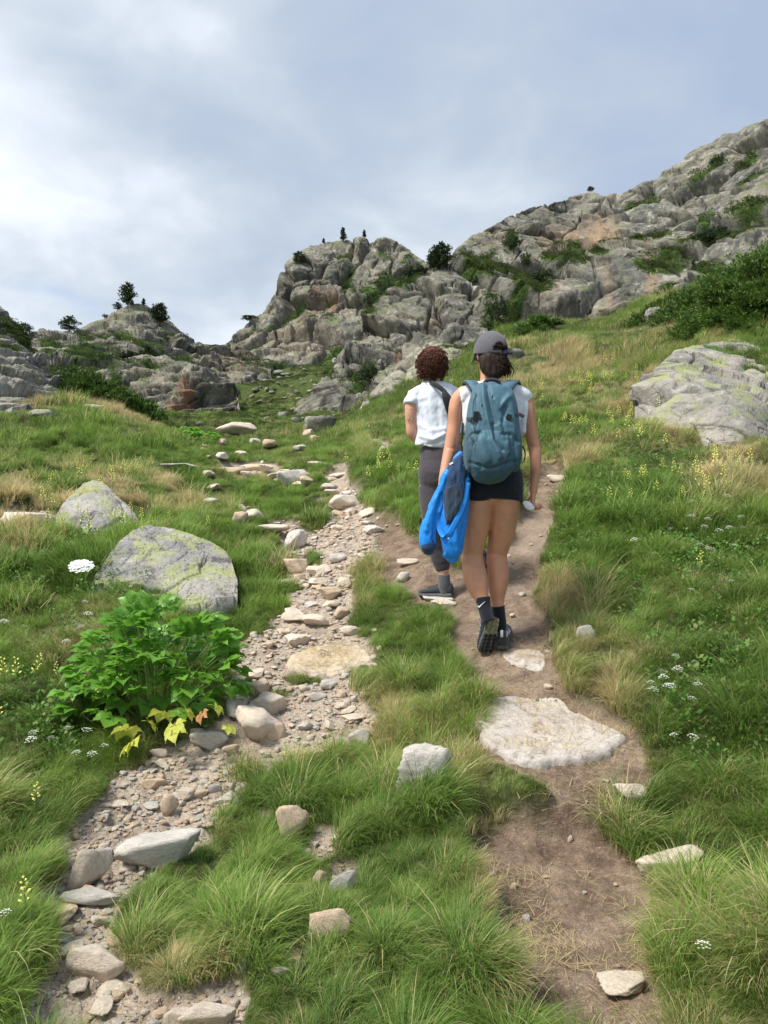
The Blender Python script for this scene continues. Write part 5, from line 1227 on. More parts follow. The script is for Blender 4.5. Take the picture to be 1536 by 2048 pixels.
# ---- the big leafy plant
def leaf_mesh(seed, n_leaflets=3, size=1.0):
    """compound leaf of toothed, folded leaflets on a short stalk; points along +x"""
    rng = np.random.default_rng(seed); V, Fc, bl = [], [], []
    def leaflet(base, ang, L, W, droop):
        ca, sa = math.cos(ang), math.sin(ang); n = 11; q0 = len(V); b = rng.uniform(.2, .8)
        for i in range(n + 1):
            f = i / n
            prof = [0.06, .20, .42, .72, .98, .80, .92, .66, .50, .24, .05, 0, 0][i] if n == 11 else 0
            wv = W * .5 * max(.015, prof) * (1 + .12 * (i % 2))
            x_ = L * f; z = -droop * L * f * f + .02 * math.sin(f * 9 + seed + ang)
            for sgn in (-1, 0, 1):
                y_ = sgn * wv * (rng.uniform(.9, 1.1) if sgn else 0); zz_ = z + (abs(y_) * .28 if sgn else 0) + rng.normal(0, .006)
                xx = x_ + (L * .05 * (i % 2) if sgn else 0)
                V.append((base[0] + xx * ca - y_ * sa, base[1] + xx * sa + y_ * ca, base[2] + zz_)); bl.append(b + (0 if sgn else .15))
        for i in range(n):
            for s in (0, 1): a = q0 + i * 3 + s; Fc.append((a, a + 1, a + 4, a + 3))
    leaflet((.22, 0, 0), 0, .72, .60, .35); leaflet((.20, .02, 0), .85, .62, .50, .4); leaflet((.20, -.02, 0), -.85, .62, .50, .4)
    if n_leaflets > 3: leaflet((.1, .02, -.02), 1.75, .45, .36, .3); leaflet((.1, -.02, -.02), -1.75, .45, .36, .3)
    tv, tf = tube([(-.12, 0, -.10), (.05, 0, -.01), (.24, 0, 0)], [.013, .011, .008], 4); o = len(V); V += tv; bl += [.5] * len(tv); Fc += [tuple(o + i for i in f) for f in tf]
    me = quads('leaf', V, Fc, bl, M_leaf, True); return me
LEAVES = [leaf_mesh(k, 5 if k % 2 else 3) for k in range(6)]
def recolour(me, m_):
    c_ = me.copy(); c_.materials.clear(); c_.materials.append(m_); return c_
p0 = hit(312, 1425)
lp = link('leafy_plant', None, 'large bushy bright green plant with lobed leaves beside the stony trail', 'plant', loc=p0)
rng_ = np.random.default_rng(8); n_l = 0; stems = []
for k in range(215):
    # leaves over a dome, the outer ones hanging
    a = rng_.uniform(0, 6.28); el = rng_.uniform(-.08, 1) ** 1.0
    el = max(el, -.05); R_ = math.sqrt(max(0, 1 - max(el, 0) ** 2)) * rng_.uniform(.72, 1.0)
    c = Vector((math.cos(a) * R_ * .45, math.sin(a) * R_ * .36, .10 + .44 * max(el, -.1) * rng_.uniform(.85, 1.08)))
    if k < 60: c = Vector((c.x * .6, c.y * .6, c.z * .75))
    me_ = LEAVES[rng_.integers(6)]
    o = link('leaf', me_, parent=lp); s = rng_.uniform(.085, .165); o.scale = (s, s * rng_.uniform(.85, 1.2), s)
    o.location = c; o.rotation_euler = (rng_.normal(0, .25), -.95 * el - .05 + rng_.normal(0, .30), a + rng_.normal(0, .35))
    if k % 5 == 0: stems.append(tube([(c.x * .18, c.y * .18, -.05), (c.x * .55, c.y * .55, c.z * .55), (c.x * .97, c.y * .97, c.z - .01)], [.006, .005, .003], 5))
tv, tf = merge(stems); link('stems', quads('stems', tv, tf, [.5] * len(tv), M_stem), parent=lp)
ye, br = [recolour(m_, M_yleaf) for m_ in LEAVES[:3]], recolour(LEAVES[3], M_bleaf)
for (a_, b_, s, rz, rx, m_, lb) in [(262,1452,.13,2.6,.9,ye[1],'yellow'),(278,1470,.11,4.2,1.0,ye[0],'yellow'),(290,1440,.10,.8,.7,ye[0],'yellow'),(330,1420,.12,2.2,.9,ye[2],'yellow'),(348,1445,.12,4.9,1.1,ye[1],'yellow'),(362,1415,.11,.6,.6,ye[0],'yellow'),
                                      (405,1422,.075,4.6,1.2,br,'withered brown'),(422,1408,.09,.3,.5,ye[2],'yellowish'),(452,1450,.07,-.3,.4,ye[1],'yellowish'),(266,1482,.10,3.9,1.1,ye[1],'yellow')]:
    q_ = at(a_, b_, p0[1] - .42); o = link('leaf', m_, parent=lp, label=lb + ' leaf at the foot of the plant'); o.location = q_ - Vector(p0); o.scale = (s, s, s); o.rotation_euler = (rx * .5, .55, rz)
small = hit(392, 893); sp_ = link('leafy_plant', None, 'small bright leafy plant among the stones far up the stony trail', 'plant', loc=small)
for k in range(26):
    a = rng_.uniform(0, 6.28); o = link('leaf', LEAVES[k % 6], parent=sp_); s = rng_.uniform(.18, .32); o.scale = (s, s, s); R_ = rng_.uniform(.05, .45); o.location = (math.cos(a) * R_, math.sin(a) * R_, .12 + rng_.uniform(0, .25)); o.rotation_euler = (0, rng_.normal(-.1, .3), a)

# ---- flowers
def spike_mesh(seed):
    rng = np.random.default_rng(seed); V, Fc, bl = [], [], []
    for k in range(11):
        f = k / 10; a = k * 2.4; z = .62 + .36 * f; r_ = .030 * (1.25 - f)
        c = np.array([math.cos(a) * r_, math.sin(a) * r_, z]); d = np.array([math.cos(a), math.sin(a), .5]); d /= np.linalg.norm(d)
        s_ = np.cross(d, (0, 0, 1.)); s_ /= np.linalg.norm(s_); q = len(V); L = .085 * (1.15 - .5 * f); W = .028
        u_ = np.cross(s_, d)
        V += [tuple(c), tuple(c + d * L * .6 + s_ * W), tuple(c + d * L + u_ * .01), tuple(c + d * L * .6 - s_ * W), tuple(c + d * L * .55 + u_ * W * 1.1)]
        Fc += [(q, q + 1, q + 4), (q, q + 4, q + 3), (q + 1, q + 2, q + 4), (q + 4, q + 2, q + 3)]; bl += [.5] * 5
    hd = (V, Fc)
    sv, sf = tube([(0, 0, 0), (.015, .01, .4), (0, 0, .98)], [.011, .010, .006], 4); lv = []
    for k in range(5):
        a = k * 2.2 + .4; z = .12 + .1 * k; q = len(sv); L = .16; d = Vector((math.cos(a), math.sin(a), .45)); s_ = Vector((-math.sin(a), math.cos(a), 0)) * .022
        b_ = Vector((0, 0, z)); sv += [tuple(b_), tuple(b_ + d * L * .5 + s_), tuple(b_ + d * L), tuple(b_ + d * L * .5 - s_)]; sf.append((q, q + 1, q + 2, q + 3))
    return hd, (sv, sf)
def umbel_mesh(seed, n=26, R=.16, dens=1.0):
    rng = np.random.default_rng(seed); V, Fc = [], []; st = [tube([(0, 0, 0), (.02, .0, .5), (0, 0, .86)], [.010, .008, .006], 4)]
    for k in range(n):
        a = k * 2.39996; r_ = R * math.sqrt((k + .5) / n); c = Vector((math.cos(a) * r_, math.sin(a) * r_, 1.0 - 4.5 * r_ * r_ + rng.normal(0, .012)))
        if k % 2 == 0: st.append(tube([(0, 0, .85), tuple(c - Vector((0, 0, .01)))], [.004, .003], 3))
        for j in range(5):
            b_ = j * 1.2566 + rng.uniform(0, 1); q = len(V); rr_ = R * .15; e = c + Vector((math.cos(b_), math.sin(b_), .25)) * rr_; s_ = Vector((-math.sin(b_), math.cos(b_), 0)) * rr_ * .55
            V += [tuple(c), tuple(c + (e - c) * .7 + s_), tuple(e), tuple(c + (e - c) * .7 - s_)]; Fc.append((q, q + 1, q + 2, q + 3))
    return (V, Fc), merge(st)
def two_mat(name, a, b, ma, mb):
    v, f = merge([a, b]); me = bpy.data.meshes.new(name); me.from_pydata(v, [], f); me.materials.append(ma); me.materials.append(mb)
    me.polygons.foreach_set('material_index', [0] * len(a[1]) + [1] * len(b[1])); return me
def pl(name, g, m_): me = bpy.data.meshes.new(name); me.from_pydata(g[0], [], g[1]); me.materials.append(m_); return me
SPK = [spike_mesh(k) for k in range(3)]; SPK1 = [two_mat('yellow_flower', a, b, M_yflower, M_stem) for a, b in SPK]
SPKP = (pl('flower_head', SPK[0][0], M_yflower), pl('stem', SPK[0][1], M_stem))
UMB = [umbel_mesh(k, 20, .13) for k in range(3)]; UMB1 = [two_mat('white_flower', a, b, M_wflower, M_stem) for a, b in UMB]
def flower(kind, a_, b_, hpx, label, group, parts=False):
    """a_, b_: foot of the stem in the photo; hpx: height seen"""
    q_ = hit(a_, b_); d_ = q_[1]; h = (.20 if kind == 'y' else .16) * RNG.uniform(.8, 1.25) * (1 + .05 * d_); h = max(h * .85, hpx * .8 * d_ / F)
    p = hit(a_, b_ + .80 * h * F / d_ * .8)
    if parts:
        r = link('yellow_flower', None, label, 'flower', group, loc=p - np.array([0, 0, .01])); r.scale = (h, h, h)
        for m_ in SPKP: link(m_.name.split('.')[0], m_, parent=r)
    else:
        me_ = (SPK1 if kind == 'y' else UMB1)[RNG.integers(3)]; r = link('yellow_flower' if kind == 'y' else 'white_flower', me_, label, 'flower', group, loc=p - np.array([0, 0, .01])); r.scale = (h, h, h * .97)
    r.rotation_euler = (RNG.normal(0, .12), RNG.normal(0, .12), RNG.uniform(0, 6.28))
YC = [  # centre px, py, spread x, spread y, count, height px, words
 (1010 + 170, 765, 45, 16, 16, 26, 'above the heads of the meadow near the big boulder', 'yellow flowers in the upper meadow'),
 (1265, 850, 45, 22, 16, 30, 'at the left foot of the big lichened boulder', 'yellow flowers at the foot of the boulder'),
 (1130, 845, 40, 10, 9, 26, 'in the meadow halfway between the hikers and the boulder', 'yellow flowers right of the backpack'),
 (1370, 940, 110, 20, 18, 34, 'in the dark green meadow below the big boulder', 'yellow flowers below the boulder'),
 (1330, 990, 60, 20, 7, 34, 'among the clover in the right meadow', 'yellow flowers among the clover'),
 (190, 945, 65, 14, 18, 24, 'in the straw grass above the pointed boulder', 'yellow flowers above the pointed boulder'),
 (110, 1000, 70, 40, 14, 26, 'on the left slope around the pointed boulder', 'yellow flowers on the left slope'),
 (260, 1045, 90, 12, 10, 22, 'between the pointed and the lichen-capped boulder', 'yellow flowers between the two left boulders'),
 (770, 925, 60, 25, 12, 18, 'in the grass bank left of the front hiker', 'yellow flowers on the grass bank'),
 (1080, 760, 20, 60, 6, 24, 'in the meadow beside the head of the hiker in the cap', 'yellow flowers beside the cap'),
 (1230, 740, 60, 30, 7, 26, 'scattered in the pale grass of the upper right slope', 'yellow flowers on the upper right slope'),
 (1480, 930, 50, 14, 7, 34, 'at the right edge just below the boulder', 'yellow flowers at the right edge'),
]
for (a_, b_, sx, sy, n_, h_, wd, gp) in YC:
    for k in range(n_): flower('y', a_ + RNG.normal(0, sx * .75), b_ + RNG.normal(0, sy * .8), h_ * RNG.uniform(.6, 1.15), 'yellow flower spike ' + wd, gp)
for (a_, b_, h_, wd) in [(55,1340,55,'large pale yellow flower spike at the left edge beside the leafy plant'),(118,1345,40,'smaller yellow flower spike just left of the leafy plant'),(12,1345,34,'yellow flower spike cut by the left edge beside the leafy plant'),(34,1350,34,'low yellow flower spike between the two at the left edge'),
                         (68,1600,60,'single yellow flower spike in the tall bright grass at the left'),(60,1800,90,'pale yellow flower spike in the bottom left grass beside the rounded stone'),(6,1430,50,'yellow flower spike at the very left edge below the plant'),(175,1400,30,'faded yellow flower spike under the edge of the leafy plant'),(1385,1120,30,'yellow flower spike alone in the right meadow')]:
    flower('y', a_, b_, h_, wd, None, parts=True)
WC = [(1400,1030,110,40,26,22,'among the green clover of the right meadow','small white flowers in the right meadow'),(1400,1120,110,60,20,24,'in the lower part of the right meadow','small white flowers lower in the meadow'),
      (1360,1380,80,80,14,26,'in the thick grass right of the trail slab','small white flowers right of the slab'),(130,1240,110,60,12,18,'in the grass left above the leafy plant','small white flowers above the plant'),
      (180,1480,100,60,10,18,'in the grass below the leafy plant','small white flowers below the plant'),(300,900,120,30,8,14,'on the green left slope','small white flowers on the left slope')]
for (a_, b_, sx, sy, n_, h_, wd, gp) in WC:
    for k in range(n_): flower('u', a_ + RNG.normal(0, sx * .6), b_ + RNG.normal(0, sy * .6), h_ * RNG.uniform(.7, 1.25), 'small white flower ' + wd, gp)
for (a_, b_, h_, wd) in [(1410,1925,62,'white flower cluster in the grass right of the bottom of the trail'),(22,1840,60,'white flower cluster at the left edge near the bottom'),(1125,1220,0,'')][:2]: flower('u', a_, b_, h_, wd, None)
big = umbel_mesh(9, 90, .125); p = hit(165, 1185); um = link('white_umbel', None, 'large flat white flower umbel left of the lichen-capped boulder', 'flower', loc=p)
um.scale = (.62, .62, (1185 - 1118) * p[1] / F); um.rotation_euler = (.5, 0, .3)
link('flower_head', pl('flower_head', big[0], M_wflower), parent=um); link('stem', pl('stem', big[1], M_stem), parent=um)
# clover and herbs in the right meadow
HB_ = [sprig_mesh('herb', 24, .07, .08, .022, rg), sprig_mesh('herb', 22, .09, .07, .026, rg)]
def herbs():
    x_, y_, r_ = place(26000, 2, 12, 1.4); z_ = ground(x_, y_); p_, q_ = topix(x_, y_, z_)
    e_ = ell(p_, q_, [(1330,1060,190,150,0,1),(1450,1380,120,160,0,.8),(120,1130,150,60,0,.7),(180,1230,120,80,0,.6),(90,1450,110,80,0,.5),(1100,880,60,30,0,.5)])
    k = (RNG.uniform(0, 1, len(x_)) < e_ * .55) & (ground(x_, y_, DG) + ground(x_, y_, GG) < .2) & clear_of_stones(x_, y_)
    x_, y_, z_ = x_[k], y_[k], z_[k]; n = len(x_); s = RNG.uniform(.5, 1.1, n)
    scatter('clover', np.stack([x_, y_, z_ + .03], 1), None, RNG.uniform(0, 6.28, n), s, RNG.uniform(.3, 1, n), RNG.uniform(-.3, .3, n), HB_, M_herb, 'low green clover and herbs between the grasses')
M_herb = leafy('clover_leaves', (0.045, 0.115, 0.020), (0.12, 0.24, 0.045), dry=(.3, .28, .1), trans=.3)

# ================================================================== the two hikers
def cloth(name, col, rough=.85, weave=900, amp=.12, bump=.0006, sheen=.2, spec=.2, dark=None):
    m, t = mat(name)
    P = t.node('ShaderNodeTexCoord').outputs['Object']
    n = t.noise(P, 9, 5, .6); n2 = t.noise(P, weave, 2, .5)
    c = t.mix(t.sstep(n, .3, .7), tuple(x * (1 - amp) for x in col), tuple(min(1, x * (1 + amp)) for x in col))
    h = t.math('ADD', t.math('MULTIPLY', t.noise(P, 60, 4, .6), 1.2), t.math('MULTIPLY', n2, .35))
    finish(m, t, c, rough, bumpn(t, h, bump * 2, .8), spec, {'Sheen Weight': sheen})
    return m
def skin_mat(name, col):
    m, t = mat(name)
    P = t.node('ShaderNodeTexCoord').outputs['Object']
    n = t.noise(P, 14, 4, .6); n2 = t.noise(P, 90, 3, .6)
    c = t.mix(t.sstep(n, .3, .7), tuple(x * .90 for x in col), tuple(min(1, x * 1.07) for x in col))
    c = t.mix(t.math('MULTIPLY', t.sstep(n2, .55, .8), .3), c, (col[0] * 1.0, col[1] * .78, col[2] * .7))
    finish(m, t, c, .52, bumpn(t, t.noise(P, 300, 3, .6), .0006, .4), .35, {'Subsurface Weight': .12, 'Subsurface Radius': (.02, .008, .004), 'Subsurface Scale': .5})
    return m
M_skinA = skin_mat('tanned_skin', (0.56, 0.275, 0.165)); M_skinB = skin_mat('light_tanned_skin', (0.59, 0.32, 0.215))
M_shirt = cloth('white_cotton', (0.72, 0.735, 0.77), .9, amp=.03)
M_shirt2 = cloth('white_jersey', (0.66, 0.70, 0.76), .9, amp=.04)
M_shorts = cloth('black_jersey', (0.010, 0.012, 0.020), .8)
M_legg = cloth('charcoal_jersey', (0.060, 0.052, 0.060), .75)
M_pack = cloth('teal_nylon', (0.052, 0.130, 0.175), .55, 1400, .12, .0007, .1, .35)
M_pack2 = cloth('dark_teal_nylon', (0.034, 0.088, 0.122), .6, 1400, .10, .0007, .1, .35)
M_web = cloth('black_webbing', (0.016, 0.018, 0.022), .7, 1600)
M_plastic = simple('black_plastic', (0.014, 0.015, 0.018), .35)
M_blue = cloth('bright_blue_nylon', (0.008, 0.235, 0.76), .5, 1500, .10, .0005, .1, .35)
M_navy = cloth('navy_lining', (0.022, 0.055, 0.130), .65, 1500, .2)
M_slate = cloth('grey_mesh_lining', (0.030, 0.048, 0.075), .75, 700, .2)
M_capm = cloth('grey_cap_cotton', (0.115, 0.112, 0.125), .9, 1200, .12)
M_capd = cloth('dark_cap_strap', (0.040, 0.038, 0.046), .9, 1200, .12)
M_hairA = simple('dark_brown_hair', (0.030, 0.017, 0.012), .62, 40, .5, .2); M_hairB = simple('auburn_hair', (0.082, 0.028, 0.014), .6, 40, .5, .25)
M_sockb = cloth('black_sock', (0.012, 0.014, 0.022), .9); M_sockg = cloth('grey_sock', (0.11, 0.11, 0.12), .9)
M_shoe = cloth('dark_green_grey_shoe', (0.030, 0.036, 0.038), .7); M_shoe2 = cloth('dark_boot', (0.034, 0.038, 0.042), .7)
M_sole = simple('grey_rubber', (0.085, 0.09, 0.095), .8, 60, .3); M_soleD = simple('muddy_black_rubber', (0.020, 0.017, 0.014), .85, 50, .5); M_soleO = simple('olive_rubber', (0.22, 0.22, 0.12), .8, 70, .4)
M_white = simple('white_trim', (0.72, 0.74, 0.74), .6); M_ink = simple('tattoo_ink', (0.16, 0.10, 0.09), .7)
M_tissue = simple('white_tissue', (0.82, 0.82, 0.83), .9, 60, .05); M_eye = simple('eye', (0.30, 0.2, 0.15), .2); M_lip = simple('lip', (0.50, 0.20, 0.17), .5); M_red = simple('red_cord', (0.25, .05, .05), .8)

def loft(rows, n=28, axis=(1, 0, 0), sq=1.0, cap=True):
    """rows: (point, half width, half depth); rings square to the path, closed at both ends"""
    C_ = [Vector(r[0]) for r in rows]; V, Fc = [], []; m = len(rows)
    for i in range(m):
        t = (C_[min(i + 1, m - 1)] - C_[max(i - 1, 0)]).normalized(); ax = Vector(axis) - t * Vector(axis).dot(t)
        if ax.length < .2: ax = Vector((0, 1, 0)) - t * t.y
        ax.normalize(); ay = t.cross(ax).normalized()
        for k in range(n):
            a = 2 * math.pi * k / n; c, s = math.cos(a), math.sin(a)
            if sq != 1.0: c, s = math.copysign(abs(c) ** sq, c), math.copysign(abs(s) ** sq, s)
            V.append(C_[i] + ax * c * rows[i][1] + ay * s * rows[i][2])
        if i:
            o = (i - 1) * n
            for k in range(n): k2 = (k + 1) % n; Fc.append((o + k, o + k2, o + n + k2, o + n + k))
    if cap:
        V.append(C_[0]); c0 = len(V) - 1; V.append(C_[-1]); c1 = len(V) - 1; o = (m - 1) * n
        for k in range(n): k2 = (k + 1) % n; Fc.append((c0, k2, k)); Fc.append((c1, o + k, o + k2))
    return [tuple(v) for v in V], Fc
def spl(rows, per=4):
    """Catmull-Rom through rows of plain numbers"""
    R = np.array(rows, float); out = []
    for i in range(len(R) - 1):
        p0, p1, p2, p3 = R[max(i - 1, 0)], R[i], R[i + 1], R[min(i + 2, len(R) - 1)]
        for j in range(per):
            t = j / per; out.append(.5 * ((2 * p1) + (-p0 + p2) * t + (2 * p0 - 5 * p1 + 4 * p2 - p3) * t * t + (-p0 + 3 * p1 - 3 * p2 + p3) * t ** 3))
    out.append(R[-1]); return np.array(out)
def shape(rows, per=4, n=28, sq=1.0, cap_round=True, **kw):
    """rows (photo x, photo y, distance, half width in px, half depth in m)"""
    S = spl(rows, per); r = []
    for a, b, d, w_, hd in S: r.append((at(a, b, d), max(.001, w_ * d / F), max(.001, hd)))
    if cap_round:
        t0 = (r[0][0] - r[1][0]).normalized(); t1 = (r[-1][0] - r[-2][0]).normalized(); q0, q1 = [], []
        for f in (.35, .7, .93): 
            k0, k1 = min(r[0][1], r[0][2]), min(r[-1][1], r[-1][2]); s = math.sqrt(1 - f * f)
            q0.insert(0, (r[0][0] + t0 * k0 * f * .8, r[0][1] * s, r[0][2] * s)); q1.append((r[-1][0] + t1 * k1 * f * .8, r[-1][1] * s, r[-1][2] * s))
        r = q0 + r + q1
    return loft(r, n, sq=sq, **kw)
def ball(c, rx, ry, rz, rot=None, n=20):
    V, Fc = [], []; rot = rot or Matrix.Identity(3)
    for i in range(n + 1):
        th = math.pi * i / n
        for k in range(n): a = 2 * math.pi * k / n; V.append(tuple(Vector(c) + rot @ Vector((rx * math.sin(th) * math.cos(a), ry * math.sin(th) * math.sin(a), rz * math.cos(th)))))
    for i in range(n):
        for k in range(n): k2 = (k + 1) % n; Fc.append((i * n + k, i * n + n + k, i * n + n + k2, i * n + k2))
    return V, Fc
def fuse(name, parts, voxel, smooth, material, parent, origin, disp=None, label=None):
    """closed shapes fused into one continuous skin"""
    V, Fc = merge(parts); me = bpy.data.meshes.new(name + '_source'); me.from_pydata([tuple(Vector(v) - Vector(origin)) for v in V], [], Fc)
    bm = bmesh.new(); bm.from_mesh(me); bmesh.ops.remove_doubles(bm, verts=bm.verts, dist=1e-5); bmesh.ops.recalc_face_normals(bm, faces=bm.faces); bm.to_mesh(me); bm.free()
    o = bpy.data.objects.new(name, me); COL.objects.link(o)
    md = o.modifiers.new('r', 'REMESH'); md.mode = 'VOXEL'; md.voxel_size = voxel; md.use_smooth_shade = True
    ms = o.modifiers.new('s', 'SMOOTH'); ms.iterations = smooth; ms.factor = .5
    dg = bpy.context.evaluated_depsgraph_get(); nm_ = bpy.data.meshes.new_from_object(o.evaluated_get(dg))
    o.modifiers.clear(); o.data = nm_; nm_.name = name; bpy.data.meshes.remove(me); nm_.materials.clear(); nm_.materials.append(material)
    if disp is not None:
        k = len(nm_.vertices); P = np.empty(k * 3, np.float32); nm_.vertices.foreach_get('co', P); P = P.reshape(-1, 3); Nn = np.empty(k * 3, np.float32); nm_.vertices.foreach_get('normal', Nn); Nn = Nn.reshape(-1, 3)
        W = P + np.array(origin, np.float32); px_ = 768 + F * W[:, 0] / W[:, 1]; py_ = 1024 - F * W[:, 2] / W[:, 1]
        P = P + Nn * disp(W, px_, py_, Nn)[:, None]; nm_.vertices.foreach_set('co', P.ravel()); nm_.update()
    nm_.polygons.foreach_set('use_smooth', [True] * len(nm_.polygons))
    o.parent = parent
    if label: o['label'] = label
    return o
def add(name, g, material, parent, origin, smooth=True, label=None):
    V, Fc = g; me = bpy.data.meshes.new(name); me.from_pydata([tuple(Vector(v) - Vector(origin)) for v in V], [], Fc); me.materials.append(material)
    bm = bmesh.new(); bm.from_mesh(me); bmesh.ops.recalc_face_normals(bm, faces=bm.faces); bm.to_mesh(me); bm.free()
    if smooth: me.polygons.foreach_set('use_smooth', [True] * len(me.polygons))
    return link(name, me, label=label, parent=parent)
def line_d(px, py, pts):
    """distance in photo pixels to a polyline, and the signed side"""
    d = np.full(len(px), 1e9); sg = np.zeros(len(px))
    for (x0, y0), (x1, y1) in zip(pts[:-1], pts[1:]):
        ex, ey = x1 - x0, y1 - y0; L2 = ex * ex + ey * ey; t = np.clip(((px - x0) * ex + (py - y0) * ey) / L2, 0, 1)
        qx, qy = px - x0 - ex * t, py - y0 - ey * t; dd = np.hypot(qx, qy); m = dd < d; d = np.where(m, dd, d); sg = np.where(m, np.sign(ex * qy - ey * qx), sg)
    return d, sg
def folds(px, py, L):
    r = np.zeros(len(px))
    for pts, amp, w_ in L: d, _s = line_d(px, py, pts); r += amp * np.exp(-(d / w_) ** 2)
    return r
def strap(pts, w_, th, wax=None, n=4):
    """flat strap through world points; returns a closed ribbon"""
    P = [Vector(p) for p in pts]; V, Fc = [], []
    for i, p in enumerate(P):
        t = (P[min(i + 1, len(P) - 1)] - P[max(i - 1, 0)]).normalized(); a_ = Vector(wax[i] if isinstance(wax, list) else (wax or (1, 0, 0))); a_ = (a_ - t * a_.dot(t)).normalized(); b_ = t.cross(a_)
        for sx, sy in ((-1, -1), (1, -1), (1, 1), (-1, 1)): V.append(tuple(p + a_ * sx * w_ / 2 + b_ * sy * th / 2))
        if i: o = 4 * (i - 1); Fc += [(o + k, o + (k + 1) % 4, o + 4 + (k + 1) % 4, o + 4 + k) for k in range(4)]
    Fc += [(3, 2, 1, 0), tuple(len(V) - 4 + k for k in range(4))]; return V, Fc
def box(c, sx, sy, sz, rot=None):
    rot = rot or Matrix.Identity(3); V = [tuple(Vector(c) + rot @ Vector((x_ * sx / 2, y_ * sy / 2, z_ * sz / 2))) for x_ in (-1, 1) for y_ in (-1, 1) for z_ in (-1, 1)]
    return V, [(0, 1, 3, 2), (4, 6, 7, 5), (0, 4, 5, 1), (2, 3, 7, 6), (0, 2, 6, 4), (1, 5, 7, 3)]
def hand(wr, dirn, palm, curl=(.5, .9, .7), size=1.0, thumb_side=1, sep=.0195):
    """palm and five unequal bent fingers. dirn: wrist to knuckles, palm: the way the palm faces"""
    D = Vector(dirn).normalized(); Np = (Vector(palm) - D * Vector(palm).dot(D)).normalized(); S = D.cross(Np).normalized() * thumb_side; wr = Vector(wr); out = []
    s = size
    rows = [(wr - D * .02 * s, .023 * s, .018 * s), (wr + D * .01 * s, .026 * s, .017 * s), (wr + D * .045 * s, .038 * s, .0155 * s), (wr + D * .078 * s, .041 * s, .014 * s), (wr + D * .09 * s, .036 * s, .011 * s)]
    out.append(loft(rows, 20, axis=tuple(S)))
    for k, (L, r_) in enumerate(((.070, .0080), (.078, .0082), (.072, .0078), (.056, .0070))):
        off = (1.5 - k) * sep * s; p = wr + D * (.078 - .004 * abs(k - 1)) * s + S * off; d = D.copy(); pts = [(p - D * .02 * s, r_ * s, r_ * s), (p, r_ * 1.05 * s, r_ * 1.05 * s)]
        d = (D + S * (1.5 - k) * .05).normalized()
        for seg, (fr, cu) in enumerate(zip((.45, .30, .25), curl)):
            cu = cu * (1 + .08 * (k - 1)); d = (Matrix.Rotation(-cu * thumb_side, 3, S) @ d).normalized(); 
            p = p + d * L * fr * s; pts.append((p, r_ * (1 - .07 * (seg + 1)) * s, r_ * (1 - .08 * (seg + 1)) * s))
        pts.append((p + d * .005 * s, r_ * .45 * s, r_ * .45 * s)); out.append(loft(pts, 12, axis=tuple(S)))
    p = wr + D * .02 * s + S * .026 * s; d = (D * .6 + S * .75 + Np * .35).normalized(); pts = [(p - d * .02 * s, .012 * s, .012 * s), (p, .0115 * s, .0115 * s)]
    for L in (.035, .028, .022):
        p = p + d * L * s; pts.append((p, .0095 * s, .009 * s)); d = (d * .75 + D * .35 + Np * .35).normalized()
    pts.append((p + d * .004, .005 * s, .005 * s)); out.append(loft(pts, 12, axis=tuple(Np)))
    return out
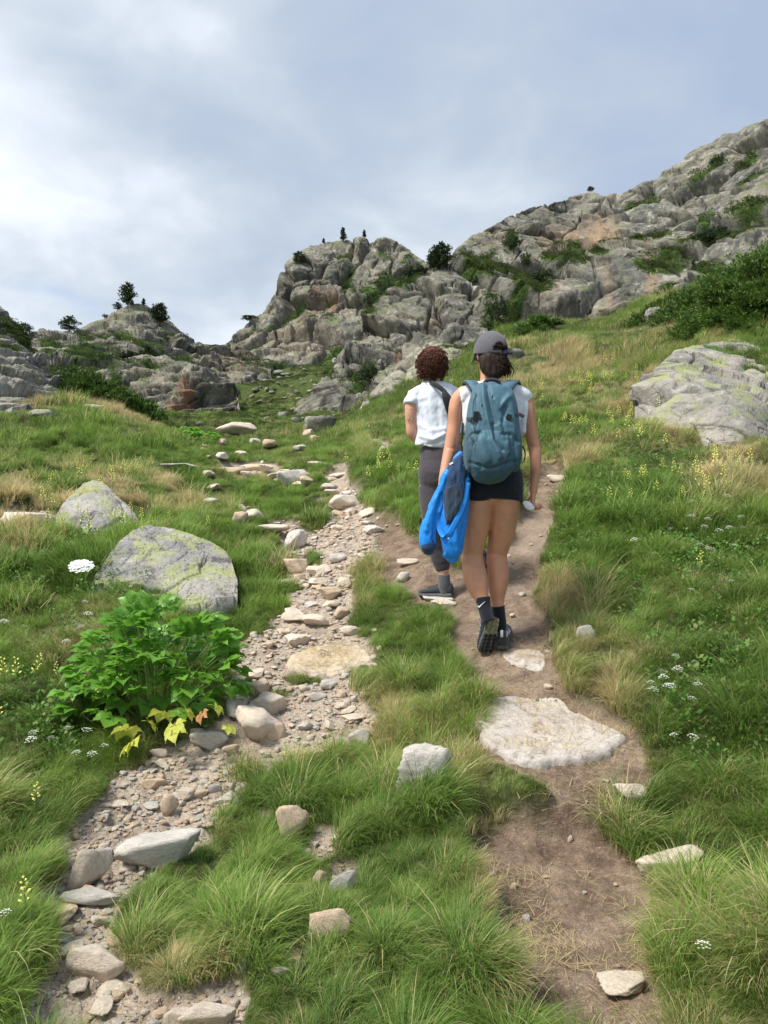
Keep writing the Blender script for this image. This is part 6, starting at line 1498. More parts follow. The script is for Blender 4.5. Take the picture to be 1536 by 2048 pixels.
def shoe(parent, origin, heel, toe, up, M_u, M_s, heelM=None, tread=False, L=None, name='shoe', label=None, white=True, grip=True):
    """trail shoe from heel (sole corner) to toe; up points from the sole to the ankle"""
    h0 = Vector(heel); X = Vector(toe) - h0; L = L or X.length; X.normalize(); Z = (Vector(up) - X * Vector(up).dot(X)).normalized(); Y = Z.cross(X)
    prof = [(0, .024, .070), (.04, .031, .088), (.12, .036, .096), (.25, .036, .094), (.38, .037, .084), (.52, .042, .070), (.66, .0465, .060), (.80, .046, .052), (.90, .038, .046), (.97, .024, .039), (1.0, .010, .030)]
    def ring(l, w_, z0, z1, n=18, e=.75):
        c = h0 + X * l * L; r = []
        for k in range(n):
            a = 2 * math.pi * k / n; cc, ss = math.cos(a), math.sin(a); cc, ss = math.copysign(abs(cc) ** e, cc), math.copysign(abs(ss) ** e, ss)
            wz = w_ * (1 - .28 * max(0, ss)) ; r.append(tuple(c + Y * cc * wz + Z * ((z0 + z1) / 2 + ss * (z1 - z0) / 2)))
        return r
    def body(pr, z0f, n=18, e=.75):
        V, Fc = [], []
        P = spl(pr, 3)
        for i, (l, w_, h_) in enumerate(P):
            V += ring(l, w_, z0f(l), h_, n, e)
            if i: o = (i - 1) * n; Fc += [(o + k, o + (k + 1) % n, o + n + (k + 1) % n, o + n + k) for k in range(n)]
        Fc += [tuple(range(n - 1, -1, -1)), tuple(len(V) - n + k for k in range(n))]; return V, Fc
    s_ = add(name, body(prof, lambda l: .018), M_u, parent, origin, label=label)
    spring = lambda l: .012 * max(0, (l - .75) / .25) ** 2
    def tr(pr): return [(l, w_ + .0045, .028 + spring(l)) for l, w_, h_ in pr]
    add('sole', body(tr(prof), lambda l: spring(l), e=.5), M_s, s_, origin)
    if grip:
        lug = []
        for i in range(9):
            l = .05 + .105 * i; w_ = np.interp(l, [p[0] for p in prof], [p[1] for p in prof])
            for sy in (-.62, 0, .62): lug.append(box(h0 + X * l * L + Y * sy * w_ * 1.15 + Z * (spring(l) - .002), .016, .016 if sy else .020, .008, Matrix((X, Y, Z)).transposed() @ Matrix.Rotation(.5 * (1 if sy > 0 else -1 if sy < 0 else 0), 3, 'Z')))
        n1 = 12; add('tread', merge(lug[:n1]), heelM or M_soleD, s_, origin, False); add('tread', merge(lug[n1:]), M_soleD, s_, origin, False)
        if heelM:
            hv = []
            for i in range(12): a = math.pi / 2 + math.pi * i / 11; hv.append(tuple(h0 + X * (.035 + .036 * math.cos(a)) + Y * .037 * math.sin(a) - Z * .0015))
            w4 = [h0 + X * .10 + Y * -.038 - Z * .0015, h0 + X * .10 + Y * .038 - Z * .0015]
            add('heel_sole', (hv + [tuple(p) for p in w4], [tuple(range(14))]), heelM, s_, origin, False)
    # laces, collar, pull tab and side stripes
    lc = []
    for i in range(5):
        l = .40 + .065 * i; h_ = np.interp(l, [p[0] for p in prof], [p[2] for p in prof]) + .002; c = h0 + X * l * L + Z * h_
        lc.append(tube([tuple(c - Y * .022 - Z * .006), tuple(c + Z * .003), tuple(c + Y * .022 + X * .012 - Z * .006)], [.0022] * 3, 5))
    add('laces', merge(lc), M_white if white else M_sole, s_, origin)
    if white:
        tb = strap([h0 + X * .004 + Z * .078, h0 - X * .004 + Z * .095, h0 + X * .003 + Z * .118], .014, .004, tuple(Y)); add('heel_tab', tb, M_white, s_, origin, False)
        for sy in (-1, 1):
            tr_ = []
            for (l0, z0_, l1, z1_) in ((.06, .075, .24, .082), (.24, .082, .34, .052), (.40, .048, .46, .066), (.50, .044, .55, .058)):
                pts = []
                for f in (0, .5, 1):
                    l = l0 + (l1 - l0) * f; z = z0_ + (z1_ - z0_) * f; w_ = np.interp(l, [p[0] for p in prof], [p[1] for p in prof]); h_ = np.interp(l, [p[0] for p in prof], [p[2] for p in prof])
                    ss = (z - (.018 + h_) / 2) / ((h_ - .018) / 2); pts.append(tuple(h0 + X * l * L + Y * sy * (w_ * (1 - .28 * max(0, ss)) * math.sqrt(max(.1, 1 - abs(ss) ** 2.7)) + .0015) + Z * z))
                tr_.append(tube(pts, [.0024] * 3, 5))
            add('side_trim', merge(tr_), M_white, s_, origin)
    return s_
def head_parts(c, face, rx=.074, ry=.094, rz=.112):
    """skull, jaw, nose, ears around centre c, looking along face"""
    f = Vector(face).normalized(); s = f.cross(Vector((0, 0, 1))).normalized(); u = s.cross(f); R = Matrix((s, f, u)).transposed(); c = Vector(c)
    P = lambda x_, y_, z_: c + R @ Vector((x_, y_, z_))
    out = [ball(P(0, -.008, .018), rx, ry, .092, R), ball(P(0, .022, -.035), .056, .066, .072, R), ball(P(0, .048, -.085), .026, .026, .022, R)]
    out.append(loft([(P(0, .080, .015), .007, .006), (P(0, .094, -.012), .010, .010), (P(0, .104, -.032), .015, .013), (P(0, .088, -.042), .012, .008)], 12, axis=tuple(s)))
    for q in (-1, 1): out.append(ball(P(q * (rx - .001), -.004, -.018), .010, .019, .030, R @ Matrix.Rotation(q * .3, 3, 'Z')))
    return out, P, R
def face_bits(P, R, parent, origin):
    for q in (-1, 1): add('eye', ball(P(q * .030, .080, -.002), .0115, .010, .008, R, 10), M_eye, parent, origin)
    add('mouth', ball(P(0, .084, -.064), .022, .010, .006, R, 10), M_lip, parent, origin)

# ------------------------------------------------------------------ hiker with the backpack
gA = hit(1008, 1292); OA = Vector((gA[0], 4.05, float(ground(gA[0], 4.05))))
pA = link('person', None, 'woman in grey cap, white sleeveless top and black shorts, mid-stride, seen from behind', 'person', loc=OA)
HA = at(980, 706, 4.13); faceA = Vector((-.34, 1, .06))
hp, PA, RA = head_parts(HA, faceA)
legsA = [shape([(953,970,4.06,33,.085),(955,1000,4.05,31,.092),(953,1044,4.06,28,.084),(948,1080,4.07,24,.068),(944,1108,4.08,21.5,.058),(946,1130,4.06,22.5,.058),(950,1150,4.04,24,.061),(955,1172,4.02,21.5,.055),(962,1193,4.0,15.5,.042),(968,1212,3.985,12,.036),(972,1228,3.97,11.5,.036)]),
         shape([(1010,970,4.07,33,.085),(1010,1000,4.07,31,.092),(1006,1044,4.09,28,.084),(1000,1080,4.11,24,.068),(994,1108,4.13,20.5,.058),(995,1130,4.12,21,.058),(997,1150,4.11,21,.060),(996,1172,4.10,19,.055),(995,1193,4.095,15,.042),(996,1212,4.09,12,.035),(1000,1238,4.09,11,.034),(1002,1262,4.09,11,.034)])]
torsoA = shape([(983,992,4.06,52,.085),(983,965,4.06,60,.118),(983,940,4.07,57,.115),(984,912,4.09,46,.095),(984,885,4.10,44,.092),(983,850,4.11,50,.105),(983,815,4.12,56,.105),(982,790,4.12,52,.085),(981,775,4.12,30,.062)])
neckA = shape([(981,788,4.12,26,.06),(979,770,4.12,19.5,.052),(979,745,4.13,18,.052),(980,722,4.13,18,.055)])
armLA = shape([(930,786,4.12,16,.042),(917,800,4.12,16,.047),(911,820,4.11,14.5,.043),(908,850,4.11,13.5,.040),(904,878,4.10,13,.038),(900,898,4.09,12.5,.036),(894,925,4.06,11.5,.034),(888,950,4.03,9.5,.028),(884,972,4.01,8,.021)], axis=(1, 0, 0))
armRA = shape([(1036,786,4.13,16,.042),(1050,800,4.13,15.5,.047),(1057,820,4.12,13.5,.044),(1060,845,4.12,12.5,.041),(1064,875,4.11,13,.038),(1069,896,4.10,12.5,.036),(1071,920,4.08,11.5,.036),(1071,945,4.06,10.5,.033),(1069,965,4.04,9,.027),(1067,982,4.02,8,.021)])
shoulders = shape([(925,792,4.12,.1,.05),(926,791,4.12,16,.05),(955,783,4.12,16,.062),(983,780,4.12,16,.066),(1010,783,4.12,16,.062),(1040,791,4.13,16,.05)], axis=(0, 0, 1))
hR = hand(at(1067, 983, 4.02), (-.10, -.02, -1), (-1, .1, 0), (.75, 1.05, .8), .92, 1)
hL = hand(at(884, 973, 4.01), (.05, -.05, -1), (1, .1, 0), (.7, .9, .7), .92, -1)
fuse('body', hp + legsA + [torsoA, neckA, armLA, armRA, shoulders] + hR + hL, .0048, 5, M_skinA, pA, OA, lambda W, a, b, N: np.clip(-N[:, 1], 0, 1) * folds(a, b, [([(933,1107),(956,1110)], -.0035, 3), ([(982,1107),(1004,1110)], -.0035, 3), ([(940,1060),(944,1095)], .003, 4), ([(957,1060),(957,1095)], .003, 4), ([(989,1060),(988,1095)], .003, 4), ([(1003,1060),(1001,1095)], .003, 4), ([(950,1120),(952,1165)], -.003, 3), ([(996,1120),(997,1165)], -.003, 3), ([(1062,892),(1077,894)], -.003, 3), ([(893,895),(908,897)], -.003, 3), ([(970,1195),(974,1225)], .002, 2)]) + fbm(W * 12, 2, 300) * .0015)
face_bits(PA, RA, pA, OA)
# top
def shirt_disp(W, a, b, N):
    n = fbm(W * np.array([26, 26, 8.]), 3, 301) * .0045 + fbm(W * 14, 2, 302) * .004
    return n + folds(a, b, [([(1040, 800), (1046, 850), (1042, 890)], .006, 5), ([(926, 800), (930, 850)], .006, 4), ([(934, 880), (960, 905)], .004, 6)])
shA = [shape([(984,902,4.09,51,.112),(984,885,4.10,50,.112),(983,850,4.11,58,.122),(983,820,4.12,62,.122),(982,798,4.12,62,.108),(981,786,4.12,52,.094),(980,776,4.12,36,.080),(980,769,4.125,26,.068)], cap_round=False),
       shape([(920,795,4.12,1,.05),(921,796,4.12,18,.058),(950,785,4.12,20.5,.076),(983,781,4.12,20.5,.080),(1016,785,4.12,20.5,.076),(1047,796,4.13,19,.058),(1052,801,4.13,14,.05)], axis=(0, 0, 1)),
       shape([(1038,800,4.13,18,.06),(1044,812,4.13,15,.062),(1046,832,4.12,8,.07),(1044,870,4.11,5,.07)], cap_round=False)]
fuse('sleeveless_top', shA, .006, 4, M_shirt, pA, OA, shirt_disp)
# black shorts
shortsA = [shape([(983,1004,4.055,62,.106),(983,992,4.06,63.5,.116),(983,968,4.06,63.5,.130),(983,945,4.065,61,.126),(984,922,4.08,52,.108),(984,900,4.09,47,.100)], cap_round=False),
           shape([(982,965,4.06,20,.095),(982,985,4.055,20,.098),(982,998,4.05,17,.092)], cap_round=False), shape([(952,965,4.06,34,.10),(951,985,4.05,33.5,.103),(950,1001,4.05,33,.102)], cap_round=False), shape([(1012,965,4.07,35,.10),(1012,985,4.07,34.5,.103),(1012,999,4.07,34,.102)], cap_round=False)]
fuse('shorts', shortsA, .006, 3, M_shorts, pA, OA, lambda W, a, b, N: fbm(W * np.array([18, 18, 30.]), 3, 311) * .003)
# socks and shoes
tr_heel = hit(1003, 1290)
sockL = add('sock', shape([(965,1195,3.995,15.6,.044),(968,1212,3.985,13.6,.040),(972,1228,3.97,13,.040),(977,1243,3.96,13.5,.042)], cap_round=False), M_sockb, pA, OA)
swo = [(953,1207),(955.5,1212.5),(958,1214),(962,1210),(970,1203)]
ww = [.4, 1.5, 1.8, 1.2, .3]; vv, ff = [], []
for (a_, b_), w_ in zip(swo, ww):
    dd = 3.945 - .012 * 0; cxr = (a_ - 967) / 14.5; dd = 3.989 - .0405 * math.sqrt(max(.02, 1 - min(cxr * cxr, .97))) - .004
    vv += [tuple(at(a_, b_ - w_, dd)), tuple(at(a_ + .5, b_ + w_, dd)), tuple(at(a_, b_ - w_, dd + .002)), tuple(at(a_ + .5, b_ + w_, dd + .002))]
for i in range(len(swo) - 1): q = 4 * i; ff += [(q, q + 1, q + 5, q + 4), (q + 2, q + 6, q + 7, q + 3), (q, q + 4, q + 6, q + 2), (q + 1, q + 3, q + 7, q + 5)]
add('tick_emblem', (vv, ff), M_white, sockL, OA, False)
add('sock', shape([(996,1212,4.09,13.4,.039),(998,1228,4.09,12.6,.038),(1001,1250,4.09,12,.036),(1002,1264,4.085,10.5,.034),(1003,1276,4.08,9,.032)], cap_round=False), M_sockb, pA, OA)
toeL = hit(974, 1311); hl = at(989, 1236, toeL[1] - .03)
shoe(pA, OA, hl, Vector(toeL) + Vector((-.008, .0, .004)), Vector((-.35, .85, .6)), M_shoe, M_sole, M_soleO, label='raised trail shoe showing its lugged sole')
rz_ = float(ground(at(1004, 1290, 4.05).x, 4.03)); hr = Vector((at(1003, 1290, 4.05).x, 4.035, rz_ + .006)); tx = hr + Vector((.05, .26, 0)); tx.z = float(ground(tx.x, tx.y)) + .008
shoe(pA, OA, hr, tx, (0, 0, 1), M_shoe2, M_sole)
# cap
def cap_disp(W, a, b, N): return fbm(W * 40, 2, 321) * .0012
uc = RA @ Vector((0, 0, 1))
capV, capF = [], []; nth, nph = 26, 48; Rt = RA @ Matrix.Rotation(.10, 3, 'X')
open_c = -math.pi / 2                                           # the opening sits at the back
for i in range(nth + 1):
    th = (math.pi / 2 + .16) * i / nth
    for k in range(nph):
        ph = 2 * math.pi * k / nph; d = Vector((math.sin(th) * math.cos(ph), math.sin(th) * math.sin(ph), math.cos(th)))
        seam = 1 - .010 * math.exp(-((((ph / (math.pi / 3)) % 1) - .5) / .07) ** 2 * 0 - (min((ph % (math.pi / 3)), math.pi / 3 - ph % (math.pi / 3)) / .05) ** 2)
        capV.append(tuple(HA + Rt @ Vector((d.x * .0895 * seam, d.y * .108 * seam - .008, d.z * .112 * seam + .006))))
for i in range(nth):
    for k in range(nph):
        th = (math.pi / 2 + .16) * (i + .5) / nth; ph = 2 * math.pi * (k + .5) / nph; dph = abs((ph - (open_c % (2 * math.pi)) + math.pi) % (2 * math.pi) - math.pi)
        el = (math.pi / 2 + .16) - th
        if i and .10 < el < .62 and (dph / .36) ** 2 + (max(el - .22, 0) / .40) ** 2 < 1: continue
        k2 = (k + 1) % nph; q = i * nph
        capF.append((q + k, q + nph + k, q + nph + k2, q + k2))
capo = add('cap', (capV, capF), M_capm, pA, OA)
md = capo.modifiers.new('thickness', 'SOLIDIFY'); md.thickness = .0025; md.offset = 1
br = [[], []]; bv, bf = [], []
for i in range(9):
    f = i / 8
    for k in range(17):
        a = math.pi * (.12 + .76 * k / 16); ox, oy = .086 * math.cos(a), .100 * math.sin(a) - .008
        ext = .066 * f * math.sin(a) ** .6; p = Vector((ox * (1 + .02 * f), oy + ext, -.012 - .022 * f - .05 * f * abs(math.cos(a)) ** 2 * .6)); bv.append(tuple(HA + Rt @ p))
for i in range(8):
    for k in range(16): q = i * 17 + k; bf.append((q, q + 1, q + 18, q + 17))
bo = add('brim', (bv, bf), M_capm, capo, OA); md = bo.modifiers.new('thickness', 'SOLIDIFY'); md.thickness = .003
band = []
for k in range(15):
    a = -math.pi / 2 - .75 + 1.5 * k / 14; band.append(tuple(HA + Rt @ Vector((.0925 * math.cos(a), .1105 * math.sin(a) - .008, -.003))))
add('back_strap', strap(band, .020, .003, tuple(uc)), M_capd, capo, OA)
add('strap_buckle', box(Vector(HA) + Rt @ Vector((.012, -.122, -.002)), .016, .006, .022, Rt), M_capd, capo, OA, False)
add('strap_end', strap([band[10], tuple(Vector(band[12]) + Vector((.008, -.006, 0))), tuple(Vector(band[14]) + Vector((.022, -.022, .0)))], .017, .003, tuple(uc)), M_capd, capo, OA)
for ea in (-2.3, -.95):
    add('eyelet', ball(HA + Rt @ Vector((.0715 * math.cos(ea), .087 * math.sin(ea) - .008, .074)), .0035, .0035, .0035, None, 8), M_plastic, capo, OA)
# hair and ponytail
def strand(c0, dirs, r0, wob, rng, seg=9):
    pts = []; p = Vector(c0); ph = rng.uniform(0, 6.28); 
    for i in range(seg):
        f = i / (seg - 1); q = Vector(dirs(f)); pts.append(tuple(p + q + Vector((math.cos(ph + f * 9), math.sin(ph + f * 9), math.cos(ph * 2 + f * 7) * .4)) * wob * f))
    return tube(pts, [r0 * (1 - .75 * (i / (seg - 1)) ** 2) for i in range(seg)], 4)
rh = np.random.default_rng(21); hs = [ball(PA(0, -.020, -.012), .079, .092, .082, RA), ball(PA(.002, -.062, -.048), .055, .045, .052, RA), shape([(984,718,4.06,26,.05),(986,735,4.05,25,.045),(990,748,4.04,18,.035)])]
hb = fuse('hair', hs, .006, 4, M_hairA, pA, OA, lambda W, a, b, N: fbm(W * np.array([70, 70, 14.]), 3, 331) * .006)
st = []
for k in range(260):
    x0 = rh.normal(0, .030); z0 = rh.uniform(-.075, -.015); y0 = -.085 - rh.uniform(0, .02); tx_, tz_ = rh.normal(.012, .020), -rh.uniform(.035, .095)
    c0 = PA(x0, y0 + abs(x0) * .3, z0); st.append(strand(c0, lambda f, tx_=tx_, tz_=tz_, x0=x0: RA @ Vector((-(x0) * .4 * f + tx_ * f + .018 * f, -.03 * math.sin(f * 2.6), tz_ * f)), .0034, .006, rh))
for k in range(90):                                             # swept up under the cap from the nape and temples
    q = rh.choice((-1, 1)); x0 = q * rh.uniform(.045, .078); c0 = PA(x0, rh.uniform(-.05, .03), rh.uniform(-.05, -.02))
    st.append(strand(c0, lambda f, x0=x0: RA @ Vector((-x0 * .55 * f, -.045 * f, -.015 * f)), .0028, .004, rh))
add('ponytail', merge(st), M_hairA, pA, OA)
add('hair', merge([strand(PA(rh.uniform(-.02, .04), -.10, .035), lambda f: RA @ Vector((.01 * f, -.012 * math.sin(f * 3), -.03 * f)), .0035, .005, rh) for _ in range(50)]), M_hairA, pA, OA)
# ------------------------------------------------------------------ backpack
OB = at(984, 955, 3.87); bp = link('backpack', None, 'teal nylon backpack worn by the hiker in the grey cap', 'backpack', loc=OB)
def pack_disp(W, a, b, N):
    front = np.clip(-N[:, 1], 0, 1)
    r = fbm(W * 11, 3, 341) * .004 + fbm(W * np.array([40, 40, 12.]), 3, 342) * .0022
    L = [([(966,770),(968,800),(975,840),(985,880),(1000,915)], .012, 5), ([(975,775),(984,820),(992,845)], -.010, 4), ([(990,800),(1000,815),(1015,795)], .007, 5), ([(1020,790),(1026,830),(1028,870)], .006, 6),
         ([(950,790),(945,850)], -.006, 4), ([(1000,850),(1012,880),(1018,905)], .007, 5), ([(985,850),(990,880),(1005,900)], -.008, 4), ([(1010,815),(1005,850),(1012,880)], -.007, 4), ([(960,880),(975,920)], .005, 8),
         ([(932,882),(942,868),(962,866)], -.006, 3), ([(1004,868),(1022,868),(1038,884)], -.006, 3), ([(940,925),(980,938),(1028,922)], -.006, 3), ([(955,868),(952,900),(962,938)], -.004, 3), ([(1020,872),(1022,905),(1010,938)], -.004, 3)]
    return r + folds(a, b, L) * 1.7 * front + folds(a, b, [([(952,800),(958,830),(955,860)], .006, 4), ([(972,850),(978,872)], -.008, 4), ([(1005,835),(1020,850)], .005, 4), ([(945,900),(950,930)], .005, 6), ([(995,905),(1000,925)], .005, 6)]) * front
rowsP = [(986,775,3.925,27,.030),(985,782,3.912,39,.062),(985,794,3.90,44,.080),(985,811,3.89,48,.092),(985,845,3.88,52.5,.104),(985,879,3.87,55,.112),(983,905,3.87,53,.112),(983,925,3.87,48,.105),(983,940,3.88,42,.090),(984,950,3.885,32,.062)]
fuse('pack_body', [shape(rowsP, sq=.82, n=36)], .0055, 3, M_pack, bp, OB, pack_disp)
low = [(984,949,3.86,34,.055),(983,942,3.845,41,.090),(983,925,3.835,47,.105),(983,905,3.84,51,.100),(984,890,3.85,50,.09)]
fuse('bottom_panel', [shape([(a, b, d, w_ + .4, h_ - .004) for a, b, d, w_, h_ in low], sq=.82, n=36)], .0055, 3, M_pack2, bp, OB, pack_disp)
for sgn, cxp in ((-1, 942), (1, 1028)):
    fuse('side_pocket', [shape([(cxp + sgn * -2, 935, 3.86, 12, .07), (cxp, 915, 3.86, 14, .085), (cxp, 890, 3.86, 14, .083), (cxp - sgn * 1, 872, 3.87, 13, .072)], sq=.8)], .0055, 3, M_pack2, bp, OB, pack_disp)
fuse('front_pocket', [shape([(988,932,3.79,20,.02),(987,915,3.775,31,.032),(986,890,3.775,33,.034),(987,868,3.785,29,.028),(988,855,3.80,22,.016)], sq=.75)], .005, 3, M_pack, bp, OB, pack_disp)
def on_pack(a, b, out=.004):
    """point on the pack's camera side"""
    R_ = np.array(rowsP, float); d = np.interp(b, R_[:, 1], R_[:, 2]); hw = np.interp(b, R_[:, 1], R_[:, 3]); hd = np.interp(b, R_[:, 1], R_[:, 4]); cx_ = np.interp(b, R_[:, 1], R_[:, 0])
    u_ = min(.995, abs((a - cx_) / hw)); y_ = d - hd * (1 - u_ ** (2 / .82)) ** (.82 / 2) - out
    return at(a, b, y_)
for pts, r_, m_ in (([(950,872),(946,830),(948,800),(960,780),(980,772),(1002,775),(1020,790),(1029,815),(1032,850)], .0022, M_web), ([(944,880),(938,868)], .002, M_web), ([(962,775),(966,800),(963,812)], .0035, M_web), ([(1000,776),(1012,784),(1018,800)], .0022, M_pack2)):
    add('zip_line', tube([tuple(on_pack(a, b, .011)) for a, b in spl(pts, 4)], [r_] * ((len(pts) - 1) * 4 + 1), 6), m_, bp, OB)
add('zip_pull', tube([tuple(on_pack(985, 778, .01)), tuple(on_pack(988, 785, .018)), tuple(on_pack(984, 795, .02))], [.0025] * 3, 5), M_web, bp, OB)
sl = strap([on_pack(a, b, .012) for a, b in ((934,838),(942,838),(952,836),(962,834))], .016, .004, (0, 0, 1)); add('side_strap', sl, M_web, bp, OB, False)
add('buckle', box(on_pack(953, 829, .016), .028, .010, .030), M_plastic, bp, OB, False); add('buckle', box(on_pack(950, 838, .016), .020, .010, .022), M_plastic, bp, OB, False)
sr = strap([on_pack(1013, 836, .012), on_pack(1020, 832, .013), on_pack(1030, 829, .016), at(1039, 829, 3.80), at(1048, 834, 3.79)], .018, .004, (0, .2, 1)); add('side_strap', sr, M_web, bp, OB, False)
add('buckle', box(on_pack(1018, 834, .018), .026, .010, .026, Matrix.Rotation(.3, 3, 'Y')), M_plastic, bp, OB, False)
hl_ = [at(a, b, d) for a, b, d in ((967,775,3.90),(969,765,3.90),(977,760,3.895),(989,760,3.895),(998,765,3.90),(1000,776,3.90))]
add('grab_handle', loft([(p, .0075, .010) for p in [Vector(q) for q in spl([tuple(v) for v in hl_], 3)]], 10, axis=(0, 1, 0)), M_capd, bp, OB)
for sgn in (-1, 1):
    c_ = 983; pts = [(c_ + sgn * 26, 790, 3.965), (c_ + sgn * 33, 774, 3.99), (c_ + sgn * 40, 764.5, 4.04), (c_ + sgn * 45, 763, 4.10), (c_ + sgn * 47, 770, 4.17), (c_ + sgn * 47, 790, 4.235), (c_ + sgn * 48, 830, 4.26), (c_ + sgn * 54, 870, 4.22)]
    add('shoulder_strap', strap([tuple(at(*p)) for p in spl(pts, 4)], .058, .013, (1, 0, 0)), M_pack, bp, OB, True)
    add('strap_edge', tube([tuple(at(a + sgn * 10.6, b + 1, d - .004)) for a, b, d in spl(pts[:6], 4)], [.006] * 21, 6), M_web, bp, OB)
add('lower_strap', strap([tuple(at(*p)) for p in spl([(1036,892,3.93),(1045,893,3.97),(1050,905,3.99),(1049,918,3.97),(1045,926,3.95)], 4)], .020, .003, (0, 1, 0)), M_web, bp, OB)
add('lower_strap', strap([tuple(at(*p)) for p in spl([(926,846,4.0),(924,870,3.98),(922,895,3.96),(924,910,3.94)], 4)], .012, .003, (1, 0, 0)), M_web, bp, OB)
# ------------------------------------------------------------------ blue jacket hanging from the hand
OJ = at(905, 1010, 3.93); jk = link('jacket', None, 'bright blue jacket with navy lining dangling beside the bare thigh of a hiker', 'jacket', loc=OJ)
def jd(W, a, b, N):
    return fbm(W * np.array([24, 24, 9.]), 4, 351) * .013 + fbm(W * np.array([70, 70, 40.]), 3, 352) * .0012 + folds(a, b, [([(893,950),(878,985),(862,1020),(852,1060)], .010, 5), ([(884,990),(872,1030),(868,1080)], -.012, 4), ([(878,1030),(876,1080),(882,1105)], -.014, 4), ([(850,1035),(856,1020)], -.006, 4), ([(935,960),(928,1010),(920,1050)], .008, 4), ([(912,1060),(915,1100)], .006, 6), ([(940,980),(936,1020),(925,1060)], -.008, 4)])
fuse('sleeve', [shape([(902,935,3.95,9,.025),(893,955,3.94,11,.032),(884,980,3.94,12.5,.036),(873,1010,3.94,15,.042),(864,1040,3.94,18,.046),(858,1065,3.94,19.5,.050),(857,1085,3.94,18,.048),(857,1094,3.94,15.5,.042)], cap_round=False)], .0052, 3, M_blue, jk, OJ, jd)
add('cuff', shape([(857,1088,3.938,17.2,.045),(857,1097,3.936,16.2,.043),(857,1100,3.936,13,.036)], cap_round=True), M_navy, jk, OJ)
fuse('jacket_body', [shape([(921,907,3.94,6,.018),(917,925,3.94,14,.030),(916,950,3.94,22,.040),(914,980,3.94,27,.046),(910,1010,3.94,29,.050),(906,1040,3.94,29,.052),(903,1070,3.94,27,.054),(902,1095,3.94,24,.052),(903,1110,3.94,20,.044),(904,1117,3.94,13,.03)], cap_round=True)], .0052, 3, M_blue, jk, OJ, jd)
def sheet(name, outline, dz, m_, amp=.004, seed=0, out=.010):
    """a cloth panel lying over the jacket, following its bulge"""
    o_ = np.array(outline, float); c = o_.mean(0); V, Fc = [], []; nr_, n_ = 14, 56; t_ = np.linspace(0, len(o_), n_, endpoint=False); oo = np.concatenate([o_, o_[:1]]); i0 = t_.astype(int); f_ = (t_ - i0)[:, None]; ring_ = oo[i0] * (1 - f_) + oo[i0 + 1] * f_
    for r_ in range(nr_ + 1):
        k = r_ / nr_; p = c + (ring_ - c) * k
        for a, b in p:
            cx_ = np.interp(b, [907,950,1010,1117],[921,916,910,904]); hw = np.interp(b, [907,925,950,980,1040,1095,1117],[6,14,22,27,29,24,13]); hd = np.interp(b, [907,950,1010,1070,1117],[.018,.040,.050,.054,.03])
            u_ = min(.98, abs(a - cx_) / (hw + 2)); y_ = 3.94 - hd * math.sqrt(1 - u_ * u_) - out - dz * (1 - k ** 6); V.append((a, b, y_))
    V = np.array(V); W = np.array([pdir(a, b) * d for a, b, d in V]); W[:, 1] += fbm(W * np.array([60, 60, 22.]), 3, 360 + seed) * amp
    for r_ in range(nr_):
        for k in range(n_): q = r_ * n_; k2 = (k + 1) % n_; Fc.append((q + k, q + k2, q + n_ + k2, q + n_ + k))
    o = add(name, ([tuple(v) for v in W], Fc), m_, jk, OJ); md = o.modifiers.new('thickness', 'SOLIDIFY'); md.thickness = .0025; md.offset = 0
    return o
sheet('lining', [(919,908),(929,908),(932,930),(934,950),(931,975),(927,1000),(918,1022),(902,1048),(893,1050),(889,1030),(887,1000),(888,975),(892,950),(894,935),(905,920)], .004, M_navy, .008, 1)
sheet('mesh_lining', [(893,975),(915,968),(928,978),(924,1002),(914,1024),(900,1044),(894,1040),(890,1010)], .004, M_slate, .006, 2, .016)
hem = [(880,975),(877,1000),(876,1035),(880,1060),(888,1072),(898,1068),(908,1050),(920,1025),(930,995),(935,965)]
def jp(a, b, out=.016):
    cx_ = np.interp(b, [907,950,1010,1117],[921,916,910,904]); hw = np.interp(b, [907,950,980,1040,1095,1117],[6,22,27,29,24,13]); hd = np.interp(b, [907,950,1010,1070,1117],[.018,.040,.050,.054,.03]); u_ = min(.98, abs(a - cx_) / (hw + 4))
    return tuple(at(a, b, 3.94 - hd * math.sqrt(1 - u_ * u_) - out))
hs_ = spl(hem, 4); add('hem_band', loft([(Vector(jp(a, b, .013)), .015, .0022) for a, b in hs_], 10, axis=(1, 0, 0)), M_blue, jk, OJ)
add('care_label', strap([jp(899, 929, .02), jp(906, 925, .022)], .009, .002, (0, 0, 1)), M_white, jk, OJ, False); add('drawcord_stop', ball(Vector(jp(897, 1077, .022)), .004, .004, .004, None, 8), M_white, jk, OJ)
# ------------------------------------------------------------------ tissue in the hand
OT = at(1058, 1012, 3.985); rt = np.random.default_rng(4); D, Fi = ICO[4]; Pt = D * (1 + .30 * fbm(D * 2.2, 3, 7)[:, None] + .22 * np.abs(fbm(D * 5, 3, 8))[:, None] + .10 * fbm(D * 13, 2, 9)[:, None]); Pt = Pt * np.array([.028, .022, .022]); Pt[:, 2] -= Pt[:, 0] * .5
me = tri_mesh('crumpled_tissue', Pt, Fi, M_tissue); link('crumpled_tissue', me, 'crumpled white tissue held in the right hand of the hiker with the backpack', 'tissue', loc=OT)

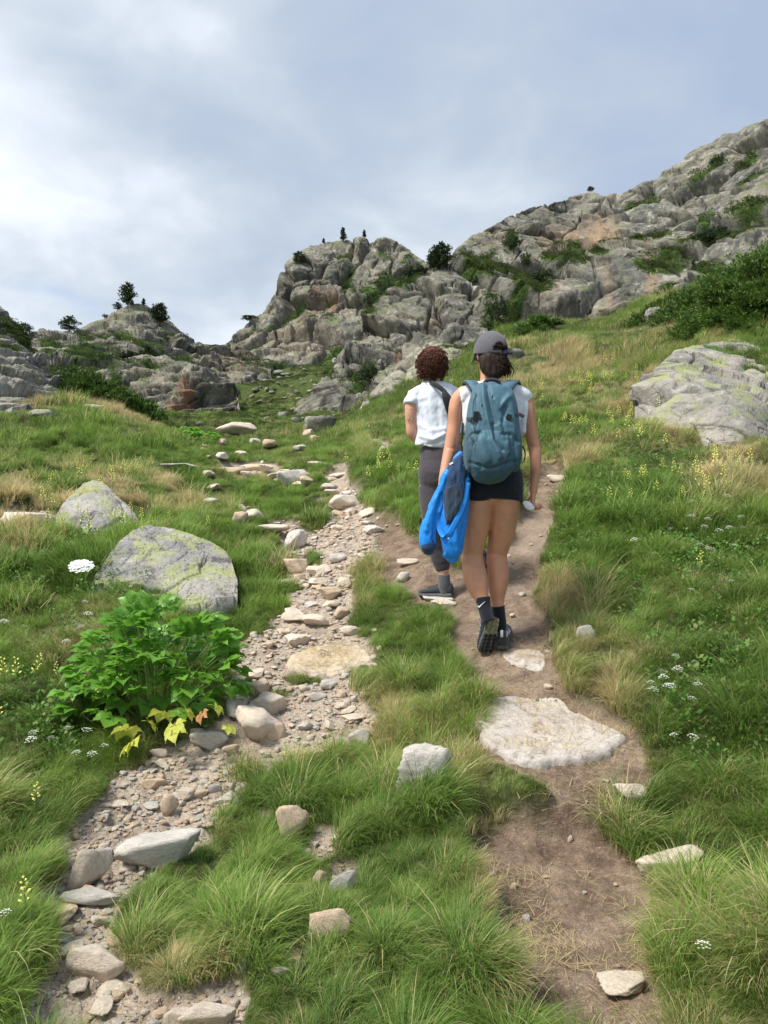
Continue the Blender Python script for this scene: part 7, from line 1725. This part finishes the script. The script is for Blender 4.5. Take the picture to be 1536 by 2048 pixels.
# ------------------------------------------------------------------ the hiker in front
gB = hit(880, 1200); dB = float(gB[1]); kB = dB + .0
def B(rows): return [(a, b, d - 4.77 + dB, w_, hd) for a, b, d, w_, hd in rows]
OBb = Vector((gB[0], dB, gB[2])); pB = link('person', None, 'woman with short curly auburn hair, white t-shirt and charcoal leggings walking ahead', 'person', loc=OBb)
HB0 = at(861, 729, dB + .08); hp, PB, RB = head_parts(HB0, Vector((-.5, 1, .05)))
torB = shape(B([(886,985,4.78,42,.085),(887,955,4.77,49,.118),(887,925,4.78,47,.112),(882,900,4.80,38,.092),(876,870,4.81,36,.092),(872,840,4.82,41,.102),(869,812,4.83,45,.10),(868,790,4.83,42,.08),(866,776,4.84,24,.055)]))
nkB = shape(B([(867,788,4.84,20,.05),(864,768,4.85,15.5,.048),(862,745,4.85,15,.05)]))
shB = shape(B([(826,793,4.81,.1,.045),(827,792,4.81,13.5,.045),(848,786,4.83,14,.058),(868,782,4.84,14,.062),(890,784,4.85,14,.058),(912,790,4.87,13.5,.045)]), axis=(0, 0, 1))
alB = shape(B([(832,790,4.81,13,.04),(824,805,4.80,13,.043),(822,825,4.79,12.5,.041),(823,848,4.79,12,.038),(824,866,4.79,11,.036),(830,874,4.81,10.5,.034)]))
flB = shape(B([(823,868,4.79,9,.036),(836,872,4.84,10,.034),(848,868,4.92,9.5,.030),(856,862,5.0,8,.022)]), axis=(0, 0, 1))
arB = shape(B([(905,790,4.86,13,.04),(914,808,4.87,12.5,.043),(916,835,4.87,11.5,.040),(914,865,4.88,11,.036),(908,890,4.92,10,.033),(902,905,4.97,8,.022)]))
handsB = hand(at(857, 861, dB + .23), (.55, .8, .1), (.6, -.5, .5), (.5, .7, .5), .9, 1) + hand(at(902, 906, dB + .20), (-.1, .3, -1), (-1, 0, 0), (.5, .7, .5), .9, 1)
rf = hit(966, 1136); 
lgL = [(868,975,4.78,30,.088),(868,1005,4.77,27,.086),(870,1045,4.76,23,.072),(875,1080,4.77,19.5,.058),(878,1100,4.78,19,.056),(882,1118,4.78,18,.052),(885,1136,4.78,13.5,.040),(887,1150,4.78,10.5,.034),(888,1166,4.78,9.5,.030)]
d2 = float(rf[1]) - dB + 4.77
lgR = [(905,975,4.79,30,.088),(910,1005,4.82,27,.085),(921,1035,4.95,22,.072),(933,1058,5.08,18,.058),(942,1078,5.08,17,.054),(950,1098,5.06,14,.046),(958,1114,5.05,10,.036),(963,1130,d2 - .1,9,.032)]
fuse('body', hp + [torB, nkB, shB, alB, flB, arB, shape(B(lgL)), shape(B(lgR))] + handsB, .0052, 5, M_skinB, pB, OBb)
face_bits(PB, RB, pB, OBb)
grow = lambda rows, px_, m_: [(a, b, d, w_ + px_, hd + m_) for a, b, d, w_, hd in rows]
fuse('leggings', [shape(B(grow([(886,985,4.78,42,.085),(887,955,4.77,49,.118),(887,925,4.78,47,.112),(882,890,4.80,39,.094)], 1.6, .005)), cap_round=False), shape(B(grow(lgL[:7], 1.6, .005) + [(886,1141,4.78,12.6,.040)]), cap_round=False), shape(B(grow(lgR[:7], 1.6, .005)), cap_round=False)], .0055, 4, M_legg, pB, OBb, lambda W, a, b, N: fbm(W * np.array([20, 20, 36.]), 3, 371) * .0025)
def tee_disp(W, a, b, N):
    return fbm(W * np.array([20, 20, 9.]), 3, 381) * .007 + fbm(W * np.array([50, 50, 30.]), 2, 382) * .002 + folds(a, b, [([(842,850),(862,862),(890,858)], .009, 5), ([(840,872),(866,880),(888,868)], .010, 4), ([(836,820),(846,850)], -.008, 5), ([(850,812),(856,850)], .006, 5), ([(875,820),(880,860)], -.005, 5), ([(845,890),(870,888),(892,878)], -.006, 3), ([(826,800),(850,796)], .006, 5)])
fuse('t_shirt', [shape(B([(870,897,4.80,42,.118),(872,884,4.80,43,.124),(874,868,4.81,42.5,.118),(871,840,4.82,44,.114),(868,812,4.83,47,.112),(867,792,4.83,46,.098),(866,780,4.84,36,.082),(865,771,4.845,26,.070),(865,765,4.845,20,.060)]), cap_round=False),
                 shape(B([(822,797,4.81,1,.05),(823,796,4.81,15,.054),(848,785,4.83,17.5,.074),(868,780,4.84,17.5,.078),(890,783,4.85,17.5,.074),(914,793,4.87,15,.054)]), axis=(0, 0, 1)),
                 shape(B([(834,792,4.81,15,.05),(824,803,4.80,16.5,.056),(822,810,4.795,16.5,.058)]), cap_round=False), shape(B([(904,792,4.86,15,.05),(915,805,4.87,16,.056),(917,812,4.87,16,.056)]), cap_round=False)], .006, 4, M_shirt2, pB, OBb, tee_disp)
add('sock', shape(B([(888,1149,4.78,12,.039),(888,1160,4.78,12.4,.040),(889,1170,4.78,12.6,.038),(890,1180,4.78,11,.030),(891,1188,4.78,9,.024)]), cap_round=False), M_sockg, pB, OBb)
add('sock', shape(B([(957,1112,5.05,11,.04),(964,1132,d2 - .1,11,.036)]), cap_round=False), M_sockg, pB, OBb)
hlB = at(906, 1200, dB - .005); hlB.z = float(ground(hlB.x, hlB.y)) + .012; tb_ = hlB + Vector((-.195, .11, 0)); tb_.z = float(ground(tb_.x, tb_.y)) + .014
shoe(pB, OBb, hlB, tb_, (0, 0, 1), M_shoe2, M_sole, white=False, L=.245)
h2 = Vector((rf[0], rf[1] - .04, rf[2] + .01)); t2 = h2 + Vector((.0, .24, 0)); t2.z = float(ground(t2.x, t2.y)) + .01; shoe(pB, OBb, h2, t2, (0, 0, 1), M_shoe2, M_sole, white=False)
# tattoo on the upper arm
tt = []; rr_ = np.random.default_rng(3)
def arm_pt(a, b): 
    u_ = min(.95, abs(a - 822.5) / 12.5); return tuple(at(a, b, dB + .022 - .041 * math.sqrt(1 - u_ * u_) - .0006))
for pts in ([(819,822),(823,818),(826,822),(822,826),(819,822)], [(816,832),(821,828),(826,831),(829,827)], [(822,826),(820,836),(817,842)], [(824,832),(827,838),(823,844),(820,840)], [(815,838),(818,846),(822,848)]):
    tt.append(tube([arm_pt(a, b) for a, b in spl(pts, 3)], [.0011] * ((len(pts) - 1) * 3 + 1), 4))
add('tattoo', merge(tt), M_ink, pB, OBb)
# curly hair
rh = np.random.default_rng(31)
fuse('hair', [ball(PB(0, -.022, .015), .092, .098, .100, RB), ball(PB(.0, -.05, -.035), .078, .060, .062, RB), ball(PB(-.045, -.01, -.04), .045, .06, .055, RB), ball(PB(.045, -.01, -.03), .045, .06, .06, RB)], .007, 3, M_hairB, pB, OBb, lambda W, a, b, N: fbm(W * 42, 3, 391) * .016)
cl = []
for k in range(420):
    d = rh.normal(0, 1, 3); d /= np.linalg.norm(d)
    if d[1] > .55: continue
    c = Vector((d[0] * .088, d[1] * .094 - .024, d[2] * .096 + .008)); n_ = Vector(d); t1 = n_.orthogonal().normalized(); t2_ = n_.cross(t1); R_ = rh.uniform(.007, .017); lf = rh.exponential(.007); ph = rh.uniform(0, 6.28); tn = rh.uniform(1.2, 2.4); dn = Vector((rh.normal(0, .4), rh.normal(0, .3), -1)) * rh.uniform(.02, .04)
    pts = []
    for i in range(11): f = i / 10; a = ph + f * tn * 6.28; pts.append(tuple(PB(*(c + n_ * (.004 + .008 * math.sin(f * 3.1) + lf * f) + (t1 * math.cos(a) + t2_ * math.sin(a)) * R_ + dn * f))))
    cl.append(tube(pts, [.0026 * (1 - .6 * (i / 10) ** 2) for i in range(11)], 4))
for k in range(3): c0 = PB(-.085, -.02 + .01 * k, -.05); cl.append(tube([tuple(Vector(c0) + Vector((math.cos(i * 1.3 + k) * .006 - .004, math.sin(i * 1.3) * .006, -.0085 * i))) for i in range(12)], [.0022] * 12, 4))
add('curls', merge(cl), M_hairB, pB, OBb)
# sling bag
OS = at(895, 800, dB - .08); sb = link('sling_bag', None, 'small black sling bag strapped across the back of the hiker in front', 'bag', loc=OS)
def bk(a, b, out): return at(a, b, dB + .05 - out)
fuse('bag_body', [shape([(888,782,dB - .082,5,.008),(893,795,dB - .09,9,.018),(900,812,dB - .085,11,.022),(907,828,dB - .07,11,.02),(912,838,dB - .06,7,.012)], sq=.8)], .005, 2, M_web, sb, OS, lambda W, a, b, N: fbm(W * 30, 2, 395) * .002)
add('strap', strap([tuple(at(*p)) for p in spl([(856,762,dB + .075),(860,764,dB + .0),(868,768,dB - .048),(878,774,dB - .072),(890,784,dB - .088)], 4)], .030, .004, (0, .3, 1)), M_web, sb, OS)
all_grass()
herbs()
far_scrub()
